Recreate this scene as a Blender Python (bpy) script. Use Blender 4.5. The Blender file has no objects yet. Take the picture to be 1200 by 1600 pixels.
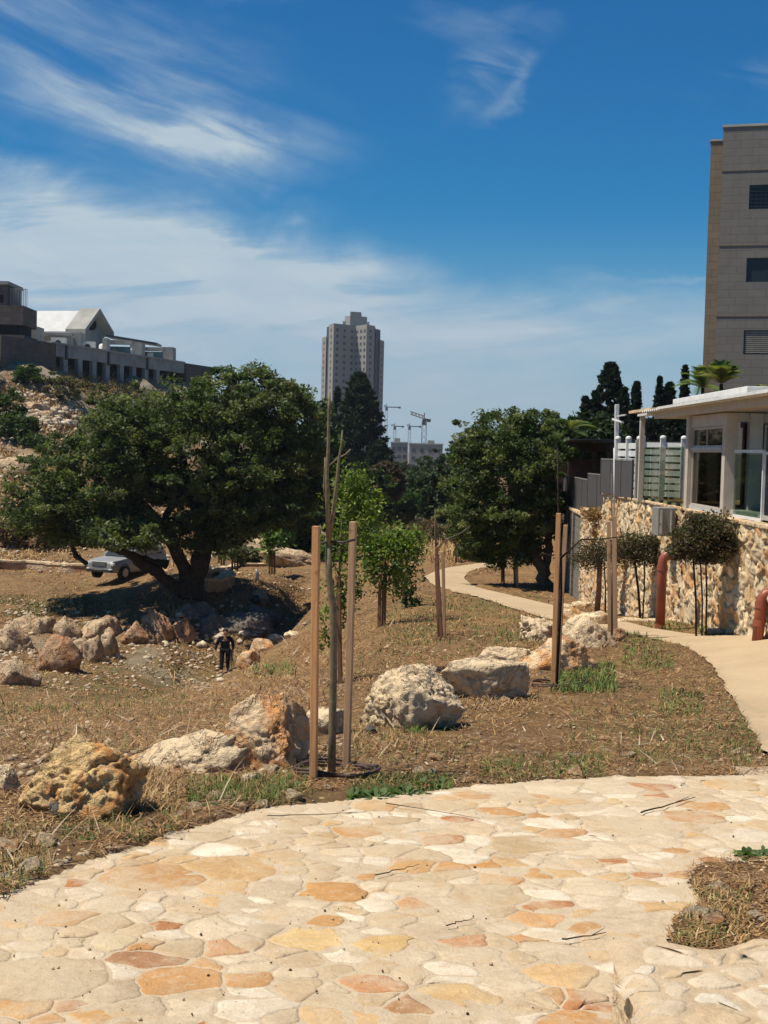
import bpy, bmesh, math, random
import numpy as np
from math import sin, cos, tan, radians as rad, pi, sqrt, exp, log
from mathutils import Vector, Matrix
S = bpy.context.scene
C = S.collection
RNG = np.random.default_rng(7)
random.seed(7)

# ---------------------------------------------------------------- camera
FPX = 2000.0; HOR = 705.0; ROLL = rad(1.45)
PITCH = math.atan((800-HOR)/FPX)
Fv = Vector((0, cos(PITCH), -sin(PITCH)))
U0 = Vector((0, sin(PITCH), cos(PITCH)))
X0 = Vector((1, 0, 0))
Rv = X0*cos(ROLL)+U0*sin(ROLL)
Uv = -X0*sin(ROLL)+U0*cos(ROLL)
cam = bpy.data.cameras.new('camera'); camo = bpy.data.objects.new('camera', cam)
C.objects.link(camo); S.camera = camo
camo.matrix_world = Matrix(((Rv.x, Uv.x, -Fv.x, 0), (Rv.y, Uv.y, -Fv.y, 0), (Rv.z, Uv.z, -Fv.z, 0), (0, 0, 0, 1)))
cam.sensor_fit = 'VERTICAL'; cam.sensor_height = 24.0; cam.lens = 24.0*FPX/1600
cam.clip_start = 0.05; cam.clip_end = 20000
S.render.resolution_x = 768; S.render.resolution_y = 1024

# ---------------------------------------------------------------- sky, sun, exposure
SUN_EL = rad(64); SUN_AZ = math.atan2(-0.97, -0.16)       # azimuth from +Y towards +X
sun_dir = Vector((sin(SUN_AZ)*cos(SUN_EL), cos(SUN_AZ)*cos(SUN_EL), sin(SUN_EL)))
sl = bpy.data.lights.new('sun', 'SUN'); sl.energy = 5.0; sl.angle = rad(0.5); sl.color = (1.0, 0.92, 0.78)
so = bpy.data.objects.new('sun', sl); C.objects.link(so)
so.rotation_euler = sun_dir.to_track_quat('Z', 'Y').to_euler()
S.view_settings.view_transform = 'Standard'; S.view_settings.look = 'None'
HAZE_D = 0.00013
S.view_settings.gamma = 1; S.view_settings.exposure = 0.34; S.view_settings.use_curve_mapping = False

class NT:
    def __init__(s, nt): s.nt = nt; s.N = nt.nodes; s.L = nt.links
    def node(s, t, **kw):
        n = s.N.new(t)
        for k, v in kw.items():
            if k.startswith('i_'):
                s.put(n.inputs[k[2:].replace('_', ' ')], v)
            else: setattr(n, k, v)
        return n
    def put(s, inp, v):
        if isinstance(v, bpy.types.NodeSocket): s.L.new(v, inp)
        elif isinstance(v, (tuple, list)) and len(v) == 3 and inp.type == 'RGBA': inp.default_value = (*v, 1)
        else: inp.default_value = v
    def m(s, op, a, b=0.0, c=0.0, clamp=False):
        n = s.N.new('ShaderNodeMath'); n.operation = op; n.use_clamp = clamp
        s.put(n.inputs[0], a); s.put(n.inputs[1], b); s.put(n.inputs[2], c)
        return n.outputs[0]
    def mix(s, f, a, b, mode='MIX'):
        n = s.N.new('ShaderNodeMix'); n.data_type = 'RGBA'; n.blend_type = mode
        s.put(n.inputs[0], f); s.put(n.inputs[6], a); s.put(n.inputs[7], b)
        return n.outputs[2]
    def noise(s, vec, scale, detail=4, rough=.55, dist=0.0, out=0):
        n = s.N.new('ShaderNodeTexNoise'); n.inputs['Scale'].default_value = scale
        n.inputs['Detail'].default_value = detail; n.inputs['Roughness'].default_value = rough
        n.inputs['Distortion'].default_value = dist
        if vec is not None: s.L.new(vec, n.inputs['Vector'])
        return n.outputs[out]
    def ramp(s, v, a, b, lo=0.0, hi=1.0):
        n = s.N.new('ShaderNodeMapRange'); n.interpolation_type = 'SMOOTHSTEP'
        s.put(n.inputs[0], v)
        for i, x in enumerate((a, b, lo, hi)): s.put(n.inputs[1+i], x)
        return n.outputs[0]

W = bpy.data.worlds.new('World'); S.world = W; W.use_nodes = True
w = NT(W.node_tree); w.N.clear()
wo = w.node('ShaderNodeOutputWorld'); bg = w.node('ShaderNodeBackground', i_Strength=0.061)
w.L.new(bg.outputs[0], wo.inputs[0])
sky = w.node('ShaderNodeTexSky', sky_type='NISHITA', sun_disc=False, sun_elevation=SUN_EL, sun_rotation=SUN_AZ)
sky.altitude = 250; sky.air_density = 1.0; sky.dust_density = 0.4; sky.ozone_density = 3.0
tc = w.node('ShaderNodeTexCoord'); sp = w.node('ShaderNodeSeparateXYZ'); w.L.new(tc.outputs['Generated'], sp.inputs[0])
X, Y, Z = sp.outputs
az = w.m('ARCTAN2', X, Y); el = w.m('ARCSINE', Z)
# angle space in units of 1/2000 rad, so that cloud banks can be given in familiar sizes
A = w.m('MULTIPLY', az, 2000.0); E = w.m('MULTIPLY', el, 2000.0)
def skyvec(ang, sx, sy):
    ca, sa = cos(rad(ang)), sin(rad(ang))
    u = w.m('ADD', w.m('MULTIPLY', A, ca), w.m('MULTIPLY', E, sa))
    v = w.m('SUBTRACT', w.m('MULTIPLY', E, ca), w.m('MULTIPLY', A, sa))
    cb = w.node('ShaderNodeCombineXYZ'); w.L.new(w.m('DIVIDE', u, sx), cb.inputs[0]); w.L.new(w.m('DIVIDE', v, sy), cb.inputs[1])
    return cb.outputs[0]
warp = w.noise(skyvec(0, 260, 170), 1.0, 6, .6, .4, 1)
wsep = w.node('ShaderNodeSeparateXYZ'); w.L.new(warp, wsep.inputs[0])
WA = w.m('ADD', A, w.m('MULTIPLY', w.m('SUBTRACT', wsep.outputs[0], .5), 230.0))
WE = w.m('ADD', E, w.m('MULTIPLY', w.m('SUBTRACT', wsep.outputs[1], .5), 150.0))
def blob(px, py, rx, ry, ang, power=1.0, soft=1.0, uphalf=None):
    cx = px-600; cy = HOR-py+ (px-600)*tan(ROLL)
    ca, sa = cos(rad(ang)), sin(rad(ang))
    dx = w.m('SUBTRACT', WA, cx); dy = w.m('SUBTRACT', WE, cy)
    u = w.m('DIVIDE', w.m('ADD', w.m('MULTIPLY', dx, ca), w.m('MULTIPLY', dy, sa)), rx)
    v = w.m('DIVIDE', w.m('SUBTRACT', w.m('MULTIPLY', dy, ca), w.m('MULTIPLY', dx, sa)), ry)
    r = w.m('SQRT', w.m('ADD', w.m('MULTIPLY', u, u), w.m('MULTIPLY', v, v)))
    return w.m('MULTIPLY', w.ramp(r, 1.0, 1.0-soft), power)
streak1 = w.noise(skyvec(-14, 380, 60), 1.0, 7, .56, .6)
streak2 = w.noise(skyvec(6, 420, 60), 1.0, 7, .6, .3)
fine = w.noise(skyvec(-16, 190, 44), 1.0, 5, .55, .9)
tot = None
def add(v):
    global tot
    tot = v if tot is None else w.m('ADD', tot, v)
s1 = w.ramp(streak1, .36, .68); s2 = w.ramp(streak2, .30, .62, .35, 1.0); s3 = w.ramp(fine, .34, .7)
add(w.m('MULTIPLY', blob(170, 150, 470, 170, -14, .72, 1.0), w.m('MULTIPLY', w.ramp(streak1, .28, .7), w.ramp(fine, .2, .75, .25, 1.0))))
add(w.m('MULTIPLY', blob(260, 210, 330, 90, -12, .4, 1.0), w.ramp(streak1, .3, .6, .3, 1.0)))
add(w.m('MULTIPLY', blob(320, 225, 150, 50, -2, .7, .95), w.ramp(fine, .22, .6)))
add(w.m('MULTIPLY', blob(100, 420, 690, 165, -5, 1.25, .8), s2))
add(w.m('MULTIPLY', blob(420, 425, 330, 80, -3, 1.0, .9), s2))
add(w.m('MULTIPLY', blob(60, 330, 260, 60, -16, .6, 1.0), s2))
add(w.m('MULTIPLY', blob(745, 130, 120, 60, 40, .26, 1.0), s3))
add(w.m('MULTIPLY', blob(775, 155, 80, 24, 45, .26, 1.0), w.ramp(fine, .25, .6)))
add(w.m('MULTIPLY', blob(700, 90, 170, 40, -22, .22, 1.0), s1))
add(w.m('MULTIPLY', blob(1150, 165, 120, 50, 0, .2, 1.0), s3))
add(w.m('MULTIPLY', blob(1000, 442, 230, 11, 4, .34, 1.0), s2))
add(w.m('MULTIPLY', blob(430, 10, 240, 40, 0, .3, 1.0), s1))
add(w.m('MULTIPLY', blob(820, 520, 560, 110, 2, .75, 1.0), s2))
add(w.m('MULTIPLY', blob(500, 620, 1400, 200, 0, .65, 1.0), w.ramp(streak2, .2, .7, .6, 1.0)))
add(w.m('MULTIPLY', blob(-1400, 300, 900, 300, 8, .7, 1.0), s2))
add(w.m('MULTIPLY', blob(2400, 250, 900, 260, -8, .6, 1.0), s2))
cl = w.m('MULTIPLY', w.m('MINIMUM', tot, 0.98), w.m('MULTIPLY', w.ramp(streak2, .25, .7, .78, 1.0), w.ramp(fine, .3, .7, .84, 1.0)))
hs = w.node('ShaderNodeHueSaturation'); hs.inputs['Saturation'].default_value = 1.35; hs.inputs['Value'].default_value = 1.0
hs.inputs['Hue'].default_value = .497
w.L.new(sky.outputs[0], hs.inputs['Color'])
hzf = w.ramp(el, -.02, .20, .8, 0.0)
base = w.mix(hzf, w.mix(1.0, hs.outputs[0], (.06, .88, 1.14), 'MULTIPLY'), (4.8, 6.0, 7.3))
lowc = w.ramp(el, 0.03, .2, 0, 1)
ccol = w.mix(lowc, (6.1, 7.0, 8.3), (7.4, 8.6, 9.0))
skc = w.mix(cl, base, ccol)
w.L.new(skc, bg.inputs['Color'])

# ---------------------------------------------------------------- helpers
def P(px, py, D):
    d = Fv + Rv*((px-600)/FPX) + Uv*((800-py)/FPX)
    return d*(D/d.y)
def tag(o, label=None, cat=None, group=None, kind=None):
    if label: o['label'] = label
    if cat: o['category'] = cat
    if group: o['group'] = group
    if kind: o['kind'] = kind
    return o
def empty(name, loc, label, cat, group=None, rz=0):
    o = bpy.data.objects.new(name, None); C.objects.link(o)
    o.location = loc; o.rotation_euler = (0, 0, rz); o.empty_display_size = .2
    return tag(o, label, cat, group)
def link(name, me, mat, parent=None):
    o = bpy.data.objects.new(name, me); C.objects.link(o)
    for m_ in (mat if isinstance(mat, (list, tuple)) else [mat]): me.materials.append(m_)
    if parent: o.parent = parent
    return o
def np_mesh(name, V, F, mat, parent=None, smooth=False, col=None, mi=None):
    """V (n,3) array, F (m,k) array of same sized faces"""
    me = bpy.data.meshes.new(name)
    V = np.asarray(V, dtype=np.float32); F = np.asarray(F, dtype=np.int32)
    me.vertices.add(len(V)); me.vertices.foreach_set('co', V.ravel())
    k = F.shape[1]
    me.loops.add(F.size); me.loops.foreach_set('vertex_index', F.ravel())
    me.polygons.add(len(F)); me.polygons.foreach_set('loop_start', np.arange(0, F.size, k, dtype=np.int32))
    me.polygons.foreach_set('loop_total', np.full(len(F), k, dtype=np.int32))
    if smooth: me.polygons.foreach_set('use_smooth', np.ones(len(F), dtype=bool))
    if mi is not None: me.polygons.foreach_set('material_index', np.asarray(mi, dtype=np.int32))
    me.update(calc_edges=True)
    if col is not None:
        a = me.color_attributes.new('tint', 'FLOAT_COLOR', 'POINT')
        c = np.ones((len(V), 4), dtype=np.float32); c[:, :3] = col
        a.data.foreach_set('color', c.ravel())
    return link(name, me, mat, parent)
class MB:
    def __init__(s): s.v = []; s.f = []; s.mi = []; s.cur = 0
    def add(s, V, F):
        n = len(s.v); s.v += [tuple(v) for v in V]; s.f += [tuple(i+n for i in f) for f in F]; s.mi += [s.cur]*len(F); return s
    def box(s, x0, x1, y0, y1, z0, z1, M=None):
        V = [Vector(p) for p in ((x0, y0, z0), (x1, y0, z0), (x1, y1, z0), (x0, y1, z0), (x0, y0, z1), (x1, y0, z1), (x1, y1, z1), (x0, y1, z1))]
        if M is not None: V = [M @ v for v in V]
        return s.add(V, [(0, 3, 2, 1), (4, 5, 6, 7), (0, 1, 5, 4), (1, 2, 6, 5), (2, 3, 7, 6), (3, 0, 4, 7)])
    def tube(s, pts, rads, n=8, cap=True):
        pts = [Vector(p) for p in pts]; V = []; F = []
        if not hasattr(rads, '__len__'): rads = [rads]*len(pts)
        ref = Vector((0.13, 0.97, 0.2)); 
        for i, p in enumerate(pts):
            t = (pts[min(i+1, len(pts)-1)]-pts[max(i-1, 0)]).normalized()
            a = t.cross(ref)
            if a.length < .1: a = t.cross(Vector((1, 0, 0)))
            a.normalize(); b = t.cross(a)
            for k in range(n):
                th = 2*pi*k/n; V.append(p+(a*cos(th)+b*sin(th))*rads[i])
        for i in range(len(pts)-1):
            for k in range(n):
                k2 = (k+1) % n; F.append((i*n+k, i*n+k2, (i+1)*n+k2, (i+1)*n+k))
        if cap: F.append(tuple(range(n))[::-1]); F.append(tuple((len(pts)-1)*n+k for k in range(n)))
        return s.add(V, F)
    def bar(s, a, b, wx, wy, up=Vector((0, 1, 0))):
        a = Vector(a); b = Vector(b); t = (b-a).normalized(); u = t.cross(up).normalized(); v = u.cross(t)
        V = [p+u*sx*wx/2+v*sy*wy/2 for p in (a, b) for sx, sy in ((-1, -1), (1, -1), (1, 1), (-1, 1))]
        return s.add(V, [(3, 2, 1, 0), (4, 5, 6, 7), (0, 1, 5, 4), (1, 2, 6, 5), (2, 3, 7, 6), (3, 0, 4, 7)])
    def prism(s, poly, z0, z1):
        n = len(poly); V = [(x, y, z0) for x, y in poly]+[(x, y, z1) for x, y in poly]
        F = [tuple(range(n))[::-1], tuple(range(n, 2*n))]+[(i, (i+1) % n, n+(i+1) % n, n+i) for i in range(n)]
        return s.add(V, F)
    def quad(s, a, b, c, d): return s.add([a, b, c, d], [(0, 1, 2, 3)])
    def build(s, name, mat, parent=None, smooth=False, bevel=0):
        me = bpy.data.meshes.new(name); me.from_pydata(s.v, [], s.f)
        bm = bmesh.new(); bm.from_mesh(me); bmesh.ops.recalc_face_normals(bm, faces=bm.faces); bm.to_mesh(me); bm.free()
        if any(s.mi): me.polygons.foreach_set('material_index', s.mi)
        if smooth: me.shade_smooth()
        o = link(name, me, mat, parent)
        if bevel:
            b = o.modifiers.new('bevel', 'BEVEL'); b.width = bevel; b.segments = 2; b.limit_method = 'ANGLE'
        return o

# vectorised noise
def _h(ix, iy, iz, seed):
    with np.errstate(over='ignore'):
        h = (ix.astype(np.int64)*374761393 + iy.astype(np.int64)*668265263 + iz.astype(np.int64)*2147483647 + seed*974634777) & 0xffffffff
        h = ((h ^ (h >> 13))*1274126177) & 0xffffffff
        h = h ^ (h >> 16)
    return (h & 0xffff)/65535.0
def vnoise(p, seed=0):
    i = np.floor(p).astype(np.int64); f = p-i; f = f*f*(3-2*f)
    r = 0
    for dx in (0, 1):
        for dy in (0, 1):
            for dz in (0, 1):
                wgt = (f[:, 0] if dx else 1-f[:, 0])*(f[:, 1] if dy else 1-f[:, 1])*(f[:, 2] if dz else 1-f[:, 2])
                r = r + wgt*_h(i[:, 0]+dx, i[:, 1]+dy, i[:, 2]+dz, seed)
    return r*2-1
def fbm(p, oct=4, seed=0, lac=2.03, gain=.5):
    r = 0; a = 1.0; t = 0
    for o in range(oct):
        r = r+a*vnoise(p*(lac**o)+o*17.3, seed+o); t += a; a *= gain
    return r/t
def worley(u, v, seed=0):
    """2D jittered-grid cells: F1, F2, cell hash"""
    iu = np.floor(u).astype(np.int64); iv = np.floor(v).astype(np.int64)
    F1 = np.full(u.shape, 9.0); F2 = np.full(u.shape, 9.0); ID = np.zeros(u.shape); OU = np.zeros(u.shape); OV = np.zeros(u.shape)
    for a in (-1, 0, 1):
        for b in (-1, 0, 1):
            cu = iu+a; cv = iv+b; z = np.zeros_like(cu)
            x = cu+.1+.8*_h(cu, cv, z, seed); y = cv+.1+.8*_h(cu, cv, z, seed+5); h = _h(cu, cv, z, seed+9)
            d = np.sqrt((x-u)**2+(y-v)**2)
            near = d < F1
            F2 = np.where(near, F1, np.minimum(F2, d)); ID = np.where(near, h, ID); F1 = np.where(near, d, F1); OU = np.where(near, u-x, OU); OV = np.where(near, v-y, OV)
    return F1, F2, ID, OU, OV
def inpoly(x, y, poly):
    r = np.zeros(np.shape(x), dtype=bool); n = len(poly)
    for i in range(n):
        x0, y0 = poly[i]; x1, y1 = poly[(i+1) % n]
        if y0 == y1: continue
        c = ((y0 > y) != (y1 > y)) & (x < (x1-x0)*(y-y0)/(y1-y0)+x0)
        r ^= c
    return r

# ---------------------------------------------------------------- terrain height from surveyed points
CP = []
def plane(py, px=600):
    h = HOR+(px-600)*tan(ROLL); return 1.65/((py-h)/FPX-.07)
for py in (1600, 1480, 1380, 1300, 1230):
    for px in (-500, -100, 150, 400, 650, 900, 1150, 1400, 1700): CP.append((px, py, plane(py, px)))
for px, py in ((150, 1205), (450, 1180), (600, 1150), (800, 1150), (1000, 1150), (1180, 1150), (1500, 1150), (680, 1100), (900, 1100), (1080, 1100), (1200, 1100), (720, 1062), (1600, 1080)):
    CP.append((px, py, plane(py, px)))
CP += [(0, 1150, 13), (200, 1150, 12.3), (380, 1140, 12), (0, 1100, 24), (200, 1100, 22), (340, 1100, 18), (-400, 1100, 26), (0, 1065, 44), (100, 1057, 47), (200, 1052, 50), (350, 1048, 54), (-400, 1050, 50),
 (460, 1100, 15.5), (450, 1050, 24), (400, 1028, 37), (440, 1003, 42), (480, 987, 43), (520, 1005, 31), (530, 1066, 16.5), (420, 988, 60), (460, 965, 64),
 (600, 1062, 16), (880, 1060, 16), (960, 1030, 18.3), (1100, 1040, 17.2), (690, 998, 22), (850, 1000, 21), (960, 997, 21), (1060, 1000, 20.8), (1200, 1000, 19.2), (1400, 1000, 18.5), (600, 980, 26), (720, 945, 32), (820, 960, 27.5), (960, 966, 28), (1050, 974, 25), (1130, 984, 22.2), (1200, 991, 20.1), (900, 940, 37), (860, 925, 42), (855, 915, 44), (800, 930, 36), (760, 905, 50), (700, 923, 38), (662, 902, 46), (740, 915, 43), (697, 888, 57), (767, 878, 64), (560, 950, 34), (560, 905, 54), (500, 935, 50), (620, 905, 52), (800, 890, 58), (850, 895, 52), (880, 880, 55), (1000, 900, 60), (1300, 950, 40),
 (300, 930, 60), (200, 914, 64), (135, 914, 66), (60, 895, 72), (0, 895, 72), (-300, 905, 70), (0, 930, 63), (100, 940, 60.5), (200, 960, 58), (300, 975, 57.5), (0, 1000, 54.5), (100, 1000, 55), (200, 1005, 55), (300, 1020, 55.5), (400, 940, 61), (380, 978, 58), (440, 925, 64), (470, 905, 68),
 (350, 892, 72), (430, 895, 73), (400, 862, 84), (460, 880, 80), (330, 855, 84), (0, 862, 78), (0, 800, 84), (0, 740, 91), (0, 680, 98), (0, 620, 106), (0, 556, 114), (100, 825, 83), (100, 740, 93), (100, 645, 107), (60, 574, 117), (130, 604, 119), (200, 614, 126), (230, 700, 112), (230, 800, 94), (350, 780, 104), (330, 622, 146), (400, 800, 104), (450, 850, 94), (-300, 500, 110), (-300, 700, 89), (-300, 840, 77), (-800, 600, 80), (-800, 950, 60), (-800, 1200, 12),
 (520, 865, 90), (560, 855, 100), (620, 855, 105), (640, 800, 160), (700, 862, 90), (760, 855, 100), (820, 865, 75), (550, 800, 170), (500, 790, 170), (600, 760, 260), (500, 742, 420), (700, 752, 320), (900, 800, 130), (1000, 790, 180), (600, 730, 1000), (300, 722, 900), (900, 738, 900), (600, 714, 3500), (0, 700, 3500), (1200, 729, 3500), (-600, 685, 3500), (1800, 745, 3500), (1500, 750, 600), (1500, 800, 150), (100, 692, 600), (-600, 670, 600), (100, 600, 200), (-400, 540, 200), (250, 640, 210), (1800, 900, 40), (1800, 760, 200)]
_pts = np.array([list(P(*c)) for c in CP])
def _uv(x, y): 
    Yp = np.maximum(y, 2.5); return x/Yp*6.0, np.log(Yp)*1.5, Yp
_u, _v, _Y = _uv(_pts[:, 0], _pts[:, 1]); _s = _pts[:, 2]/_Y
def _k(r2): return np.where(r2 > 1e-12, .5*r2*np.log(r2+1e-12), 0)
_n = len(_u); _K = _k((_u[:, None]-_u)**2+(_v[:, None]-_v)**2)+np.eye(_n)*2e-3
_Pm = np.stack([np.ones(_n), _u, _v], 1)
_A = np.block([[_K, _Pm], [_Pm.T, np.zeros((3, 3))]])
_W = np.linalg.solve(_A, np.concatenate([_s, np.zeros(3)]))
_gu = np.linspace(-4, 4, 900); _gv = np.linspace(log(2.5)*1.5, log(6000)*1.5, 700)
def _grid():
    out = np.empty((len(_gv), len(_gu)))
    for j, b in enumerate(_gv):
        out[j] = _k((_gu[:, None]-_u)**2+(b-_v)**2) @ _W[:_n] + _W[_n]+_W[_n+1]*_gu+_W[_n+2]*b
    return out
_GR = _grid()
def H0(x, y):
    x = np.atleast_1d(np.asarray(x, float)); y = np.atleast_1d(np.asarray(y, float))
    a, b, Yp = _uv(x, y)
    fu = np.clip((a-_gu[0])/(_gu[1]-_gu[0]), 0, len(_gu)-1.001); fv = np.clip((b-_gv[0])/(_gv[1]-_gv[0]), 0, len(_gv)-1.001)
    iu = fu.astype(int); iv = fv.astype(int); fu = fu-iu; fv = fv-iv
    r = _GR[iv, iu]*(1-fu)*(1-fv)+_GR[iv, iu+1]*fu*(1-fv)+_GR[iv+1, iu]*(1-fu)*fv+_GR[iv+1, iu+1]*fu*fv
    pl = -1.65-.07*y
    t = np.clip((y-6.6)/2.4, 0, 1); t = t*t*(3-2*t)
    return r*Yp*t+pl*(1-t)
# the raised terrace of the house on the right, behind its retaining wall
TER = [(6.75, 13.5), (6.5, 20), (6.35, 25), (6.35, 34), (6.3, 37.5), (7.1, 48), (9, 56), (60, 56), (60, 13.5)]
def H(x, y):
    z = H0(x, y)
    if np.ndim(z):
        m_ = inpoly(np.asarray(x, float), np.asarray(y, float), TER)
        z = np.where(m_, np.maximum(z, np.where(np.asarray(y) > 34, -1.75, -1.12)), z)
    return z
_DL = np.exp(np.linspace(log(2.6), log(600), 2600))
def G(px, py):
    """ground point seen at a pixel"""
    d = Fv + Rv*((px-600)/FPX) + Uv*((800-py)/FPX); d = d/d.y
    xs = d.x*_DL; zs = d.z*_DL; h = H(xs, _DL)
    i = np.argmax(zs <= h)
    if zs[i] > h[i]: i = len(_DL)-1
    t = 0
    if i > 0:
        a = zs[i-1]-h[i-1]; b = zs[i]-h[i]; t = a/(a-b+1e-9)
        D = _DL[i-1]*(1-t)+_DL[i]*t
    else: D = _DL[0]
    return Vector((d.x*D, D, d.z*D))
def at(px, D):
    """ground point below pixel column at given depth"""
    d = P(px, 800, D); y = 800
    for _ in range(3):
        z = float(H(np.array([d.x]), np.array([D]))[0])
        py = HOR+(px-600)*tan(ROLL)-z/D*FPX; d = P(px, py, D)
    return Vector((d.x, D, z))
def gz(x, y): return float(H(np.array([x]), np.array([y]))[0])
# ---------------------------------------------------------------- materials
def mat(name, rough=.8, spec=.3):
    m_ = bpy.data.materials.new(name); m_.use_nodes = True
    n = NT(m_.node_tree); b = n.N['Principled BSDF']; b.inputs['Roughness'].default_value = rough
    b.inputs['Specular IOR Level'].default_value = spec
    return m_, n, b
def bump(n, b, h, strength=.5, dist=.02):
    bp = n.node('ShaderNodeBump'); bp.inputs['Strength'].default_value = strength; bp.inputs['Distance'].default_value = dist
    n.L.new(h, bp.inputs['Height']); n.L.new(bp.outputs[0], b.inputs['Normal'])
def coord(n, which='Object'): return n.node('ShaderNodeTexCoord').outputs[which]
def simple(name, c1, c2=None, scale=6, rough=.7, spec=.3, bst=.15, bdist=.01, metal=0, detail=5):
    m_, n, b = mat(name, rough, spec); c2 = c2 or tuple(x*.8 for x in c1)
    v = coord(n); f = n.ramp(n.noise(v, scale, detail, .6), .3, .7)
    n.L.new(n.mix(f, c1, c2), b.inputs['Base Color'])
    b.inputs['Metallic'].default_value = metal
    if bst: bump(n, b, n.noise(v, scale*4, 4, .6), bst, bdist)
    return m_
def tintmat(name, rough=.8, scale=8, amt=.35, bst=.4, bdist=.01, spec=.2, second=None, s2=20, transl=0):
    """base colour from the tint attribute, mottled"""
    m_, n, b = mat(name, rough, spec)
    a = n.node('ShaderNodeAttribute', attribute_name='tint'); v = coord(n)
    nz = n.noise(v, scale, 6, .65)
    dk = n.mix(1.0, a.outputs['Color'], (1-amt,)*3, 'MULTIPLY'); lt = n.mix(1.0, a.outputs['Color'], (1+amt*.6,)*3, 'MULTIPLY')
    c = n.mix(n.ramp(nz, .3, .7), dk, lt)
    if second: c = n.mix(n.ramp(n.noise(v, s2, 7, .7), .52, .68, 0, .65), c, second)
    n.L.new(c, b.inputs['Base Color'])
    if bst: bump(n, b, n.noise(v, scale*5, 6, .7), bst, bdist)
    if transl:
        t = n.node('ShaderNodeBsdfTranslucent'); mx = n.node('ShaderNodeMixShader'); mx.inputs[0].default_value = transl
        n.L.new(n.mix(1.0, c, (1.5, 1.7, .7), 'MULTIPLY'), t.inputs['Color'])
        out = n.N['Material Output']; n.L.new(b.outputs[0], mx.inputs[1]); n.L.new(t.outputs[0], mx.inputs[2]); n.L.new(mx.outputs[0], out.inputs[0])
    return m_
M = {}
M['leaf'] = tintmat('leaf', .6, 1.2, .3, 0, spec=.25, transl=.32)
M['blade'] = tintmat('blade', .75, 3, .2, 0, spec=.15)
M['bark'] = simple('bark', (.06, .045, .032), (.03, .023, .017), 5, .9, .1, .8, .04)
M['bark_pale'] = simple('bark_pale', (.17, .145, .11), (.10, .085, .065), 9, .85, .15, .6, .01)
M['bark_green'] = simple('bark_green', (.22, .17, .10), (.12, .10, .065), 25, .8, .2, .6, .004)
M['twig'] = simple('twig', (.26, .20, .14), (.16, .12, .08), 9, .8)
M['mortar'] = simple('mortar', (.42, .335, .225), (.33, .255, .165), 5, .95, .1, .7, .008)
M['stone_tint'] = tintmat('stone_tint', .88, 5, .25, .6, .012, second=(.52, .43, .30), s2=9)
M['wall_tint'] = tintmat('wall_tint', .9, 9, .3, .5, .02)
M['rubble'] = tintmat('rubble', .9, 3, .3, .5, .02)
M['black_hose'] = simple('black_hose', (.05, .03, .025), (.10, .055, .04), 20, .6, .4)
M['dark_hose'] = simple('dark_hose', (.03, .027, .025), (.05, .04, .035), 20, .6, .4)
M['white_paint'] = simple('white_paint', (.72, .71, .67), (.6, .59, .55), 4, .5, .4, .1, .003)
M['cream_paint'] = simple('cream_paint', (.52, .45, .37), (.44, .38, .31), 4, .7, .3, .15, .004)
M['grey_frame'] = simple('grey_frame', (.50, .49, .46), (.42, .41, .39), 5, .5, .4, .08, .003)
M['roof_sheet'] = simple('roof_sheet', (.62, .60, .55), (.50, .47, .41), 3, .55, .4, .1, .004)
M['grey_panel'] = simple('grey_panel', (.085, .08, .078), (.07, .066, .064), 4, .6, .3, .1, .003)
M['dark_wood'] = simple('dark_wood', (.07, .035, .025), (.045, .025, .02), 8, .8)
M['metal_dark'] = simple('metal_dark', (.04, .042, .045), (.06, .06, .065), 8, .4, .5, 0, metal=.4)
M['pipe_red'] = simple('pipe_red', (.34, .085, .045), (.20, .06, .035), 3, .45, .4, .1, .003)
M['cond_box'] = simple('cond_box', (.25, .235, .20), (.19, .18, .155), 5, .6)
M['concrete'] = simple('concrete', (.36, .35, .32), (.24, .23, .21), .6, .9, .2, .3, .02)
M['concrete_pale'] = simple('concrete_pale', (.40, .385, .345), (.29, .28, .25), .6, .85, .2, .2, .02)
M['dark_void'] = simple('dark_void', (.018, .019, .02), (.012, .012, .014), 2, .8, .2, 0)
M['white_roof'] = simple('white_roof', (.60, .60, .585), (.50, .50, .49), .8, .7, .3, .1, .01)
M['teal_glass'] = simple('teal_glass', (.06, .13, .15), (.04, .08, .1), 1, .15, .6, 0)
M['black_cloth'] = simple('black_cloth', (.012, .012, .014), (.02, .02, .022), 9, .9, .1, .2, .01)
M['skin'] = simple('skin', (.42, .24, .16), (.36, .2, .13), 9, .6)
M['hair'] = simple('hair', (.03, .022, .018), (.02, .015, .012), 30, .8)
M['red_print'] = simple('red_print', (.4, .05, .04), (.3, .04, .04), 9, .8)
M['steel'] = simple('steel', (.3, .3, .3), (.22, .22, .22), 9, .35, .5, 0, metal=.6)
M['car_paint'] = simple('car_paint', (.30, .30, .295), (.25, .25, .245), 2, .28, .5, 0)
M['car_black'] = simple('car_black', (.02, .02, .022), (.03, .03, .03), 4, .5, .4, 0)
M['tyre'] = simple('tyre', (.02, .02, .02), (.035, .032, .03), 8, .9, .2, .3, .01)
M['lamp_glass'] = simple('lamp_glass', (.7, .7, .72), (.6, .6, .62), 3, .1, .7, 0)
M['amber'] = simple('amber', (.6, .22, .03), (.5, .18, .02), 3, .2, .6, 0)
M['crane_red'] = simple('crane_red', (.36, .2, .16), (.3, .17, .14), 1, .7, .3, 0)
M['crane_white'] = simple('crane_white', (.42, .42, .42), (.35, .35, .35), 1, .7, .3, 0)
def carglass():
    m_, n, b = mat('car_glass', .22, .35); b.inputs['Base Color'].default_value = (.02, .025, .03, 1); return m_
M['car_glass'] = carglass()
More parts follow.
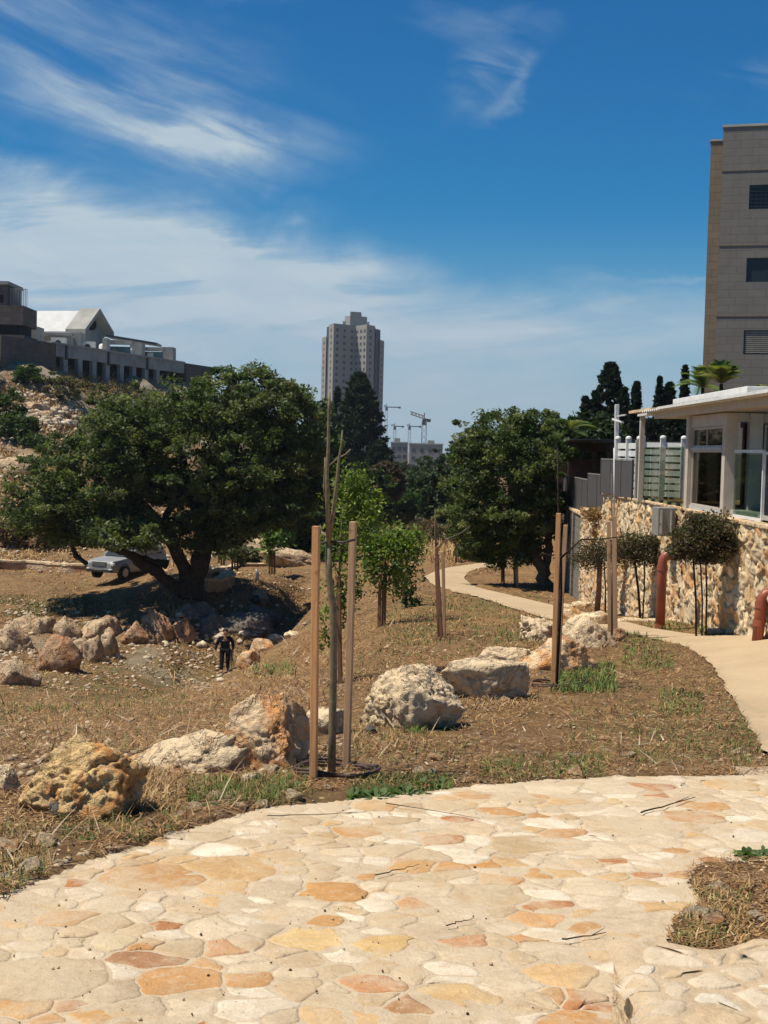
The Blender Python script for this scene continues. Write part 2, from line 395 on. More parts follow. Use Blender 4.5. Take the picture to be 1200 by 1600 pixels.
def glass(name, tint, alpha):
    m_, n, b = mat(name, .04, .6)
    tr = n.node('ShaderNodeBsdfTransparent'); tr.inputs[0].default_value = (*tint, 1)
    gl = n.node('ShaderNodeBsdfGlossy'); gl.inputs['Roughness'].default_value = .03
    fr = n.node('ShaderNodeLayerWeight'); fr.inputs[0].default_value = .5
    f = n.m('ADD', n.m('MULTIPLY', n.m('POWER', fr.outputs['Facing'], 4.0), .8), alpha+.03, clamp=True); mx = n.node('ShaderNodeMixShader')
    n.L.new(f, mx.inputs[0]); n.L.new(tr.outputs[0], mx.inputs[1]); n.L.new(gl.outputs[0], mx.inputs[2])
    n.L.new(mx.outputs[0], n.N['Material Output'].inputs[0]); return m_
M['pane'] = glass('pane', (.80, .88, .82), .02)
M['window_glass'] = glass('window_glass', (.35, .36, .33), .03)

def wood(name, c1, c2):
    m_, n, b = mat(name, .8, .2); v = coord(n)
    mp = n.node('ShaderNodeMapping'); mp.inputs['Scale'].default_value = (30, 30, 1.6); n.L.new(v, mp.inputs[0])
    g = n.noise(mp.outputs[0], 1.6, 6, .65, .6); f = n.ramp(g, .3, .72)
    kn = n.ramp(n.noise(v, 9, 3, .5), .62, .72)
    n.L.new(n.mix(n.m('MULTIPLY', kn, .6), n.mix(f, c1, c2), tuple(x*.45 for x in c2)), b.inputs['Base Color'])
    bump(n, b, g, .4, .004); return m_
M['stake'] = wood('stake', (.68, .36, .16), (.48, .24, .105))
M['stake_grey'] = wood('stake_grey', (.52, .33, .19), (.37, .23, .135))
M['stake_dark'] = wood('stake_dark', (.26, .13, .075), (.16, .08, .05))

def rock(name, cream, orange, grey, org=.5, sc=1.0, pits=1.0):
    m_, n, b = mat(name, .92, .15); v = coord(n)
    big = n.noise(v, 1.6*sc, 6, .62, .7); med = n.noise(v, 5.5*sc, 7, .68, .5); fin = n.noise(v, 22*sc, 6, .7)
    c = n.mix(n.ramp(big, .62-org*.25, .8-org*.25), cream, orange)
    c = n.mix(n.ramp(med, .50, .66, 0, .8), c, grey)
    c = n.mix(n.ramp(fin, .50, .70, 0, .55), c, tuple(min(1, x*1.25) for x in cream))
    vo = n.node('ShaderNodeTexVoronoi'); vo.inputs['Scale'].default_value = 13*sc
    wv = n.node('ShaderNodeMix'); wv.data_type = 'VECTOR'; wv.inputs[0].default_value = .12
    n.L.new(v, wv.inputs[4]); n.L.new(n.noise(v, 4*sc, 4, .6, 0, 1), wv.inputs[5]); n.L.new(wv.outputs[1], vo.inputs['Vector'])
    pit = n.ramp(vo.outputs[0], .05, .30)
    c = n.mix(n.m('MULTIPLY', n.ramp(pit, 1, 0), n.ramp(med, .35, .6, 0, .55*pits)), c, tuple(x*.42 for x in orange))
    n.L.new(c, b.inputs['Base Color'])
    crk = n.m('ABSOLUTE', n.m('SUBTRACT', n.noise(v, 3.0*sc, 6, .6, .6), .5)); crk = n.ramp(crk, 0, .035)
    h = n.m('ADD', n.m('MULTIPLY', med, 1.1), n.m('ADD', n.m('MULTIPLY', fin, .55), n.m('ADD', n.m('MULTIPLY', pit, .3*pits), n.m('MULTIPLY', crk, .45))))
    bump(n, b, h, 1.0, .06/sc); return m_
M['rock_cream'] = rock('rock_cream', (.74, .57, .36), (.60, .31, .13), (.50, .38, .245), .5, 1.0, .7)
M['rock_orange'] = rock('rock_orange', (.74, .55, .34), (.64, .29, .10), (.46, .34, .22), .95, 1.2, 1.0)
M['rock_yellow'] = rock('rock_yellow', (.66, .46, .22), (.56, .26, .085), (.42, .32, .21), .75, 2.0, 1.3)
M['rock_far'] = rock('rock_far', (.54, .40, .255), (.46, .23, .11), (.33, .26, .175), .65, .35, .8)
M['rock_red'] = rock('rock_red', (.46, .29, .17), (.40, .185, .085), (.31, .22, .15), .8, .35, .8)
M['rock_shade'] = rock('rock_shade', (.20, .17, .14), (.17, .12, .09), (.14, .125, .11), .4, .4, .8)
M['rock_dark'] = rock('rock_dark', (.12, .11, .10), (.10, .08, .07), (.08, .08, .08), .3, 3.0, .6)

def ground_mat():
    m_, n, b = mat('ground', .95, .1); v = coord(n)
    a = n.node('ShaderNodeAttribute', attribute_name='tint')     # r rocky, g green, b dry reed
    s = n.node('ShaderNodeSeparateColor'); n.L.new(a.outputs['Color'], s.inputs[0])
    n1 = n.noise(v, .9, 8, .68, .4); n2 = n.noise(v, 7, 8, .72); n3 = n.noise(v, .18, 6, .6)
    n4 = n.noise(v, 38, 5, .7)
    c = n.mix(n.ramp(n2, .32, .68), (.13, .072, .034), (.42, .25, .108))
    c = n.mix(n.ramp(n1, .42, .66, 0, .75), c, (.32, .19, .075))
    c = n.mix(n.ramp(n.noise(v, 2.6, 8, .75, .8), .48, .62, 0, .55), c, (.11, .068, .038))
    c = n.mix(n.ramp(n3, .35, .65, 0, .35), c, (.21, .12, .065))
    gr = n.m('MULTIPLY', s.outputs[1], n.ramp(n1, .38, .62), clamp=True)
    c = n.mix(gr, c, n.mix(n2, (.045, .05, .016), (.15, .13, .05)))
    # pale limestone chips: many little broken pieces
    vo = n.node('ShaderNodeTexVoronoi'); vo.inputs['Scale'].default_value = 5.0; vo.inputs['Randomness'].default_value = 1
    n.L.new(v, vo.inputs['Vector'])
    chip = n.m('MULTIPLY', n.ramp(vo.outputs[0], .34, .24), n.ramp(n.noise(v, 1.3, 5, .7), .62, .42, 0, 1))
    chip = n.m('MULTIPLY', chip, s.outputs[0], clamp=True)
    c = n.mix(chip, c, n.mix(n4, (.30, .25, .18), (.56, .49, .38)))
    out = n.m('MULTIPLY', n.ramp(n.m('ADD', n.noise(v, .35, 8, .72, .6), n.m('MULTIPLY', s.outputs[0], .22)), .62, .70), n.ramp(s.outputs[0], .5, .8, 0, .7), clamp=True)
    c = n.mix(out, c, n.mix(n2, (.25, .22, .17), (.50, .45, .36)))
    c = n.mix(n.ramp(n4, .45, .62, 0, .4), c, (.09, .055, .032))
    c = n.mix(n.ramp(n.noise(v, .55, 7, .7, 1.0), .40, .62, .0, .45), c, (.10, .06, .033))
    n.L.new(c, b.inputs['Base Color'])
    bump(n, b, n.m('ADD', n.m('MULTIPLY', n2, 1.0), n.m('ADD', n.m('MULTIPLY', n4, .4), n.m('MULTIPLY', chip, .5))), .9, .06)
    return m_
M['ground'] = ground_mat()
def path_mat():
    m_, n, b = mat('path', .93, .1); v = coord(n)
    n1 = n.noise(v, .7, 6, .6); n2 = n.noise(v, 9, 6, .7); n3 = n.noise(v, 60, 3, .6)
    c = n.mix(n.ramp(n1, .3, .7), (.46, .345, .215), (.39, .29, .18)); c = n.mix(n.ramp(n2, .5, .75, 0, .5), c, (.50, .40, .27))
    c = n.mix(n.ramp(n3, .55, .7, 0, .35), c, (.26, .19, .12)); c = n.mix(n.ramp(n.noise(v, .28, 7, .7, 1.5), .52, .66, 0, .5), c, (.31, .235, .155)); c = n.mix(n.ramp(n.noise(v, 3.2, 8, .8, 1.0), .58, .68, 0, .5), c, (.28, .2, .125)); n.L.new(c, b.inputs['Base Color']); bump(n, b, n.m('ADD', n2, n3), .4, .01)
    return m_
M['path'] = path_mat()
def paving_mat():
    m_, n, b = mat('flagstone', .9, .2); v = coord(n); a = n.node('ShaderNodeAttribute', attribute_name='tint')
    n1 = n.noise(v, 6, 8, .7, .8); n2 = n.noise(v, 24, 7, .72, .5); n3 = n.noise(v, 90, 4, .7)
    col = a.outputs['Color']
    c = n.mix(n.ramp(n1, .3, .72), n.mix(1.0, col, (.86, .82, .78), 'MULTIPLY'), n.mix(1.0, col, (1.1, 1.1, 1.12), 'MULTIPLY'))
    c = n.mix(n.ramp(n2, .52, .66, 0, .5), c, (.60, .49, .345))
    c = n.mix(n.ramp(n.noise(v, 1.1, 8, .75, 1.2), .44, .60, 0, .72), c, (.535, .425, .285))                    # scuffed pale film over every stone
    c = n.mix(n.ramp(n.noise(v, 3.1, 7, .7, 1.0), .54, .72, 0, .6), c, (.50, .31, .13))   # rust bloom
    c = n.mix(n.ramp(n.noise(v, 14, 7, .75, 1.5), .57, .66, 0, .5), c, (.40, .245, .12))
    c = n.mix(n.ramp(n3, .56, .70, 0, .5), c, (.25, .17, .1))
    n.L.new(c, b.inputs['Base Color']); bump(n, b, n.m('ADD', n.m('MULTIPLY', n1, 1.0), n.m('ADD', n.m('MULTIPLY', n2, 1.1), n.m('MULTIPLY', n3, .25))), .8, .014)
    return m_
M['flag'] = paving_mat()
def ashlar(name, c1, c2, cm, bw, bh):
    m_, n, b = mat(name, .85, .2); v = coord(n, 'Object')
    sp_ = n.node('ShaderNodeSeparateXYZ'); n.L.new(v, sp_.inputs[0])
    cb = n.node('ShaderNodeCombineXYZ'); n.L.new(n.m('ADD', sp_.outputs[0], sp_.outputs[1]), cb.inputs[0]); n.L.new(sp_.outputs[2], cb.inputs[1])
    br = n.node('ShaderNodeTexBrick'); br.offset = .37; br.squash = 1
    n.L.new(cb.outputs[0], br.inputs['Vector'])
    for k, val in (('Color1', (*c1, 1)), ('Color2', (*c2, 1)), ('Mortar', (*cm, 1)), ('Scale', 1.0), ('Mortar Size', .012), ('Bias', .1), ('Brick Width', bw), ('Row Height', bh)): br.inputs[k].default_value = val
    nz = n.noise(v, 1.5, 7, .65); c = n.mix(n.ramp(nz, .3, .7, 0, .35), br.outputs[0], tuple(x*.7 for x in c2))
    n.L.new(c, b.inputs['Base Color']); bump(n, b, n.m('SUBTRACT', n.noise(v, 20, 4, .6), n.m('MULTIPLY', br.outputs[1], 2.0)), .3, .015); return m_
M['ashlar'] = ashlar('ashlar', (.20, .184, .16), (.18, .166, .145), (.13, .12, .104), .75, .33)
M['ashlar_side'] = ashlar('ashlar_side', (.235, .185, .135), (.205, .16, .115), (.14, .1, .07), .6, .33)
M['tower_wall'] = simple('tower_wall', (.29, .275, .25), (.24, .23, .21), .08, .85, .2, 0)
M['tower_dark'] = simple('tower_dark', (.06, .07, .09), (.05, .06, .075), .1, .7, .3, 0)
M['rubble_wall'] = ashlar('rubble_wall', (.17, .13, .105), (.12, .095, .08), (.07, .055, .045), .8, .4)
M['blockwall'] = ashlar('blockwall', (.24, .215, .18), (.19, .17, .145), (.13, .11, .09), .4, .2)

# ---------------------------------------------------------------- ground sheet
PATH_PX = [((1225, 1213), (1800, 1213)), ((1190, 1172), (1650, 1150)), ((1160, 1118), (1500, 1080)), ((1130, 1064), (1350, 1022)), ((1110, 1036), (1250, 999)), ((1074, 1011), (1150, 994)), ((1020, 998), (1085, 992)), ((960, 987), (1010, 981)), ((900, 976), (969, 970)), ((845, 965), (912, 957)), ((790, 947), (860, 945)), ((745, 932), (800, 931)), ((700, 923), (757, 921)), ((672, 912), (737, 914)), ((661, 901), (724, 903)), ((678, 893), (733, 893)), ((700, 887), (750, 888)), ((740, 881), (770, 885)), ((768, 876), (790, 880))]
PL = [G(*a) for a, b in PATH_PX]; PR = [G(*b) for a, b in PATH_PX]
def resample(pts, n):
    a = np.array([[p[0], p[1]] for p in pts]); t = np.arange(len(a)); tt = np.linspace(0, len(a)-1, n)
    out = np.stack([np.interp(tt, t, a[:, k]) for k in (0, 1)], 1)
    for _ in range(3): out[1:-1] = (out[:-2]+2*out[1:-1]+out[2:])/4
    return out
PLs = resample(PL, 150); PRs = resample(PR, 150)
wob = vnoise(np.c_[np.arange(150)*.9, np.zeros(150), np.zeros(150)], 3)*.05
dirn = PLs-PRs; dirn /= np.linalg.norm(dirn, axis=1)[:, None]+1e-6
PLs = PLs+dirn*wob[:, None]
PATH_POLY = [tuple(p) for p in PLs]+[tuple(p) for p in PRs[::-1]]
edge_px = [(-500, 1700), (-250, 1520), (0, 1410), (60, 1376), (130, 1345), (190, 1328), (250, 1310), (330, 1284), (420, 1262), (540, 1251), (640, 1243), (760, 1231), (850, 1222), (1000, 1217), (1200, 1214), (1500, 1212), (1900, 1212)]
PAV_POLY = [tuple(G(*p)[:2]) for p in edge_px]+[(8, 2.2), (6, -2), (-6, -2)]
bed_px = [(1420, 1330), (1200, 1345), (1130, 1342), (1085, 1352), (1070, 1380), (1095, 1410), (1050, 1440), (1040, 1475), (1060, 1500), (1200, 1510), (1450, 1520)]
BED_POLY = [tuple(G(*p)[:2]) for p in bed_px]
nr, nc = 820, 420
t = np.linspace(0, 1, nr); Yr = -6+11*(np.exp(t*log(4500/11))-1)
uu = np.linspace(-1, 1, nc); uu = np.sign(uu)*np.abs(uu)**1.45
XX = uu[None, :]*(9+.95*(Yr[:, None]+6)); YY = np.repeat(Yr[:, None], nc, 1)
x = XX.ravel(); y = YY.ravel(); z = H(x, y)
pp = np.c_[x, y, np.zeros_like(x)]
inpav = inpoly(x, y, PAV_POLY); inbed = inpoly(x, y, BED_POLY); inpath = inpoly(x, y, PATH_POLY)
flat = inpav | inpath
dist = np.maximum(y, 1)
hillw = np.clip((z+6)/10, 0, 1)*np.clip((dist-70)/25, 0, 1)*np.clip((-x+10)/30, 0, 1)
amp = .008+.0022*np.clip(dist, 0, 45)
z += np.where(flat, np.where(inbed, .006*fbm(pp*6, 3, 12), 0), fbm(pp*.9, 5, 11)*amp*1.6)
z += hillw*(np.abs(fbm(pp*.16, 5, 31))*3.0-.6)
z += np.where(flat, np.where(inpath, -.03, -.024), 0)
z += np.where(inbed, .03, 0)
# attribute masks
vall = np.exp(-((y-52)/9)**2)*(x < 0)
rocky = np.clip(.12+.55*vall+1.15*hillw+.35*(dist < 11), 0, 1)
rocky = np.where((dist > 62) & (dist < 90) & (x < 0), np.maximum(rocky, .45), rocky)
def near_px(px, py, r):
    g_ = G(px, py); rr = r/FPX*g_.y; return np.exp(-(((x-g_.x)/rr)**2+((y-g_.y)/(rr*2.5))**2))
green = .12+.1*(x < 0)
for a_ in ((60, 940, 60), (150, 1080, 120), (1010, 1020, 60), (930, 1060, 50), (780, 940, 50), (430, 1240, 60), (650, 1240, 90), (250, 1060, 90), (1170, 1400, 60)): green = green+near_px(*a_)*.8
green = np.clip(green+(y > 120)*.6, 0, 1)
idx = np.arange(nr*nc).reshape(nr, nc)
F = np.stack([idx[:-1, :-1], idx[:-1, 1:], idx[1:, 1:], idx[1:, :-1]], -1).reshape(-1, 4)
tag(np_mesh('ground', np.c_[x, y, z], F, M['ground'], smooth=True, col=np.c_[rocky, green, green*0]), kind='structure')
# path
nx_ = 7; V = []
for i in range(150):
    for k in range(nx_):
        V.append(PLs[i]*(1-k/(nx_-1))+PRs[i]*k/(nx_-1))
V = np.array(V); hz = H(V[:, 0], V[:, 1])+.012
idx = np.arange(150*nx_).reshape(150, nx_)
F = np.stack([idx[:-1, :-1], idx[:-1, 1:], idx[1:, 1:], idx[1:, :-1]], -1).reshape(-1, 4)
tag(np_mesh('path', np.c_[V, hz], F, M['path'], smooth=True), kind='structure')
# ---------------------------------------------------------------- crazy paving, modelled stone by stone
def clip_half(poly, p, q, rp=0, rq=0):
    """keep the side of the bisector nearer p"""
    nx, ny = q[0]-p[0], q[1]-p[1]; t_ = min(.85, max(.15, .5+(rp*rp-rq*rq)/(2*(nx*nx+ny*ny)))); mx, my = p[0]+nx*t_, p[1]+ny*t_
    out = []
    for i in range(len(poly)):
        a = poly[i]; b = poly[(i+1) % len(poly)]
        da = (a[0]-mx)*nx+(a[1]-my)*ny; db = (b[0]-mx)*nx+(b[1]-my)*ny
        if da <= 0: out.append(a)
        if (da < 0) != (db < 0) and da != db:
            t_ = da/(da-db); out.append((a[0]+t_*(b[0]-a[0]), a[1]+t_*(b[1]-a[1])))
    return out
PAL = [((.60, .49, .34), 6), ((.53, .41, .26), 5), ((.68, .585, .44), 5), ((.48, .355, .21), 4), ((.55, .36, .17), 2), ((.50, .275, .11), 1.4), ((.42, .19, .08), .9), ((.50, .395, .265), 2)]
def flags(pts, R_, fixed, inside, zfn, gaps, pal, tl=1.0):
    arr = np.array(pts)[:, :2]
    V = []; Fq = []; Ft = []; Cc = []
    for i, (x_, y_, r_) in enumerate(pts):
        d2 = ((arr-arr[i])**2).sum(1); nb = np.argsort(d2)[1:22]
        poly = [(x_-.5, y_-.5), (x_+.5, y_-.5), (x_+.5, y_+.5), (x_-.5, y_+.5)]
        for j in nb: poly = clip_half(poly, (x_, y_), tuple(arr[j]), r_*.6, pts[j][2]*.6)
        if len(poly) < 3: continue
        c = np.mean(poly, 0)
        if not inside(c[0], c[1]): continue
        # fine edge
        E_ = []
        for k in range(len(poly)):
            a = np.array(poly[k]); b = np.array(poly[(k+1) % len(poly)]); L_ = np.linalg.norm(b-a); m_ = max(1, int(L_/.022))
            for q in range(m_): E_.append(a+(b-a)*q/m_)
        E_ = np.array(E_)
        # round the corners a little, then a shared wobble so neighbouring edges stay parallel
        for _ in range(R_.choice((0, 1, 1))): E_ = (np.roll(E_, 1, 0)+2*E_+np.roll(E_, -1, 0))/4
        pz = np.c_[E_, np.zeros(len(E_))]
        wv = np.c_[vnoise(pz*6, 41), vnoise(pz*6, 42)]*.03+np.c_[vnoise(pz*22, 43), vnoise(pz*22, 44)]*.012
        rel = E_-c; rad_ = np.linalg.norm(rel, axis=1)[:, None]
        gap = R_.choice(gaps)
        own = np.c_[vnoise(pz*9+i*3.7, 51)]*.008
        E_ = c+rel*(1-(gap+own)/np.maximum(rad_, .03))+wv
        n = len(E_); inner = c+(E_-c)*(1-.005/np.maximum(rad_, .03)); inner2 = c+(E_-c)*(1-.02/np.maximum(rad_, .06))
        tx, ty = R_.gauss(0, .006)*tl, R_.gauss(0, .008)*tl; lift = R_.uniform(-.004, .002)
        def zz(q, e): return zfn(q)+e+lift+(q[:, 0]-c[0])*tx+(q[:, 1]-c[1])*ty
        o = len(V)
        cc = c[None, :]
        hh = fbm(np.c_[inner2, np.zeros(n)]*9, 3, 61)*.005
        V += list(np.c_[E_, zz(E_, -.008)])+list(np.c_[inner, zz(inner, -.002)])+list(np.c_[inner2, zz(inner2, 0)+hh])+list(np.c_[cc, zz(cc, .002)])
        for k in range(n):
            k2 = (k+1) % n
            Fq.append((o+k, o+k2, o+n+k2, o+n+k)); Fq.append((o+n+k, o+n+k2, o+2*n+k2, o+2*n+k)); Ft.append((o+2*n+k, o+2*n+k2, o+3*n))
        col = np.array(R_.choices([p[0] for p in pal], [p[1] for p in pal])[0] if i not in fixed else fixed[i])*R_.uniform(.92, 1.06)
        Cc += [col]*(3*n+1)
    me = bpy.data.meshes.new('paving'); me.from_pydata([tuple(v) for v in V], [], Fq+Ft); me.shade_smooth()
    a = me.color_attributes.new('tint', 'FLOAT_COLOR', 'POINT'); cc = np.ones((len(V), 4), np.float32); cc[:, :3] = Cc; a.data.foreach_set('color', cc.ravel())
    return me
def paving():
    pts = []; tries = 0; cell = {}; fixed = {}
    R_ = random.Random(5)
    for px, py, wpx, c_ in ((235, 1499, 120, (.37, .19, .095)), (582, 1536, 120, (.50, .235, .10)), (520, 1393, 150, (.50, .27, .10)), (645, 1350, 100, (.52, .30, .12)), (718, 1468, 60, (.48, .22, .09)), (662, 1411, 84, (.50, .27, .13)), (722, 1560, 150, (.58, .40, .19)), (350, 1479, 84, (.50, .29, .15)), (836, 1433, 110, (.53, .31, .14)), (1072, 1434, 90, (.55, .30, .13)), (880, 1302, 76, (.53, .30, .14)), (1082, 1279, 130, (.50, .27, .12)), (40, 1574, 110, (.52, .28, .09)), (762, 1350, 60, (.50, .26, .09)), (600, 1478, 130, (.60, .41, .18)), (585, 1262, 90, (.56, .36, .18)), (700, 1250, 70, (.56, .35, .17)), (350, 1385, 110, (.56, .38, .19)), (450, 1430, 110, (.54, .42, .27)), (450, 1335, 90, (.54, .36, .18)), (180, 1470, 100, (.58, .47, .30)), (480, 1465, 140, (.62, .44, .21)), (150, 1585, 110, (.52, .29, .10)), (640, 1575, 60, (.42, .22, .10))):
        g_ = G(px, py); r_ = wpx/FPX*g_.y*.62
        fixed[len(pts)] = c_; pts.append((g_.x, g_.y, r_)); cell.setdefault((int((g_.x+10)/.3), int(g_.y/.3)), []).append((g_.x, g_.y, r_))
    while tries < 24000:
        tries += 1
        x_ = R_.uniform(-4.4, 5.0); y_ = R_.uniform(2.6, 9.2)
        if abs(x_) > y_*.42+1.0: continue
        r_ = R_.choice((.08, .10, .13, .18, .24, .32, .40))
        ok = True
        for k in range(int((x_+10)/.3)-1, int((x_+10)/.3)+2):
            for l in range(int(y_/.3)-1, int(y_/.3)+2):
                for q in cell.get((k, l), ()):
                    if (q[0]-x_)**2+(q[1]-y_)**2 < (min(r_, q[2])*.5+max(r_, q[2])*.52)**2: ok = False
        if ok: pts.append((x_, y_, r_)); cell.setdefault((int((x_+10)/.3), int(y_/.3)), []).append((x_, y_, r_))
    me = flags(pts, R_, fixed, lambda x_, y_: inpoly(np.array([x_]), np.array([y_]), PAV_POLY)[0] and not inpoly(np.array([x_]), np.array([y_]), BED_POLY)[0], lambda q: -1.65-.07*q[:, 1], (.002, .003, .006, .011), PAL)
    tag(link('paving', me, M['flag']), kind='structure')
    # mortar bed between the stones
    nx1, ny1 = 300, 420; gx = np.linspace(-4.6, 5.2, nx1); gy = np.linspace(-5, 9.6, ny1); a, b = np.meshgrid(gx, gy)
    a = a.ravel(); b = b.ravel(); zz = -1.65-.07*b-.0042+fbm(np.c_[a, b, a*0]*3, 5, 71)*.008
    idx = np.arange(nx1*ny1).reshape(ny1, nx1)
    F = np.stack([idx[:-1, :-1], idx[:-1, 1:], idx[1:, 1:], idx[1:, :-1]], -1).reshape(-1, 4)
    cx = a[F].mean(1); cy = b[F].mean(1)
    j1 = fbm(np.c_[cx, cy, cx*0]*3, 3, 72)*.08
    keep = inpoly(cx+j1, cy+j1, PAV_POLY) & ~inpoly(cx+j1, cy+j1, BED_POLY)
    tag(np_mesh('mortar_bed', np.c_[a, b, zz], F[keep], M['flag'], smooth=True, col=np.repeat(np.array([[.53, .425, .29]]), len(a), 0)), kind='structure')
paving()

# ---------------------------------------------------------------- rocks
_ico = {}
def ico(n):
    if n not in _ico:
        bm = bmesh.new(); bmesh.ops.create_icosphere(bm, subdivisions=n, radius=1)
        _ico[n] = (np.array([v.co[:] for v in bm.verts]), np.array([[v.index for v in f.verts] for f in bm.faces])); bm.free()
    return _ico[n]
def rock_shape(seed, sub=4, cuts=9, rough=.20, fine=.024, flat=0.0, pit=0.0):
    V, F = ico(sub); r = np.random.default_rng(seed); n = V.copy()
    nw = n+np.c_[fbm(n*2.3+seed, 3, seed+31), fbm(n*2.3+seed, 3, seed+32), fbm(n*2.3+seed, 3, seed+33)]*.16
    rr = 1.12+fbm(n*1.15+seed*7.1, 4, seed)*rough*2.0
    for _ in range(cuts*2+2):
        d = r.normal(size=3); d /= np.linalg.norm(d); h = r.uniform(.55, .95)
        dt = nw @ d; lim = np.where(dt > .05, h/np.maximum(dt, .05), 9)
        rr = np.where(lim < rr, lim+(rr-lim)*.06, rr)
    if flat: 
        dt = n[:, 2]; lim = np.where(dt > .05, flat/np.maximum(dt, .05), 9); rr = np.where(lim < rr, lim+(rr-lim)*.15, rr)
    p = n*rr[:, None]
    det = fbm(p*3.1+seed, 5, seed+3, gain=.55); ridg = 1-np.abs(fbm(p*5.2+seed*2, 5, seed+9, gain=.6))*2
    hi = fbm(p*14+seed, 3, seed+15)
    st = p @ np.array([.25*sin(seed), .2, .95]); lay = np.abs(((st*5.5+fbm(p*2.2+seed, 3, seed+27)*1.6) % 1.0)-.5)*2
    crease = np.minimum(np.abs(fbm(p*2.4+seed*3, 4, seed+41)), .12)/.12
    rr = rr+det*fine*2.6+(ridg-.6)*fine*1.2+hi*fine*.7+(lay-.5)*fine*.6+(crease-1)*fine*1.6
    if pit: 
        q = fbm(p*6.5+seed*5, 3, seed+21); rr -= pit*np.clip(q-.12, 0, .3)*.9
    return n*rr[:, None], F
def boulder(px, py, wpx, hpx, seed, material, label, group=None, sub=4, name='boulder', rot=None, tilt=0, cat='boulder', D=None, lift=0, deep=.75, **kw):
    wpx = wpx*1.1
    g_ = G(px, py) if D is None else at(px, D)
    if D is not None: g_ = P(px, py, D)
    D_ = g_.y; w_ = wpx/FPX*D_/2; h_ = hpx/FPX*D_
    V, F = rock_shape(seed, sub, **kw)
    V = V/np.array([np.abs(V[:, 0]).max(), np.abs(V[:, 1]).max(), 1])
    rz = h_*.86; V = V*np.array([w_, w_*deep, rz/np.abs(V[:, 2]).max()])
    if tilt: c_, s_ = cos(tilt), sin(tilt); V = np.c_[V[:, 0]*c_+V[:, 2]*s_, V[:, 1], -V[:, 0]*s_+V[:, 2]*c_]
    V[:, 2] += h_-V[:, 2].max()
    zlow = -h_*.45; V[:, 2] = np.maximum(V[:, 2], zlow)
    o = np_mesh(name, V, F, material, smooth=True)
    o.location = (g_.x, g_.y+w_*deep*.75, g_.z+lift)
    return tag(o, label, cat, group)
FB = 'limestone boulders edging the paving'
boulder(112, 1283, 205, 124, 11, M['rock_yellow'], 'large porous yellow and grey boulder at the left beside the paving edge', FB, 6, fine=.038, cuts=6, pit=.35, rough=.18, deep=.8)
boulder(290, 1208, 250, 58, 22, M['rock_cream'], 'long low cream slab rock running between the porous yellow boulder and the tall orange boulder', FB, 5, tilt=-.2, deep=.5, cuts=4)
boulder(412, 1203, 156, 112, 37, M['rock_orange'], 'tall peaked boulder with an orange face just left of the front tree stakes', FB, 6, tilt=-.22, cuts=8, deep=.8)
boulder(515, 1150, 80, 42, 41, M['rock_cream'], 'pale rock seen between the two front tree stakes', FB, 5)
boulder(633, 1143, 178, 100, 58, M['rock_cream'], 'large craggy cream boulder just right of the front tree stakes', FB, 6, fine=.05, cuts=5, tilt=.1)
boulder(766, 1094, 146, 60, 63, M['rock_cream'], 'flat topped slab boulder with a smooth shaded front face behind the craggy cream boulder', FB, 5, cuts=9, flat=.55, fine=.022, deep=.55)
boulder(795, 1046, 90, 34, 66, M['rock_cream'], 'small pale layered rock behind the flat topped slab boulder', FB, 5)
boulder(878, 1052, 118, 58, 71, M['rock_orange'], 'broad rounded tan boulder behind the dark stakes beside the path', FB, 5, cuts=4, fine=.025, rough=.14)
boulder(848, 1002, 92, 38, 77, M['rock_cream'], 'craggy cream and orange rock at the left end of the path side row', FB, 5, fine=.05)
boulder(922, 1014, 84, 50, 83, M['rock_cream'], 'rounded cream boulder with a dark split end beside the path stake', FB, 5)
boulder(893, 974, 50, 24, 87, M['rock_orange'], 'small orange pink rock at the path edge behind the dark stakes', FB, 4)
boulder(930, 976, 58, 20, 89, M['rock_cream'], 'small white rock at the path edge right of the orange pink one', FB, 4)
boulder(971, 1004, 24, 22, 91, M['rock_red'], 'small reddish brown rock touching the foot of the path side stake', FB, 4)
boulder(8, 1240, 46, 44, 95, M['rock_cream'], 'pale angular rock at the left picture edge beside the porous yellow boulder', FB, 5)
boulder(88, 1282, 34, 34, 97, M['rock_dark'], 'dark grey pitted stone leaning on the porous yellow boulder', FB, 4)
boulder(578, 1150, 20, 16, 99, M['rock_dark'], 'dark grey stone at the lower left foot of the craggy cream boulder', FB, 4)
boulder(304, 1190, 34, 24, 101, M['rock_cream'], 'rounded white stone at the left foot of the tall peaked orange boulder', FB, 4)
boulder(330, 1194, 26, 22, 103, M['rock_orange'], 'small tan stone wedged right beside the tall peaked orange boulder', FB, 4)
boulder(278, 1199, 30, 20, 105, M['rock_orange'], 'flat brown stone in front of the long low cream slab', FB, 4)
boulder(389, 1228, 24, 20, 107, M['rock_cream'], 'upright grey stone in the weeds below the tall peaked boulder', FB, 4)
RB = 'rocks on the ridge above the walking person'
boulder(388, 1040, 36, 24, 111, M['rock_orange'], 'pale pinkish rock on the ridge right beside the walking person', RB, 4, deep=.5)
boulder(408, 1022, 40, 24, 112, M['rock_orange'], 'longer pale rock in the middle of the ridge line', RB, 4, tilt=-.3, deep=.5)
boulder(428, 1006, 30, 16, 114, M['rock_cream'], 'rounded pale rock above the longer one on the ridge line', RB, 4, deep=.5)
boulder(456, 997, 24, 11, 113, M['rock_cream'], 'small pale rock at the top of the ridge left of the front stakes', RB, 4)
LB = 'weathered boulders on the valley bank at the left'
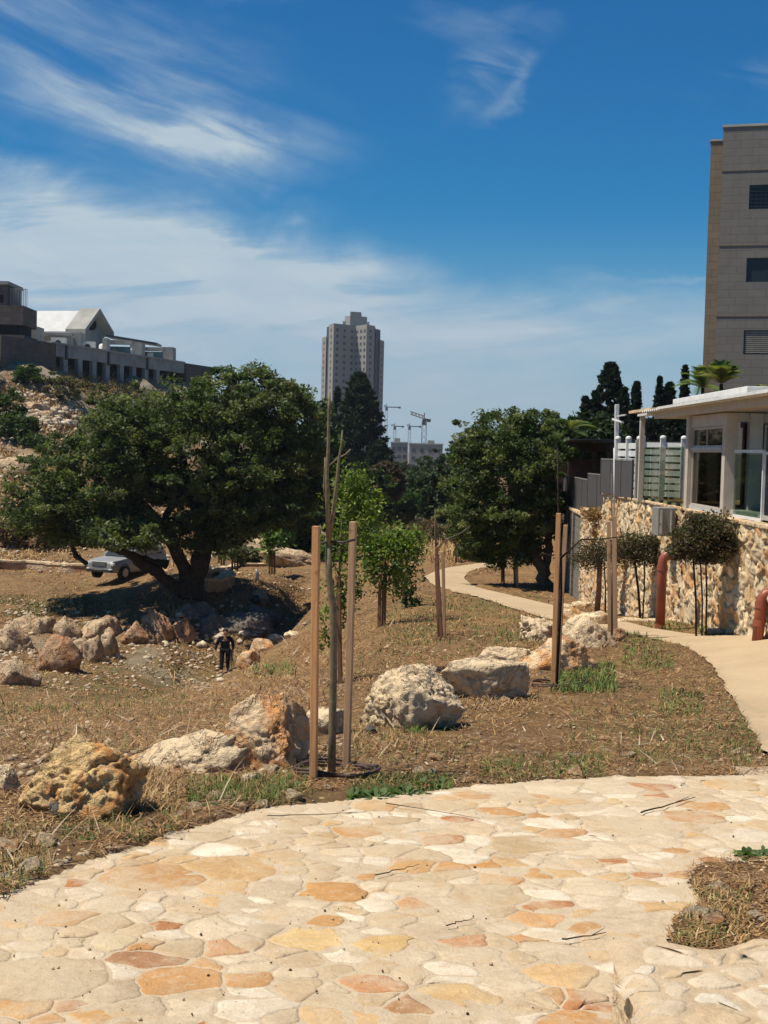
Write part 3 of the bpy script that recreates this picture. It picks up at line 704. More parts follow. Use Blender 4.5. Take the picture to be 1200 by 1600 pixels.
for i, a_ in enumerate([
    (14, 1018, 58, 40, 'rock_far', 'rounded cream boulder at the left picture edge on the valley bank'),
    (36, 985, 52, 24, 'rock_far', 'low pale rock above the left edge boulder on the valley bank'),
    (85, 1050, 66, 54, 'rock_red', 'big reddish brown boulder lowest on the left valley bank'),
    (66, 992, 40, 28, 'rock_far', 'small tan rock above the big reddish brown boulder'),
    (101, 1000, 40, 36, 'rock_far', 'blocky cream rock with a dark right side above the bank'),
    (122, 1030, 40, 34, 'rock_far', 'pale rock wedged between the reddish boulder and the grey one'),
    (145, 1034, 34, 40, 'rock_far', 'brown fronted boulder in the middle of the left bank'),
    (168, 1027, 30, 44, 'rock_far', 'tall grey boulder beside the brown fronted one'),
    (152, 998, 66, 34, 'rock_far', 'wide grey lichen boulder topping the middle bank pile'),
    (208, 1008, 56, 36, 'rock_red', 'rust coloured rock in the bank left of the tree shade'),
    (246, 1002, 50, 46, 'rock_red', 'tall rust brown rock at the edge of the tree shade'),
    (278, 1000, 44, 34, 'rock_red', 'brown rock at the right end of the left bank pile'),
    (20, 1072, 70, 40, 'rock_far', 'half buried brown rock at the lower left picture edge of the bank'),
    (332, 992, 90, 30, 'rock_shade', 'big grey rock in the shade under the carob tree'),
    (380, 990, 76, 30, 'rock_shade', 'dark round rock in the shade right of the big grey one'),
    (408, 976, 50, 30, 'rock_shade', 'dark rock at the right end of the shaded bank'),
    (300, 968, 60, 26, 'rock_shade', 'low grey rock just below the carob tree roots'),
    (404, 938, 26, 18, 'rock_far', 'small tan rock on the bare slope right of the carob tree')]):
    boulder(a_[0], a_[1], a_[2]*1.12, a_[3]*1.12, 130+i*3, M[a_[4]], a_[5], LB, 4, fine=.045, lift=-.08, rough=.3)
HB = 'limestone outcrops on the left hillside'
for i, a_ in enumerate([
    (30, 742, 90, 34, 'large pale limestone slab on the left hillside above the carob tree'),
    (52, 700, 60, 18, 'thin white ledge on the left hillside between two bushes'),
    (48, 643, 50, 16, 'flat white ledge in the rubble high on the left hillside'),
    (72, 655, 34, 14, 'small white ledge right of the flat one high on the left hillside'),
    (15, 830, 40, 26, 'pale broken rock at the left picture edge above the low stone wall'),
    (160, 845, 50, 30, 'pale rock behind the parked car under the carob branches'),
    (195, 838, 46, 26, 'white rock behind the car at the right under the carob branches')]):
    boulder(a_[0], a_[1], a_[2], a_[3], 230+i*3, M['rock_far'], a_[4], HB, 4, fine=.05, deep=.5)
boulder(395, 868, 120, 34, 251, M['rock_far'], 'long white limestone slope behind the row of far saplings', HB, 5, fine=.03, deep=.5, tilt=.22)
boulder(462, 886, 110, 30, 257, M['rock_far'], 'smooth pale limestone slope going down behind the front left stake', HB, 5, fine=.03, deep=.5, tilt=.3)
boulder(356, 866, 40, 44, 259, M['rock_far'], 'upright pale rock right of the carob trunk', HB, 4, fine=.05)
KB = 'pale kerb rocks along the wall side of the path'
for i, a_ in enumerate([(886, 951, 30, 6), (912, 947, 34, 7), (985, 972, 46, 6), (1022, 973, 38, 6), (1120, 990, 44, 7), (1152, 989, 30, 8), (1172, 986, 24, 6)]):
    boulder(a_[0], a_[1], a_[2], a_[3], 270+i, M['rock_cream'], ['flat kerb rock left of the thick brown stem', 'flat kerb rock in front of the thick brown stem', 'flat kerb rock left of the red wall pipe', 'flat kerb rock at the foot of the red wall pipe', 'long flat kerb rock right of the three stems', 'kerb rock midway between the stems and the right pipe', 'kerb rock touching the right hand pipe'][i], KB, 3, name='kerb_rock', cat='rock', cuts=3)

# loose stones: individuals near the camera, a scatter further off
STN = []
for k in range(4): STN.append(rock_shape(400+k, 3, cuts=6, fine=.03))
meshes = []
for k, (V, F) in enumerate(STN):
    for q, mm in enumerate(('rock_cream', 'rock_orange')):
        o = np_mesh('loose_stone', V*np.array([.5, .4, .3]), F, M[mm], smooth=True); meshes.append(o)
R1 = random.Random(12); used = [False]*8; made = 0
zones = [((150, 520), (1240, 1345), 60, 'small loose limestone in the weeds along the left curve of the paving edge'), ((560, 1180), (1120, 1225), 34, 'small loose limestone in the dry straw between the boulders and the far paving edge'), ((380, 560), (1190, 1240), 20, 'small loose limestone close around the front tree stakes'), ((690, 830), (1096, 1118), 12, 'small loose limestone at the foot of the flat topped slab boulder'), ((200, 330), (1210, 1235), 14, 'small loose limestone at the foot of the long low slab rock'), ((1060, 1200), (1380, 1480), 8, 'small loose stone in the soil patch beside the low wall at the right'), ((0, 140), (1292, 1370), 16, 'small loose limestone in the dry grass below the porous yellow boulder')]
def on_ground(x_, y_):
    return not (inpoly(np.array([x_]), np.array([y_]), PAV_POLY)[0] and not inpoly(np.array([x_]), np.array([y_]), BED_POLY)[0]) and not inpoly(np.array([x_]), np.array([y_]), PATH_POLY)[0]
for (xa, xb), (ya, yb), cnt, zlab in zones:
    c_ = 0
    while c_ < cnt:
        c_ += 1
        g_ = G(R1.uniform(xa, xb), R1.uniform(ya, yb))
        if not on_ground(g_.x, g_.y): continue
        k = R1.randrange(8); s_ = R1.choice((.05, .06, .08, .10, .15))*R1.uniform(.7, 1.2)
        if used[k]: o = meshes[k].copy(); C.objects.link(o)
        else: o = meshes[k]; used[k] = True
        o.location = (g_.x, g_.y, g_.z+s_*.1); o.scale = (s_, s_, s_*R1.uniform(.7, 1.1)); o.rotation_euler = (R1.uniform(-.4, .4), R1.uniform(-.4, .4), R1.uniform(0, 6.28))
        tag(o, zlab, 'stone', 'loose stones near the paving')
for k in range(8):
    if not used[k]: bpy.data.objects.remove(meshes[k])
def rubble(name, zones, seed, material, colr):
    """merged scatter of little broken stones"""
    r = np.random.default_rng(seed); V0, F0 = ico(1); VV = []; FF = []; CC = []; n = 0
    for (xa, xb), (ya, yb), cnt, s0, s1 in zones:
        cx = (xa+xb)/2; hx = (xb-xa)/2; cy = (ya+yb)/2; hy = (yb-ya)/2
        for _ in range(cnt):
            g_ = G(r.uniform(xa, xb), r.uniform(ya, yb))
            if g_.y < 9 and not on_ground(g_.x, g_.y): continue
            if inpoly(np.array([g_.x]), np.array([g_.y]), PATH_POLY)[0]: continue
            s_ = s0+(s1-s0)*r.random()**2.5; th = r.uniform(0, 6.28); ct, st = cos(th), sin(th)
            V = V0*r.uniform(.55, 1.2, V0.shape)*np.array([s_, s_*.8, s_*.6])
            V = np.c_[V[:, 0]*ct-V[:, 1]*st, V[:, 0]*st+V[:, 1]*ct, V[:, 2]+s_*.15]+np.array([g_.x, g_.y, g_.z])
            VV.append(V); FF.append(F0+n); n += len(V0)
            c_ = np.array(colr[r.integers(len(colr))])*r.uniform(.8, 1.15); CC.append(np.repeat(c_[None], len(V0), 0))
    o = np_mesh(name, np.concatenate(VV), np.concatenate(FF), material, col=np.concatenate(CC))
    return o
pale = [(.58, .45, .29), (.52, .39, .24), (.46, .30, .16), (.40, .30, .19), (.34, .26, .17)]
tag(rubble('gravel', [((0, 560), (1215, 1400), 1100, .008, .035), ((540, 1200), (1060, 1225), 1300, .008, .03), ((960, 1200), (1340, 1490), 700, .005, .02), ((0, 540), (1060, 1215), 900, .015, .06), ((-600, 0), (1080, 1420), 1200, .01, .05), ((560, 900), (960, 1100), 300, .01, .05)], 5, M['rubble'], pale), 'pale limestone gravel scattered through the straw and soil', 'gravel', kind='stuff')
tag(rubble('rubble', [((0, 350), (1010, 1080), 1100, .02, .15), ((0, 290), (955, 1030), 420, .03, .22), ((0, 130), (935, 960), 200, .03, .14), ((300, 500), (880, 985), 260, .03, .16), ((250, 430), (960, 1010), 200, .05, .35), ((0, 130), (560, 700), 500, .06, .4), ((0, 130), (680, 800), 500, .06, .4), ((0, 360), (800, 895), 500, .05, .3), ((20, 125), (615, 665), 500, .12, .6)], 6, M['rubble'], [(.56, .46, .33), (.48, .38, .27), (.42, .33, .23), (.37, .25, .15), (.52, .43, .30)]), 'broken pale limestone rubble strewn over the valley floor and hillside', 'rubble', kind='stuff')

_r = np.random.default_rng(77); _V0, _F0 = ico(1); _V = []; _F = []; _C = []; _k = 0
for _ in range(260):
    g_ = G(_r.uniform(0, 1200), 1225+375*_r.random()**1.2)
    if on_ground(g_.x, g_.y): continue
    s_ = .0022+.006*_r.random()**3; _V.append(_V0*_r.uniform(.6, 1.3, _V0.shape)*s_+np.array([g_.x, g_.y, -1.65-.07*g_.y+.004])); _F.append(_F0+_k*len(_V0)); _k += 1; _C.append(np.repeat([(.10, .065, .04) if _r.random() < .6 else (.45, .33, .2)], len(_V0), 0))
tag(np_mesh('paving_grit', np.concatenate(_V), np.concatenate(_F), M['rubble'], col=np.concatenate(_C)), 'dark specks and grit scattered over the paving', 'grit', kind='stuff')

# ---------------------------------------------------------------- straw, grass, weeds
def blades(name, zones, seed, up, colr, lab, cat, kind='stuff', wid=.004, label=True):
    r = np.random.default_rng(seed); Vs = []; Cs = []
    for z_ in zones:
        (xa, xb), (ya, yb), cnt, L0, L1 = z_[:5]; cl_ = z_[5] if len(z_) > 5 else 0
        px = r.uniform(xa, xb, cnt); 
        py = r.uniform(ya, yb, cnt)
        # solve ground hits on a coarse lattice of depth rather than one ray each
        gx = np.linspace(xa, xb, 14); gy = np.linspace(ya, yb, 22)
        DD = np.array([[G(a, b).y for a in gx] for b in gy])
        fx = np.clip((px-xa)/(xb-xa)*13, 0, 12.999); fy = np.clip((py-ya)/(yb-ya)*21, 0, 20.999); ix = fx.astype(int); iy = fy.astype(int); fx -= ix; fy -= iy
        LD = np.log(DD); D = np.exp(LD[iy, ix]*(1-fx)*(1-fy)+LD[iy, ix+1]*fx*(1-fy)+LD[iy+1, ix]*(1-fx)*fy+LD[iy+1, ix+1]*fx*fy)
        x_ = np.array([P(a, 800, d).x for a, d in zip(px, D)]); y_ = D
        if cl_:
            q = fbm(np.c_[x_, y_, x_*0]*cl_, 3, seed+3); k = q > r.uniform(-.55, .25, len(q)); x_, y_ = x_[k], y_[k]
        k = ~(inpoly(x_, y_, PATH_POLY)) & ~(inpoly(x_, y_, PAV_POLY) & ~inpoly(x_, y_, BED_POLY)); x_, y_ = x_[k], y_[k]
        z0 = H(x_, y_)+.01+(.06 if False else 0); n = len(x_)
        L_ = L0+(L1-L0)*r.random(n)**1.5; th = r.uniform(0, 2*pi, n)
        el_ = np.clip(r.normal(up, .28, n), -.05, 1.5) if up < .6 else np.clip(r.normal(up, .3, n), .4, 1.57)
        d = np.c_[np.cos(th)*np.cos(el_), np.sin(th)*np.cos(el_), np.sin(el_)]
        wv = np.c_[-np.sin(th), np.cos(th), np.zeros(n)]*(wid*np.maximum(1, y_/9)*r.uniform(.6, 1.5, n))[:, None]
        b0 = np.c_[x_, y_, z0+r.uniform(0, .03, n)*(up < .6)]
        mid = b0+d*(L_*.55)[:, None]; tip = b0+d*L_[:, None]+np.c_[np.zeros(n), np.zeros(n), -L_*.18*(up > .3)]+np.c_[np.cos(th), np.sin(th), 0*th]*(L_*.12)[:, None]
        V = np.stack([b0-wv, b0+wv, mid+wv*.8, mid-wv*.8, tip+wv*.15, tip-wv*.15], 1)
        c_ = np.array(colr)[r.integers(0, len(colr), n)]*r.uniform(.75, 1.25, (n, 1))
        Vs.append(V.reshape(-1, 3)); Cs.append(np.repeat(c_, 6, 0))
    V = np.concatenate(Vs); cc = np.concatenate(Cs); n = len(V)//6; b = np.arange(n)[:, None]*6
    F = np.concatenate([b+np.array([0, 1, 2, 3]), b+np.array([3, 2, 4, 5])])
    o = np_mesh(name, V, F, M['blade'], col=cc)
    return tag(o, lab, cat, kind=kind)
straw = [(.42, .26, .115), (.36, .205, .085), (.22, .12, .053), (.16, .085, .038), (.40, .275, .145), (.10, .055, .028), (.26, .14, .06), (.20, .11, .05)]
blades('straw', [((-40, 1240), (1060, 1240), 56000, .02, .10, 2.2), ((-40, 500), (1215, 1410), 16000, .02, .12, 3), ((480, 1140), (960, 1070), 20000, .03, .13, 1.4), ((-40, 520), (1060, 1180), 20000, .03, .14, 1.5), ((1040, 1240), (1345, 1500), 3600, .015, .06), ((0, 500), (1000, 1100), 16000, .05, .16, .6), ((440, 740), (900, 1070), 22000, .05, .16, .8), ((300, 480), (890, 1000), 7000, .06, .22, .5), ((0, 300), (885, 1000), 12000, .06, .22, .4), ((780, 960), (880, 980), 6000, .05, .2, .6), ((690, 800), (870, 900), 3000, .08, .25), ((-700, -40), (1060, 1420), 26000, .03, .13), ((1240, 1500), (1060, 1200), 8000, .02, .1), ((-600, 0), (890, 1060), 12000, .08, .25, .4)], 21, .10, straw, 'cut dry straw lying over the brown soil', 'straw', wid=.0028)
blades('twig_litter', [((-40, 540), (1060, 1200), 700, .1, .4), ((480, 1180), (980, 1220), 500, .08, .3), ((0, 400), (1240, 1380), 160, .1, .4), ((350, 520), (920, 1060), 120, .2, .5)], 23, .15, [(.34, .24, .15), (.12, .08, .05), (.45, .36, .25), (.08, .05, .035)], 'loose dry twigs and stalks lying on the slope', 'twigs', wid=.004)
grn = [(.10, .15, .03), (.13, .18, .045), (.065, .11, .025), (.17, .19, .06)]
gz_ = [((300, 470), (1220, 1262), 3240, .03, .11, 6), ((870, 970), (1040, 1085), 2700, .05, .16), ((980, 1060), (1000, 1050), 1620, .04, .12, 5), ((760, 960), (1185, 1225), 2340, .02, .09, 7), ((1040, 1110), (1080, 1120), 900, .03, .1, 6), ((560, 760), (1130, 1200), 900, .03, .1, 5), ((560, 720), (1215, 1255), 2160, .03, .1, 6), ((0, 90), (1290, 1405), 600, .02, .08, 5), ((600, 850), (930, 1010), 4680, .04, .14, 1.4), ((1080, 1200), (1395, 1490), 1500, .01, .06, 4), ((100, 300), (1270, 1320), 900, .03, .09, 6), ((960, 1130), (975, 998), 1620, .05, .16, 1.5), ((1170, 1200), (970, 992), 720, .05, .2), ((1000, 1190), (1130, 1200), 1260, .02, .09, 5), ((640, 680), (1130, 1150), 450, .03, .12), ((400, 470), (1040, 1060), 270, .1, .3), ((0, 300), (1060, 1120), 2600, .05, .16, .7), ((0, 200), (930, 965), 3000, .04, .14, .5), ((440, 500), (1205, 1250), 500, .03, .1, 6), ((1160, 1210), (1100, 1200), 700, .02, .08, 6), ((700, 860), (1010, 1050), 700, .04, .12, 3), ((560, 700), (960, 1060), 1800, .03, .1, 1.5), ((900, 1160), (1050, 1200), 2200, .02, .09, 1.2), ((0, 420), (1085, 1180), 2400, .03, .1, .9)]
blades('grass', gz_, 25, 1.0, grn, 'short green grass tufts growing through the dry litter', 'grass', wid=.0024)
dry = [(.42, .28, .12), (.36, .22, .09), (.48, .35, .18), (.26, .16, .08)]
blades('dry_grass', [((170, 290), (1215, 1275), 2600, .04, .17, 4), ((560, 680), (1130, 1175), 900, .03, .12, 4), ((730, 850), (1080, 1110), 800, .03, .1), ((0, 130), (840, 880), 3000, .1, .35, .5), ((0, 130), (560, 860), 16000, .1, .6, .15), ((0, 300), (560, 640), 9000, .2, .9, .2), ((340, 470), (890, 1000), 3000, .05, .18, .5), ((600, 760), (790, 880), 12000, .5, 1.5, .1), ((1100, 1200), (1380, 1480), 700, .02, .08), ((0, 90), (1290, 1400), 500, .02, .1), ((0, 420), (930, 1060), 12000, .04, .16, .3)], 27, .8, dry, 'dry tan grass standing in tufts on the banks and hillside', 'dry grass', wid=.0026)

# leafy weeds beside the front stakes and in the dirt bed
def leaf_card(r, L_, w_, th, el_, base, droop=.3):
    d = np.array([cos(th)*cos(el_), sin(th)*cos(el_), sin(el_)]); s_ = np.array([-sin(th), cos(th), 0])
    n_ = np.cross(d, s_); pts = []
    for t_, ww in ((0, .12), (.35, .8), (.7, 1.0), (1, .1)):
        c_ = base+d*L_*t_-np.array([0, 0, droop*L_*t_*t_]); pts += [c_-s_*w_*ww/2-n_*w_*.12, c_+s_*w_*ww/2-n_*w_*.12]
    return pts, [(0, 1, 3, 2), (2, 3, 5, 4), (4, 5, 7, 6)]
def weed(px, py, rad_, n, seed, label, L0=.06, L1=.14):
    g_ = G(px, py); r = random.Random(seed); V = []; F = []; Cc = []
    for k in range(n):
        a = r.uniform(0, 6.28); q = rad_*sqrt(r.random()); bx, by = q*cos(a), q*sin(a)*.6
        bz = gz(g_.x+bx, g_.y+by)-g_.z
        c_ = np.array(r.choice(((.10, .155, .045), (.075, .12, .035), (.13, .19, .065))))
        for l in range(r.randint(5, 8)):
            p_, f_ = leaf_card(r, r.uniform(L0, L1), r.uniform(.018, .04), r.uniform(0, 6.28), r.uniform(.15, 1.1), np.array([bx, by, bz]))
            o = len(V); V += p_; F += [tuple(i+o for i in q_) for q_ in f_]; Cc += [c_*r.uniform(.8, 1.2)]*8
    o = np_mesh('leafy_weed', V, F, M['leaf'], col=np.array(Cc), smooth=True); o.location = g_
    tag(o, label, 'weed', 'leafy weeds at the paving edge')
weed(575, 1247, .13, 16, 1, 'leafy green weed at the paving edge just right of the hose ring')
weed(625, 1240, .16, 22, 2, 'widest leafy green weed at the paving edge right of the front stakes')
weed(672, 1232, .11, 10, 3, 'small leafy weed at the right end of the weed patch by the paving')
weed(1176, 1338, .09, 16, 4, 'dark green rosette weed on the paving at the right picture edge', .03, .08)
weed(330, 1262, .06, 8, 5, 'little green weed in the litter left of the hose ring', .03, .07)
weed(455, 1232, .08, 9, 6, 'green weed touching the left side of the hose ring', .04, .09)
weed(137, 1318, .05, 7, 7, 'little green weed below the porous yellow boulder', .03, .07)
weed(905, 1212, .07, 8, 8, 'low green weed at the far paving edge', .03, .07)
# sticks on the paving
def stick(px0, py0, px1, py1, label, r_=.006, fork=True):
    a = G(px0, py0); b = G(px1, py1); m_ = (a+b)/2; mb = MB(); rr = random.Random(int(px0))
    n = 8; pts = []
    for k in range(n+1):
        t_ = k/n; p = a.lerp(b, t_); p.x += rr.uniform(-.012, .012); p.y += rr.uniform(-.012, .012); p.z = -1.65-.07*p.y+.018; pts.append(p-m_)
    mb.tube(pts, [r_*(1-.6*k/n) for k in range(n+1)], 5)
    if fork: q = pts[5]; mb.tube([q, q+(pts[-1]-pts[5])*.6+Vector((.03, .06, .004))], [r_*.6, r_*.3], 4)
    o = mb.build('stick', M['bark'], smooth=True); o.location = m_; tag(o, label, 'stick')
stick(1000, 1277, 1083, 1254, 'dark forked stick lying on the far right of the paving')
stick(876, 1474, 945, 1464, 'short dark stick on the paving left of the low wall', .004)
stick(590, 1372, 655, 1357, 'short dark twig in the middle of the paving', .0035, False)
stick(420, 1281, 560, 1276, 'thin long twig on the paving below the hose ring', .003, False)
stick(600, 1262, 752, 1285, 'thin curved twig on the paving below the leafy weeds', .003, False)
stick(700, 1452, 742, 1440, 'small twig on the paving right of centre', .003, False)
# ---------------------------------------------------------------- staked saplings
def sapling(px, py, D, label, stakes, trunk=None, branches=(), crown=None, group='staked young trees', ring=None, trunk_mat='bark_green', smat='stake', cat='staked sapling', leafc=((.13, .19, .03), (.19, .24, .045), (.09, .135, .025)), leaf=(.05, .10), tie=None, nl=0):
    """stakes: (px_base, py_base, px_top, py_top, size, dD, mat); trunk: [(px,py,r)...]; branches: lists of (px,py,r); all at depth D"""
    g_ = at(px, D); root = empty('staked_sapling', g_, label, cat, group)
    for (bx, by, tx, ty, w_, dd, mm) in stakes:
        a = at(bx, D+dd); a.z -= .1; b = P(tx, ty, D+dd); mb = MB(); mb.bar(a-g_, b-g_, w_, w_, Vector((.25, 1, 0)))
        mb.build('stake', M[mm], root, bevel=.004)
    allb = []
    if trunk:
        mb = MB(); pts = [P(x_, y_, D)-g_ for x_, y_, r_ in trunk]; pts[0] = Vector((pts[0].x, 0, -.06)); mb.tube(pts, [q[2] for q in trunk], 9); allb.append(pts)
        tr = mb.build('trunk', M[trunk_mat], root, smooth=True)
        for k, br in enumerate(branches):
            mb = MB(); pts = [P(x_, y_, D+.05*k-.03*len(br))-g_ for x_, y_, r_ in br]; pts[0] = P(br[0][0], br[0][1], D)-g_
            mb.tube(pts, [q[2] for q in br], 7); mb.build('branch', M[trunk_mat], root, smooth=True); allb.append(pts)
    if tie:
        for (ax, ay, bx, by) in tie:
            mb = MB(); a = P(ax, ay, D-.02)-g_; b = P(bx, by, D-.02)-g_; m_ = (a+b)/2-Vector((0, 0, .015))
            mb.tube([a, m_, b], .009, 6); mb.build('tie', M['dark_hose'], root, smooth=True)
    if crown:
        leaves(crown, D, g_, root, leafc, leaf, 'crown')
    if ring:
        (rx, n_) = ring; mb = MB()
        for q in range(n_):
            pts = []
            for k in range(41):
                th = 2*pi*k/40+q; rr = rx*(1+.05*sin(2*th+q)+.05*q-.04); x_, y_ = g_.x+rr*cos(th)+.02*q, g_.y+rr*sin(th)*1.0
                pts.append(Vector((x_-g_.x, y_-g_.y, gz(x_, y_)-g_.z+.035+.014*q+.012*sin(3*th+q))))
            mb.tube(pts, .0115, 6)
        o = mb.build('hose_ring', M['black_hose'], None, smooth=True); o.location = g_
        tag(o, 'coil of brown hose ringing the '+ring_names.pop(0), 'hose', 'irrigation hose rings')
    return root
ring_names = ['front staked sapling', 'dark staked sapling by the path boulders']
def leaves(blobs, D, g_, root, colr, ls, name, mt='leaf', seed=None, fold=True):
    """blobs: (px, py, rpx, rpy, rdepth_m, count) at depth D: leaves filling soft-edged lumps"""
    r = np.random.default_rng(seed or int(abs(g_.x)*100+D*7)+3); Vs = []; Cs = []
    for (px, py, rx, ry, rd, cnt) in blobs:
        c_ = P(px, py, D)-g_; sx = rx/FPX*D; sz = ry/FPX*D
        k = max(3, cnt//28); n = r.normal(size=(k, 3)); n /= np.linalg.norm(n, axis=1)[:, None]; rr = r.random(k)**.45
        cc = n*rr[:, None]*np.array([sx, rd, sz])+np.array(c_)
        q = r.integers(0, k, cnt); p = cc[q]+r.normal(size=(cnt, 3))*np.array([sx, rd, sz])*.21
        cb = np.array(colr)[r.integers(0, len(colr), k)][q]
        Vs.append(p); Cs.append(cb*r.uniform(.7, 1.3, (cnt, 1)))
    return leafmesh(np.concatenate(Vs), np.concatenate(Cs), ls, name, root, r, M[mt])
def leafmesh(p, c, ls, name, root, r, material, aspect=.5, upb=.35):
    n = len(p); nv = r.normal(size=(n, 3)); nv[:, 2] = np.abs(nv[:, 2])+upb; nv /= np.linalg.norm(nv, axis=1)[:, None]
    t_ = r.normal(size=(n, 3)); t_ -= (t_*nv).sum(1)[:, None]*nv; t_ /= np.linalg.norm(t_, axis=1)[:, None]; s_ = np.cross(nv, t_)
    L_ = r.uniform(ls[0], ls[1], n)[:, None]
    V = np.stack([p-t_*L_*.5, p+s_*L_*aspect*.5-nv*L_*.06, p+t_*L_*.5-nv*L_*.12, p-s_*L_*aspect*.5-nv*L_*.06], 1).reshape(-1, 3)
    F = np.arange(4*n).reshape(n, 4)
    return np_mesh(name, V, F, material, root, col=np.repeat(c, 4, 0))

DF = G(518, 1212).y
sapling(518, 1212, DF, 'front leafless sapling held between two tall square wooden stakes beside the paving', [(490, 1228, 494, 822, .047, -.28, 'stake'), (541, 1192, 552, 815, .047, .25, 'stake_grey')],
    [(518, 1214, .031), (519, 1150, .028), (521, 1050, .026), (521, 960, .025), (514, 900, .024), (513, 840, .021)],
    [[(514, 850, .019), (512, 790, .015), (511, 740, .013), (513, 700, .012), (514, 640, .010), (515, 612, .007)],
     [(514, 845, .018), (521, 800, .015), (526, 755, .012), (530, 715, .009), (534, 690, .006), (535, 672, .005)],
     [(512, 800, .012), (507, 760, .011), (508, 735, .008), (508, 715, .006)],
     [(514, 728, .006), (528, 716, .006), (540, 710, .005), (548, 702, .005)],
     [(511, 838, .012), (503, 832, .009)]], ring=(.27, 3), tie=[(487, 847, 518, 845), (516, 846, 555, 843)])
# small white tag on the front stake
sapling(528, 1070, G(528, 1068).y, 'leafy bright green young tree with reddish stakes behind the front stakes', [(521, 1058, 519, 905, .045, .2, 'stake_dark'), (532, 1070, 529, 900, .05, -.2, 'stake_dark')],
    [(524, 1068, .02), (525, 980, .018), (530, 900, .015), (534, 820, .012), (540, 760, .008)],
    [[(530, 900, .01), (512, 860, .008), (500, 820, .005)], [(534, 820, .01), (556, 790, .006), (575, 780, .004)]],
    crown=[(545, 770, 36, 46, .3, 1300), (572, 800, 32, 36, .28, 900), (522, 850, 26, 40, .25, 520), (535, 910, 34, 44, .28, 900), (520, 960, 26, 26, .22, 300), (548, 850, 30, 30, .25, 480), (515, 1005, 20, 30, .15, 140), (590, 770, 14, 12, .15, 90)], leaf=(.035, .075))
sapling(597, 980, G(597, 980).y, 'round bushy green young tree on two brown stakes in the middle lawn', [(592, 980, 595, 870, .06, -.2, 'stake_dark'), (600, 978, 603, 880, .06, .2, 'stake_dark')],
    [(597, 980, .02), (598, 920, .018), (604, 860, .012), (608, 820, .008)], [],
    crown=[(605, 850, 46, 32, .5, 1500), (590, 880, 36, 34, .4, 900), (640, 850, 34, 26, .4, 700), (612, 905, 34, 26, .4, 560), (575, 850, 20, 24, .3, 240)], leaf=(.06, .13))
sapling(635, 950, G(635, 950).y, 'small drooping sapling right of the round bushy young tree', [(634, 950, 634, 905, .05, 0, 'stake_dark')],
    [(635, 950, .02), (636, 905, .015), (637, 870, .01)], [], crown=[(636, 895, 24, 38, .35, 700), (640, 930, 16, 18, .2, 200)], leaf=(.07, .15), leafc=((.08, .14, .035), (.06, .10, .03)))
sapling(690, 998, G(690, 998).y, 'bare sapling with two spreading side branches among three thin stakes in the lawn', [(691, 998, 682, 855, .05, -.25, 'stake_dark'), (695, 990, 692, 862, .05, .15, 'stake_grey'), (686, 985, 681, 870, .045, .3, 'stake_dark')],
    [(688, 996, .028), (686, 930, .024), (682, 870, .02), (680, 830, .014), (680, 795, .008)],
    [[(682, 858, .012), (700, 842, .010), (722, 832, .008), (735, 822, .005)], [(681, 845, .010), (672, 835, .007), (655, 838, .004)]], trunk_mat='bark_pale')
D8 = G(866, 1074).y
sapling(868, 1074, D8, 'bare sapling with a long crooked side branch tied to dark stakes by the path boulders', [(864, 1075, 873, 802, .055, -.1, 'stake'), (870, 1062, 884, 820, .05, .35, 'stake_grey')],
    [(868, 1072, .03), (872, 1000, .028), (876, 930, .024), (876, 870, .02), (873, 820, .012), (872, 760, .011), (871, 700, .008)],
    [[(876, 872, .013), (892, 858, .011), (908, 843, .010), (940, 842, .008), (975, 838, .006), (1008, 826, .003)], [(873, 866, .010), (860, 868, .008), (846, 864, .005)]], trunk_mat='bark', ring=(.3, 2), tie=[(864, 872, 880, 868)])
D9 = G(960, 996).y
sapling(958, 996, D9, 'tall thin bare sapling between stakes at the bend of the path', [(962, 994, 960, 806, .07, -.1, 'stake_grey'), (953, 985, 951, 815, .06, .3, 'stake_grey')],
    [(957, 994, .02), (956, 920, .018), (958, 850, .014), (956, 800, .010), (955, 740, .006)], [[(957, 850, .008), (964, 800, .005), (968, 770, .003)]], trunk_mat='bark_pale')
mb = MB(); a = P(960, 806, D9); mb.tube([Vector((0, 0, -.1)), P(959.5, 700, D9)-a], [.012, .010], 6); o = mb.build('thin_pole', M['white_paint'], smooth=True); o.location = a
tag(o, 'thin pale pole rising from the top of the path bend stake', 'pole')
FS = 'far saplings on the left slope'
for px, py, w_, h_, lab, c_ in ((425, 897, 20, 60, 'far green sapling on three reddish stakes left of the front stake', 1), (367, 893, 22, 42, 'far olive sapling just right of the carob trunk', 0), (448, 884, 16, 62, 'dark far sapling right of the green one on reddish stakes', 2), (346, 882, 16, 40, 'far thin sapling nearest the carob trunk', 0)):
    D = G(px, py).y
    sapling(px, py, D, lab, [(px-4, py, px-4, py-34, .09, 0, 'stake_dark'), (px+4, py, px+4, py-32, .09, .1, 'stake_dark')], [(px, py, .05), (px, py-30, .04), (px+1, py-h_, .02)], [],
        crown=[(px, py-h_*.8, w_, h_*.42, .7, 420)], group=FS, leaf=(.2, .42), leafc=[((.09, .11, .03), (.07, .09, .03)), ((.09, .17, .03), (.12, .2, .04)), ((.04, .08, .02), (.06, .1, .03))][c_])
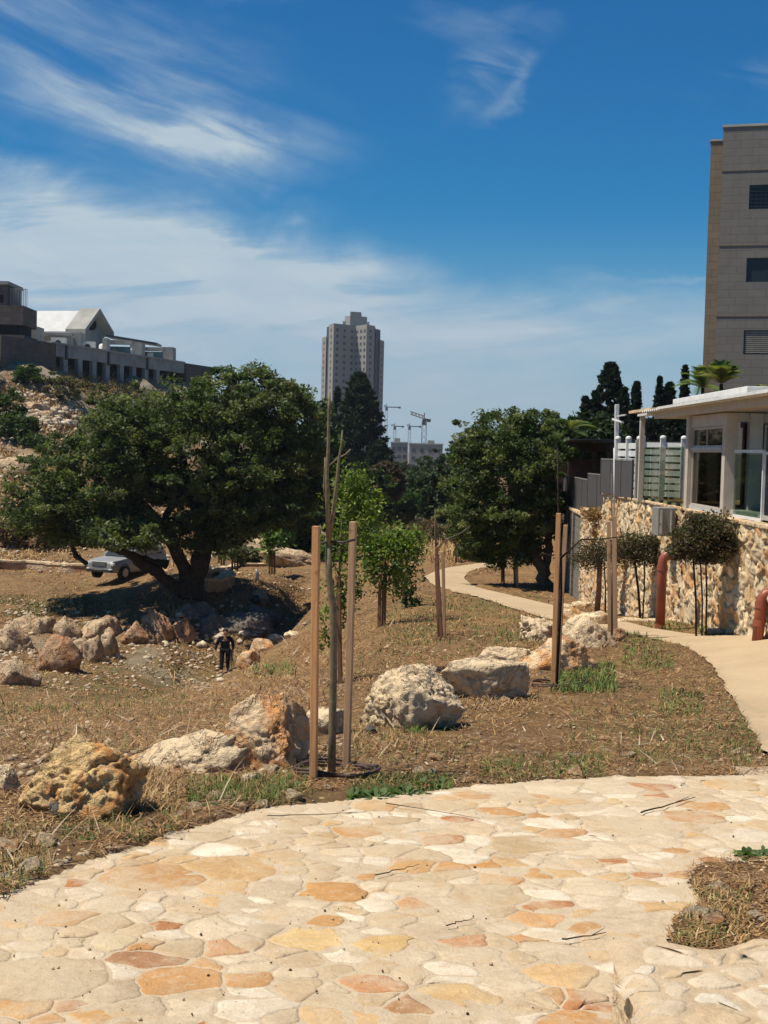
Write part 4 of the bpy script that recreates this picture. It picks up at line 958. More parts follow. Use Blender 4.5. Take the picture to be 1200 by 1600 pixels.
for px, py, w_, h_, lab, st in ((806, 918, 22, 64, 'grey green sapling with a pale stake under the right hand tree', 1), (786, 912, 10, 60, 'thin dark sapling in the shade left of the pale staked one', 0), (714, 880, 22, 58, 'brown dry sapling beside the far bend of the path', 0), (742, 878, 16, 44, 'small dark sapling at the far end of the path', 0)):
    D = G(px, py).y
    lc = ((.12, .15, .08), (.09, .12, .06)) if st else (((.16, .10, .05), (.12, .09, .04)) if px == 714 else ((.03, .05, .015), (.045, .07, .02)))
    sapling(px, py, D, lab, [(px+2, py, px, py-62, .10, 0, 'stake_grey')] if st else [(px+2, py, px+1, py-30, .05, 0, 'stake_dark')], [(px-1, py, .05), (px-2, py-h_*.6, .04), (px, py-h_, .02)], [],
        crown=[(px, py-h_*.85, w_*.8, h_*.32, .5, 330)], group='saplings by the far path', leaf=(.13, .28), leafc=lc)

# clipped standards in front of the retaining wall
def standard(px, py, D, stems, crown, label, thick=False):
    g_ = at(px, D); root = empty('standard_shrub', g_, label, 'shrub', 'clipped shrubs in front of the stone wall')
    for (bx, tx, ty, r_) in stems:
        a = at(bx, D); a.z -= .05; b = P(tx, ty, D); mb = MB(); m_ = a.lerp(b, .5)+Vector((.02, 0, 0)); mb.tube([a-g_, m_-g_, b-g_], [r_, r_*.9, r_*.8], 7); mb.build('stem', M['bark'] if r_ < .05 else M['stake_dark'], root, smooth=True)
    leaves(crown, D, g_, root, ((.085, .06, .035), (.06, .055, .03), (.045, .04, .025), (.11, .075, .045), (.05, .06, .02)), (.035, .08), 'crown')
standard(935, 955, G(935, 957).y, [(933, 937, 875, .075), (946, 944, 880, .02)], [(922, 868, 34, 22, .4, 2600), (950, 862, 28, 20, .35, 1900)], 'dark small leaved shrub on one thick reddish stem nearest the path bend')
D2 = G(1000, 968).y
standard(1000, 968, D2, [(1001, 991, 870, .03), (1004, 1007, 870, .018)], [(982, 862, 30, 24, .45, 2800), (1022, 862, 34, 22, .45, 2800), (1000, 845, 30, 14, .35, 1100), (1048, 868, 16, 12, .3, 500), (960, 868, 14, 12, .3, 400), (1030, 842, 14, 10, .25, 300)], 'dark small leaved shrub on two thin stems left of the red wall pipe')
D3 = 21.2
standard(1095, 978, D3, [(1088, 1083, 870, .019), (1097, 1094, 870, .015), (1103, 1102, 850, .017)], [(1097, 842, 46, 30, .5, 4600), (1116, 828, 30, 26, .45, 2400), (1074, 850, 30, 22, .45, 2000), (1100, 864, 44, 18, .45, 1800), (1062, 862, 20, 14, .3, 700), (1135, 848, 14, 22, .3, 600), (1090, 812, 22, 12, .3, 500)], 'widest dark small leaved shrub on three thin stems right of the red wall pipe')
# dried creeper on the wall shoulder
g_ = P(928, 815, 32.2); root = empty('wall_creeper', g_, 'dry brown creeper hanging over the lower step of the stone wall', 'creeper')
leaves([(926, 803, 18, 10, .35, 900), (930, 830, 10, 26, .25, 420)], 32.2, g_, root, ((.26, .15, .07), (.2, .11, .05), (.30, .19, .1)), (.04, .1), 'foliage')

# ---------------------------------------------------------------- trees
def tree(px, py, D, label, cat, blobs, limbs, colr, ls, name='tree', group=None, clump=.5, dens=1.0, barkm='bark', asp=.5, upb=.35, seed=1, cluster=60):
    """limbs: lists of (px, py, r, ddepth) ; blobs: (px, py, rx, ry, rdepth_m, clusters, ddepth)"""
    g_ = at(px, D); root = empty(name, g_, label, cat, group); r = np.random.default_rng(seed+int(px))
    for i, lb in enumerate(limbs):
        mb = MB(); pts = [P(a, b, D+dd)-g_ for a, b, rr, dd in lb]
        if i == 0: pts[0].z = min(pts[0].z, 0)-.3
        # subdivide and wobble
        pp_ = []; rr_ = []
        for k in range(len(pts)-1):
            for q in range(4):
                t_ = q/4; pp_.append(pts[k].lerp(pts[k+1], t_)+Vector(tuple(r.normal(size=3)*lb[k][2]*.16))); rr_.append((lb[k][2]*(1-t_)+lb[k+1][2]*t_)*r.uniform(.9, 1.12))
        pp_.append(pts[-1]); rr_.append(lb[-1][2]); mb.tube(pp_, rr_, 10)
        mb.build('trunk' if i == 0 else 'limb', M[barkm], root, smooth=True)
    P_ = []; C_ = []
    for (bx, by, rx, ry, rd, k, dd) in blobs:
        c_ = np.array(P(bx, by, D+dd)-g_); sx = rx/FPX*D; sz = ry/FPX*D; n = r.normal(size=(k, 3)); n /= np.linalg.norm(n, axis=1)[:, None]
        lump = 1+.22*fbm(n*2.6+bx, 3, seed+3)*2
        rr = (.50+.55*r.random(k)**.6)*lump
        cc = n*rr[:, None]*np.array([sx, rd, sz])+c_
        cs = clump*r.uniform(.5, 1.25, k)
        ns = max(2, k//7); cc[:ns] = (n*(1.05+.22*r.random(k))[:, None]*lump[:, None]*np.array([sx, rd, sz])+c_)[:ns]; cs[:ns] *= .55
        cnt = int(cluster*dens); q = np.repeat(np.arange(k), cnt); nn = r.normal(size=(len(q), 3)); nn /= np.linalg.norm(nn, axis=1)[:, None]
        p = cc[q]+nn*(r.random(len(q))**.5)[:, None]*cs[q][:, None]*np.array([1.15, 1.15, .75])
        cb = np.array(colr)[r.integers(0, len(colr), k)]*r.uniform(.75, 1.25, (k, 1)); P_.append(p); C_.append(cb[q]*r.uniform(.75, 1.25, (len(q), 1)))
    leafmesh(np.concatenate(P_), np.concatenate(C_), ls, 'crown', root, r, M['leaf'], asp, upb)
    return root
carob = ((.070, .095, .028), (.095, .12, .038), (.048, .07, .022), (.13, .145, .055))
DT = G(302, 932).y
tree(300, 932, DT, 'huge spreading dark green carob tree with a forked trunk on the left bank', 'tree',
    [(290, 700, 150, 95, 4.2, 330, 0), (160, 750, 110, 75, 3.4, 210, 0), (75, 775, 65, 55, 2.6, 90, 0), (400, 720, 95, 100, 3.6, 220, 0), (345, 640, 100, 46, 3.2, 120, 0), (440, 650, 55, 60, 2.4, 80, 0), (215, 668, 82, 50, 3, 110, 0), (250, 800, 120, 38, 3.5, 110, 1), (400, 790, 80, 40, 3, 80, 0), (120, 822, 50, 34, 2.2, 55, 0), (60, 815, 45, 28, 2, 40, 0), (190, 836, 62, 20, 1.6, 55, -3), (355, 590, 22, 16, 1.2, 10, 0), (395, 585, 22, 14, 1.2, 10, 0), (430, 600, 26, 18, 1.2, 12, 0), (465, 630, 16, 16, 1, 8, 0), (330, 835, 62, 26, 2.2, 50, .5), (470, 740, 40, 70, 2.4, 60, 1.5), (230, 740, 90, 50, 2, 90, .5), (370, 800, 60, 40, 2, 60, .5)],
    [[(304, 934, .75, 0), (303, 905, .52, 0), (312, 870, .43, 0), (325, 840, .38, 0), (345, 800, .32, 0), (380, 740, .25, 0), (420, 690, .12, 0)],
     [(296, 912, .42, 0), (283, 880, .30, 0), (268, 845, .25, 0), (255, 825, .22, 0), (225, 790, .2, 0), (190, 750, .14, 0), (150, 720, .08, 0)],
     [(292, 925, .42, 0), (268, 912, .30, -.5), (240, 892, .24, -1), (215, 875, .24, -1.5), (195, 862, .17, -2), (165, 856, .1, -2.5)],
     [(262, 882, .22, 0), (240, 878, .20, -.4), (215, 872, .15, -.8)],
     [(325, 845, .35, 0), (300, 780, .25, .5), (280, 700, .18, .5), (270, 640, .1, .5)],
     [(255, 822, .2, 0), (262, 800, .15, -.5), (285, 770, .1, -1)],
     [(135, 880, .10, -1), (118, 868, .12, 0), (112, 850, .10, 0), (125, 820, .12, 0), (150, 790, .12, 0)],
     [(345, 800, .25, 0), (370, 690, .14, -1), (360, 620, .08, -1)]],
    carob, (.12, .26), name='carob_tree', clump=.50, cluster=100, seed=3)
D4 = G(862, 918).y
tree(860, 918, D4, 'dense dark green tree leaning over the path on the right with a forked trunk', 'tree',
    [(790, 760, 90, 85, 2.3, 230, 0), (745, 800, 50, 60, 1.7, 90, 0), (835, 700, 50, 55, 1.9, 100, 0), (770, 690, 55, 40, 1.6, 70, 0), (730, 710, 26, 30, 1, 22, 0), (780, 850, 60, 34, 1.8, 80, 0), (840, 800, 45, 70, 1.8, 90, .5), (715, 690, 12, 14, .5, 5, 0), (785, 652, 18, 14, .6, 7, 0), (822, 655, 18, 13, .6, 7, 0), (752, 672, 16, 12, .5, 6, 0), (850, 668, 18, 14, .6, 7, 0)],
    [[(856, 918, .26, 0), (850, 895, .2, 0), (838, 870, .17, 0), (825, 840, .15, 0), (812, 800, .11, 0), (800, 740, .07, 0)],
     [(850, 895, .16, 0), (856, 870, .14, .2), (858, 840, .12, .4), (850, 780, .08, .4)],
     [(838, 872, .1, 0), (815, 850, .08, -.4), (790, 830, .05, -.8)]],
    ((.06, .085, .024), (.085, .115, .034), (.044, .066, .02), (.14, .155, .055)), (.09, .19), name='broadleaf_tree', clump=.33, cluster=80, seed=5, barkm='bark_pale')
tree(478, 868, 84, 'dark bushy tree between the carob tree and the front stakes', 'tree',
    [(470, 790, 52, 70, 4, 150, 0), (488, 710, 40, 50, 3, 80, 0), (455, 840, 40, 30, 3, 50, 0), (505, 800, 35, 60, 3, 70, 0), (492, 660, 22, 30, 2, 26, 0)],
    [[(478, 868, .35, 0), (480, 820, .28, 0), (485, 740, .15, 0)]], ((.028, .05, .014), (.04, .065, .016), (.05, .085, .02)), (.25, .5), clump=.8, seed=6, group='trees at the valley head')
# conifer before the tower
def conifer(px, base, top, D, wpx, label, cat='conifer', colr=((.016, .030, .014), (.022, .040, .018), (.012, .024, .012)), ls=(.35, .8), n=260, per=46, power=.7, name='conifer', lean=0, group=None, spiky=.22, core=False):
    g_ = at(px, D); z0 = P(px, base, D).z; zt = P(px, top, D).z; hgt = zt-z0; w_ = wpx/2/FPX*D; r = np.random.default_rng(int(px*3+D))
    root = empty(name, g_, label, cat, group); mb = MB(); mb.tube([(0, 0, -.5), (0, 0, (z0-g_.z)+hgt*.5), (0, 0, (z0-g_.z)+hgt*.96)], [w_*.12+.1, w_*.07+.05, .03], 7); mb.build('trunk', M['bark'], root)
    t_ = r.random(n)**.85; prof = np.minimum(1, (1-t_)**power*1.12)*np.clip(t_*8+.35, 0, 1); th = r.uniform(0, 2*pi, n)
    rr = prof*w_*(.62+.38*r.random(n))*(1+spiky*r.normal(size=n))
    cc = np.c_[rr*np.cos(th), rr*np.sin(th), (z0-g_.z)+t_*hgt]; cs = np.maximum(w_*.17, .12)*r.uniform(.6, 1.2, n)*(.35+.75*prof)
    q = np.repeat(np.arange(n), per); nn = r.normal(size=(len(q), 3)); nn /= np.linalg.norm(nn, axis=1)[:, None]
    p = cc[q]+nn*(r.random(len(q))**.5)[:, None]*cs[q][:, None]*np.array([1.1, 1.1, .8])
    # branch tips reach up and out
    out = np.c_[np.cos(th), np.sin(th), np.full(n, .6)][q]*(r.random(len(q))**2)[:, None]*cs[q][:, None]*.9; p = p+out
    cb = np.array(colr)[r.integers(0, len(colr), n)][q]*r.uniform(.7, 1.3, (len(q), 1))
    leafmesh(p, cb, ls, 'crown', root, r, M['leaf'], .35, 0)
    return root
conifer(556, 800, 584, 150, 108, 'large dark conifer standing in front of the tall residential tower', n=520, per=52, power=.62, spiky=.16)
conifer(590, 790, 690, 145, 60, 'lower dark conifer at the right foot of the large one', n=200, power=.5)
conifer(523, 790, 606, 156, 30, 'narrow dark conifer touching the left side of the large one', n=150, power=.5)
CY = 'cypresses behind the white house'
cyc = ((.010, .022, .014), (.014, .028, .016), (.008, .016, .011))
for px, base, top, D, w_, pw, lab in ((944, 730, 567, 72, 58, .42, 'broadest cypress with a jagged double top'), (907, 720, 620, 70, 18, .35, 'small round topped cypress at the left end of the cypresses'), (922, 730, 612, 71, 24, .35, 'cypress joined to the left side of the broadest one'), (966, 730, 606, 71, 24, .35, 'cypress joined to the right side of the broadest one'), (985, 740, 597, 66, 20, .42, 'slim pointed cypress standing alone right of the broadest one'), (1020, 740, 589, 64, 18, .6, 'thin sharply pointed cypress above the pergola beam'), (1036, 740, 598, 64, 20, .3, 'round topped cypress beside the sharply pointed one'), (1059, 740, 572, 62, 15, .5, 'tall thin cypress left of the palm fronds'), (1010, 750, 655, 61, 34, .25, 'low broad cypress seen under the roof edge'), (1045, 750, 650, 60, 40, .25, 'low dark cypress seen above the white fence under the roof')):
    conifer(px, base, top, D, w_, lab, 'cypress', cyc, (.12, .28), int(170+w_*6), 44, pw, 'cypress', group=CY, spiky=.08)
# wooded background
WD = 'trees massed at the valley head'
wd = [(640, 752, 175, 44, 40, 'grey green olive tree below the distant crane', ((.055, .075, .045), (.045, .062, .036))), (612, 760, 190, 30, 34, 'dark olive tree left of the distant apartment blocks', ((.03, .048, .026), (.04, .058, .03))), (692, 752, 140, 40, 44, 'dark green tree left of the right hand leaning tree', ((.03, .05, .018), (.045, .065, .022))), (655, 770, 130, 50, 34, 'mid green tree filling the valley head', ((.05, .075, .025), (.035, .055, .02))), (620, 790, 120, 40, 26, 'low bright green bush at the valley head', ((.06, .10, .025), (.05, .08, .02))), (700, 780, 112, 42, 50, 'dark bush beside the right hand leaning tree', ((.025, .045, .014), (.035, .055, .018))), (595, 750, 110, 30, 26, 'brown dry bush below the large conifer', ((.11, .075, .05), (.08, .06, .04))), (560, 770, 105, 50, 44, 'green bush behind the leafy bright young tree', ((.06, .09, .025), (.045, .07, .02))), (735, 740, 150, 40, 44, 'far grey green tree behind the leaning tree', ((.045, .06, .036), (.035, .05, .028))), (500, 760, 130, 60, 70, 'dark tree mass behind the front sapling trunk', ((.03, .048, .018), (.022, .038, .014)))]
for px, py, D, rx, ry, lab, cl_ in wd:
    s_ = ls_ = D/FPX
    tree(px, py+ry, D, lab, 'tree', [(px, py, rx, ry, rx*s_, 60, 0), (px+rx*.4, py-ry*.3, rx*.6, ry*.6, rx*s_*.6, 26, 0), (px-rx*.45, py+ry*.1, rx*.6, ry*.6, rx*s_*.6, 26, 0), (px, py+ry*.6, rx*1.1, ry*.6, rx*s_, 30, 0)], [[(px, py+ry, .2, 0), (px, py, .1, 0)]], cl_, (.3, .7), group=WD, clump=5.5*s_, cluster=44, seed=int(D))
# wide far tree belt behind, standing along the horizon beyond the valley
for i, (px, py, D, rx, ry) in enumerate([(330, 660, 230, 60, 26), (430, 690, 240, 80, 34), (690, 735, 260, 40, 20), (760, 705, 300, 60, 18), (860, 715, 200, 60, 40), (930, 740, 120, 60, 50), (620, 736, 300, 26, 14)]):
    s_ = D/FPX
    tree(px, py+ry, D, ['far grey tree behind the top of the carob tree', 'far dark tree behind the right side of the carob tree', 'far hazy tree at the foot of the distant apartment blocks', 'far hazy tree behind the leaning tree', 'dark tree behind the top of the leaning tree', 'dark tree behind the red pergola', 'far tree left of the distant apartment blocks'][i], 'tree', [(px, py, rx, ry, rx*s_*.7, 90, 0), (px, py+ry*.6, rx*1.1, ry*.6, rx*s_*.7, 50, 0)], [[(px, py+ry, .2, 0), (px, py, .1, 0)]], ((.035, .055, .025), (.03, .045, .02)), (.5, 1.1), group='far tree belt', clump=4.5*s_, cluster=40, seed=int(D)+2)
# hedge behind the red pergola and hanging palm fronds
tree(905, 735, 52, 'dark leafy hedge tree behind the red beamed pergola', 'tree', [(905, 690, 50, 34, 1.6, 110, 0), (940, 680, 26, 30, 1.4, 50, 0), (880, 720, 24, 34, 1.4, 40, 0), (925, 740, 40, 40, 1.4, 60, 0)], [[(905, 760, .15, 0), (905, 700, .08, 0)]], ((.02, .036, .012), (.03, .05, .015)), (.14, .3), clump=.45, seed=9)
def palm(px, py, D, label, n=16, L_=2.2, up=.7, seed=1, trunk=True, colr=((.10, .15, .03), (.07, .12, .03), (.16, .17, .05))):
    g_ = P(px, py, D); base = at(px, D); root = empty('palm_tree', base, label, 'palm'); r = random.Random(seed); off = g_-base
    mb = MB(); mb.tube([(0, 0, 0), off*.5, off], [.16, .10, .05], 9); mb.build('trunk', M['bark'], root, smooth=True)
    for k in range(n):
        th = r.uniform(0, 6.28); el_ = r.uniform(up-.5, up+.75); V = []; F = []; Cc = []; c_ = np.array(r.choice(colr)); L1 = L_*r.uniform(.8, 1.1)
        d = np.array([cos(th)*cos(el_), sin(th)*cos(el_), sin(el_)]); m_ = 26; sp_ = []
        for q in range(m_+1):
            t_ = q/m_; sp_.append(np.array(off)+d*L1*t_+np.array([0, 0, -.55*L1*t_*t_]))
        side = np.array([-sin(th), cos(th), 0])
        for q in range(1, m_+1):
            dr = sp_[q]-sp_[q-1]; dr /= np.linalg.norm(dr); t_ = q/m_; ll = L1*.32*sin(pi*min(1, t_*.9+.12))
            o = len(V); V += [sp_[q-1]+side*.012, sp_[q-1]-side*.012, sp_[q]-side*.01, sp_[q]+side*.01]; F.append((o, o+1, o+2, o+3)); Cc += [c_]*4
            for sg in (-1, 1):
                tip = sp_[q]+side*sg*ll*.75+dr*ll*.65-np.array([0, 0, ll*.25]); o = len(V)
                V += [sp_[q], sp_[q]+dr*.035, tip, sp_[q]-dr*.015]; F.append((o, o+1, o+2, o+3)); Cc += [c_*r.uniform(.8, 1.2)]*4
        np_mesh('frond', V, F, M['leaf'], root, col=np.array(Cc))
palm(1127, 600, 38, 'bright green palm crown above the white roof in front of the stone apartments', 24, 1.35, 1.15, 3)
palm(1098, 606, 40, 'feathery palm with a frond reaching left above the white roof', 12, 1.4, .75, 4)
palm(1190, 612, 38, 'low palm fronds at the right picture edge above the roof', 10, .5, .5, 5)
palm(890, 672, 49, 'palm with dry hanging fronds behind the top of the leaning tree', 15, 1.4, .35, 6, colr=((.10, .13, .03), (.17, .17, .07), (.07, .11, .03)))
# hillside bushes
HBs = 'bushes on the left hillside'
for i, (px, py, rx, ry, lab, c_) in enumerate([(42, 588, 22, 14, 'small dark green bush below the long concrete building', 0), (10, 635, 24, 26, 'dark green bush at the left picture edge high on the hillside', 0), (28, 668, 30, 20, 'low green bush below the rubble on the hillside', 0), (50, 690, 22, 10, 'spreading green bush on the ledge', 0), (100, 606, 40, 20, 'olive grey scrub under the building openings', 1), (160, 618, 50, 20, 'long grey scrub strip under the building openings', 1), (222, 626, 44, 20, 'scrub at the right end under the building', 1), (35, 725, 12, 7, 'small round bush on the pale limestone slab', 1), (70, 838, 26, 16, 'brown scrub above the low stone wall', 2), (20, 832, 22, 18, 'dry brown scrub at the left picture edge above the low wall', 2), (385, 868, 16, 9, 'small olive bush on the limestone slope', 1), (140, 812, 40, 20, 'scrub behind the drooping carob branches', 1)]):
    g_ = G(px, py+ry); D = g_.y; cl_ = (((.035, .06, .015), (.05, .08, .02)), ((.10, .10, .05), (.075, .08, .04), (.15, .12, .07)), ((.18, .11, .06), (.13, .09, .05)))[c_]
    tree(px, py+ry, D, lab, 'bush', [(px, py, rx, ry, rx/FPX*D, 40, 0)], [[(px, py+ry, .08, 0), (px, py, .04, 0)]], cl_, (.2, .45), name='bush', group=HBs, clump=.5, cluster=46, seed=i)
for i, (px, py, rx, ry, lab) in enumerate([(665, 835, 34, 22, 'tall dry brown reeds left of the far path bend'), (740, 850, 26, 24, 'dry brown shrub right of the far path bend'), (625, 815, 26, 16, 'pale dry brush at the valley head'), (700, 822, 30, 22, 'olive brown brush before the leaning tree'), (560, 835, 40, 24, 'green brush behind the round bushy young tree')]):
    g_ = G(px, min(py+ry, 880)); D = min(g_.y, 120)
    cl_ = ((.16, .11, .06), (.12, .09, .05)) if i != 4 else ((.06, .09, .03), (.05, .07, .02))
    tree(px, py+ry, D, lab, 'bush', [(px, py, rx, ry, rx/FPX*D, 50, 0)], [[(px, py+ry, .08, 0), (px, py, .04, 0)]], cl_, (.2, .5), name='bush', group='dry brush at the valley head', clump=.5, cluster=50, seed=i, asp=.25, upb=0)
# ---------------------------------------------------------------- the stone retaining wall of the house
def stone_face(a, b, z0a, z0b, z1a, z1b, th, seed, su=.17, sv=.25, res=.022, bulge=.035, tl=.85):
    """rubble-stone face from plan point a to b; returns V,F,col. normal = left of a->b"""
    a = np.array(a); b = np.array(b); L_ = np.linalg.norm(b-a); nu = max(4, int(L_/res)); hmax = max(z1a-z0a, z1b-z0b); nv = max(4, int(hmax/res))
    U_, V_ = np.meshgrid(np.linspace(0, 1, nu), np.linspace(0, 1, nv)); U_ = U_.ravel(); V_ = V_.ravel()
    z0 = z0a+(z0b-z0a)*U_; z1 = z1a+(z1b-z1a)*U_; zz = z0+(z1-z0)*V_; s_ = U_*L_
    wq = np.c_[s_, zz, s_*0]; du = fbm(wq*4, 3, seed)*.07; dv = fbm(wq*4, 3, seed+4)*.07
    F1, F2, ID, OU, OV = worley((s_+du)/su, (zz+dv)/sv, seed); e = F2-F1
    F1b, F2b, IDb, OUb, OVb = worley((s_+du)/su*2.1+7, (zz+dv)/sv*1.7+3, seed+50)
    hgt = np.clip(e*9.0, 0, 1)*bulge*(.35+1.0*ID)+tl*(OU*((ID*531) % 1-.5)*.17+OV*((ID*877) % 1-.5)*.17+OUb*((IDb*531) % 1-.5)*.07+OVb*((IDb*877) % 1-.5)*.07+fbm(wq*12, 4, seed+8, gain=.6)*.022)
    d = (b-a)/L_; nrm = np.array([-d[1], d[0]])
    X_ = a[0]+d[0]*s_+nrm[0]*(hgt+th); Y_ = a[1]+d[1]*s_+nrm[1]*(hgt+th)
    pal = np.array([(.62, .47, .28), (.57, .36, .17), (.68, .54, .35), (.52, .28, .115), (.62, .48, .30), (.52, .40, .26)])
    c_ = pal[(ID*977).astype(int) % 6]*(.8+.4*((ID*313) % 1))[:, None]; mort = np.clip(1-e*5, 0, 1)[:, None]; c_ = c_*(1-mort)+np.array((.42, .32, .205))*mort
    idx = np.arange(nu*nv).reshape(nv, nu); F = np.stack([idx[:-1, :-1], idx[:-1, 1:], idx[1:, 1:], idx[1:, :-1]], -1).reshape(-1, 4)
    return np.c_[X_, Y_, zz], F, c_
def join(parts):
    V = []; F = []; Cc = []; n = 0
    for v, f, c_ in parts: V.append(v); F.append(f+n); Cc.append(c_); n += len(v)
    return np.concatenate(V), np.concatenate(F), np.concatenate(Cc)
wall_root = empty('retaining_wall', (6, 25, -3), 'rough cream stone retaining wall under the glass fronted white house', 'wall')
def at_root(o, r_): o.parent = r_; o.matrix_parent_inverse = Matrix.Translation(-Vector(r_.location)); return o
TOP = -1.0
A1 = (5.86, 37.8); A2 = (5.90, 34.4); B1 = (5.88, 25.0); B2 = (5.94, 22.2); C1 = (5.95, 22.35); C2 = (6.25, 14)
parts = [stone_face(A2, B1, -4.6, -4.0, TOP, TOP, 0, 3), stone_face(B1, B2, -4.0, -3.7, TOP, TOP, 0, 4), stone_face((B2[0]-.12, B2[1]), (B2[0]-.12+.22, 14), -3.7, -2.9, TOP-.04, TOP-.1, 0, 5, su=.22, sv=.26),
         stone_face((B2[0]+.4, B2[1]+.02), (B2[0]-.14, B2[1]+.02), -3.8, -3.8, TOP, TOP, 0, 7), stone_face(A1, A2, -4.7, -4.6, TOP-.28, TOP-.28, 0, 8), stone_face((5.9, 33.0), A1, -4.9, -4.8, TOP-.28, TOP-.28, 0, 9), stone_face((6.2, 31.3), A2, -4.6, -4.6, TOP, TOP, 0, 10)]
# faces must look left (towards -x): wall runs away->near, so flip the normal side
def flipside(a, b, *r_, **k): return stone_face(b, a, *r_, **k)
parts = [flipside(A2, B1, -4.1, -4.8, TOP, TOP, 0, 3), flipside(B1, B2, -3.8, -4.1, TOP, TOP, 0, 4, su=.2, sv=.28, bulge=.02), flipside((B2[0]-.14, B2[1]), (B2[0]+.12, 13), -2.9, -3.9, TOP-.05, TOP-.05, 0, 5, su=.2, sv=.22),
         stone_face((B2[0]-.18, B2[1]+.02), (B2[0]+.3, B2[1]+.02), -3.9, -3.9, TOP-.02, TOP-.02, 0, 7), flipside(A1, A2, -4.7, -4.9, TOP-.48, TOP-.48, 0, 8), flipside((6.3, 34.4), A2, -4.8, -4.8, TOP, TOP, 0, 10)]
V, F, cc = join(parts)
at_root(np_mesh('stone_face', V, F, M['wall_tint'], smooth=False, col=cc), wall_root)
mb = MB(); mb.prism([(5.94, 37.8), (5.98, 34.4), (6.5, 34.4), (6.5, 37.8)][::-1], -5.2, TOP-.5)
mb.prism([(5.97, 34.38), (5.96, 24.8), (6.02, 22.15), (6.5, 22.15), (6.5, 34.38)][::-1], -5.2, TOP-.03)
mb.prism([(5.88, 22.1), (6.14, 13.02), (6.9, 13.02), (6.9, 22.1)][::-1], -4.9, TOP-.08)
at_root(mb.build('wall_core', M['mortar']), wall_root)
def coping(pts, w_, t_, z_, seed):
    V = []; F = []; r = random.Random(seed); mb = MB()
    for i in range(len(pts)-1):
        a = Vector((*pts[i], z_)); b = Vector((*pts[i+1], z_)); L_ = (b-a).length; s_ = 0
        while s_ < L_:
            l_ = min(r.uniform(.25, .5), L_-s_); p = a.lerp(b, s_/L_); q = a.lerp(b, (s_+l_-.015)/L_); up = Vector((0, 0, 1)); h_ = r.uniform(0, .02)
            mb.bar(p+Vector((0, 0, h_)), q+Vector((0, 0, h_*.5)), w_+r.uniform(-.03, .05), t_, Vector((0, 0, 1))); s_ += l_
    return mb
at_root(coping([(A2[0]+.15, A2[1]), (B1[0]+.15, B1[1]), (B2[0]+.15, B2[1])], .42, .055, TOP+.01, 3).build('coping', M['rock_cream'], bevel=.012), wall_root)
at_root(coping([(B2[0]+.03, B2[1]), (B2[0]+.27, 13)], .42, .06, TOP-.02, 4).build('coping', M['rock_cream'], bevel=.012), wall_root)
# block wall further back
b0 = P(912, 800, 37.9); b1 = P(871, 800, 48.5)
bw = empty('block_wall', (b1.x, 42, -3), 'grey block retaining wall with a pale coping beyond the stone wall', 'wall')
mb = MB(); mb.prism([(b0.x-.02, 37.92), (b0.x+.5, 37.92), (b1.x+.5, 48.5), (b1.x-.02, 48.5)], -5.9, -1.78); at_root(mb.build('wall_body', M['blockwall']), bw)
mb = MB(); mb.prism([(b0.x-.07, 37.92), (b0.x+.5, 37.92), (b1.x+.5, 48.55), (b1.x-.07, 48.55)], -1.777, -1.70); at_root(mb.build('coping', M['rock_cream'], bevel=.01), bw)
# pilasters on the block wall
for t_ in (.25, .5, .75):
    mb = MB(); x_ = b0.x+(b1.x-b0.x)*t_; y_ = 37.92+10.58*t_; mb.box(x_-.10, x_+.1, y_-.12, y_+.12, -5.9, -1.78); at_root(mb.build('pilaster', M['blockwall']), bw)
# red pipes
def pipe(pts, r_, label, couplings):
    g_ = Vector(pts[0]); root = empty('vent_pipe', g_, label, 'pipe', 'red brown drain pipes by the wall')
    P0 = [Vector(p)-g_ for p in pts]; mb = MB()
    mb.tube(P0, r_, 18); mb.build('pipe', M['pipe_red'], root, smooth=True)
    for (i, t_) in couplings:
        c_ = P0[i].lerp(P0[i+1], t_); d = (P0[i+1]-P0[i]).normalized(); mb = MB(); mb.tube([c_-d*.05, c_+d*.05], r_*1.14, 18); mb.build('collar', M['pipe_red'], root, smooth=False)
    return root
q = at(1031, 23.6); q = Vector((q.x, q.y, q.z-.05)); t0 = P(1036, 868, q.y)
pipe([q, (t0.x-.005, q.y, t0.z-.14), (t0.x+.01, q.y, t0.z-.06), (t0.x+.05, q.y, t0.z-.005), (t0.x+.12, q.y, t0.z+.02), (t0.x+.26, q.y, t0.z+.02)], .088, 'upright red brown pipe with an elbow at its top in front of the stone wall', [(0, .93), (0, .05), (4, .1)])
D5 = 19.3; ft = at(1183, D5); ft.z -= .05; m1 = P(1190, 940, D5)
pipe([ft, m1, m1+Vector((.015, 0, .06)), m1+Vector((.06, 0, .115)), m1+Vector((.13, 0, .13)), m1+Vector((.7, 0, .14))], .085, 'red brown pipe with an elbow leading out of the right picture edge', [(0, .5), (0, .92)])
# grey cabinet on the wall
mb = MB(); q = P(1042, 813, 25.6); root = empty('wall_unit', q, 'grey metal cabinet hanging on the stone wall below the glass railing', 'cabinet')
mb.box(-.24, .1, -.3, .3, -.30, .26); mb.build('housing', M['cond_box'], root, bevel=.01)
mb = MB(); mb.box(.0, .03, -.32, -.303, -.26, .22); mb.box(-.2, -.16, -.32, -.303, -.26, .22); mb.build('rail', M['grey_frame'], root)
# ---------------------------------------------------------------- the white house
HR = empty('white_house', (8, 25, TOP), 'low white garden house with big windows and a corrugated sheet roof', 'house')
def hp(name, mb, m_, bevel=0, parent=None):
    o = mb.build(name, m_, None, bevel=bevel); o.parent = parent or HR; o.matrix_parent_inverse = Matrix.Translation(Vector((.10, .35, .12))-Vector(HR.location)); return o
def box(*a): return MB().box(*a)
zt = TOP-.10
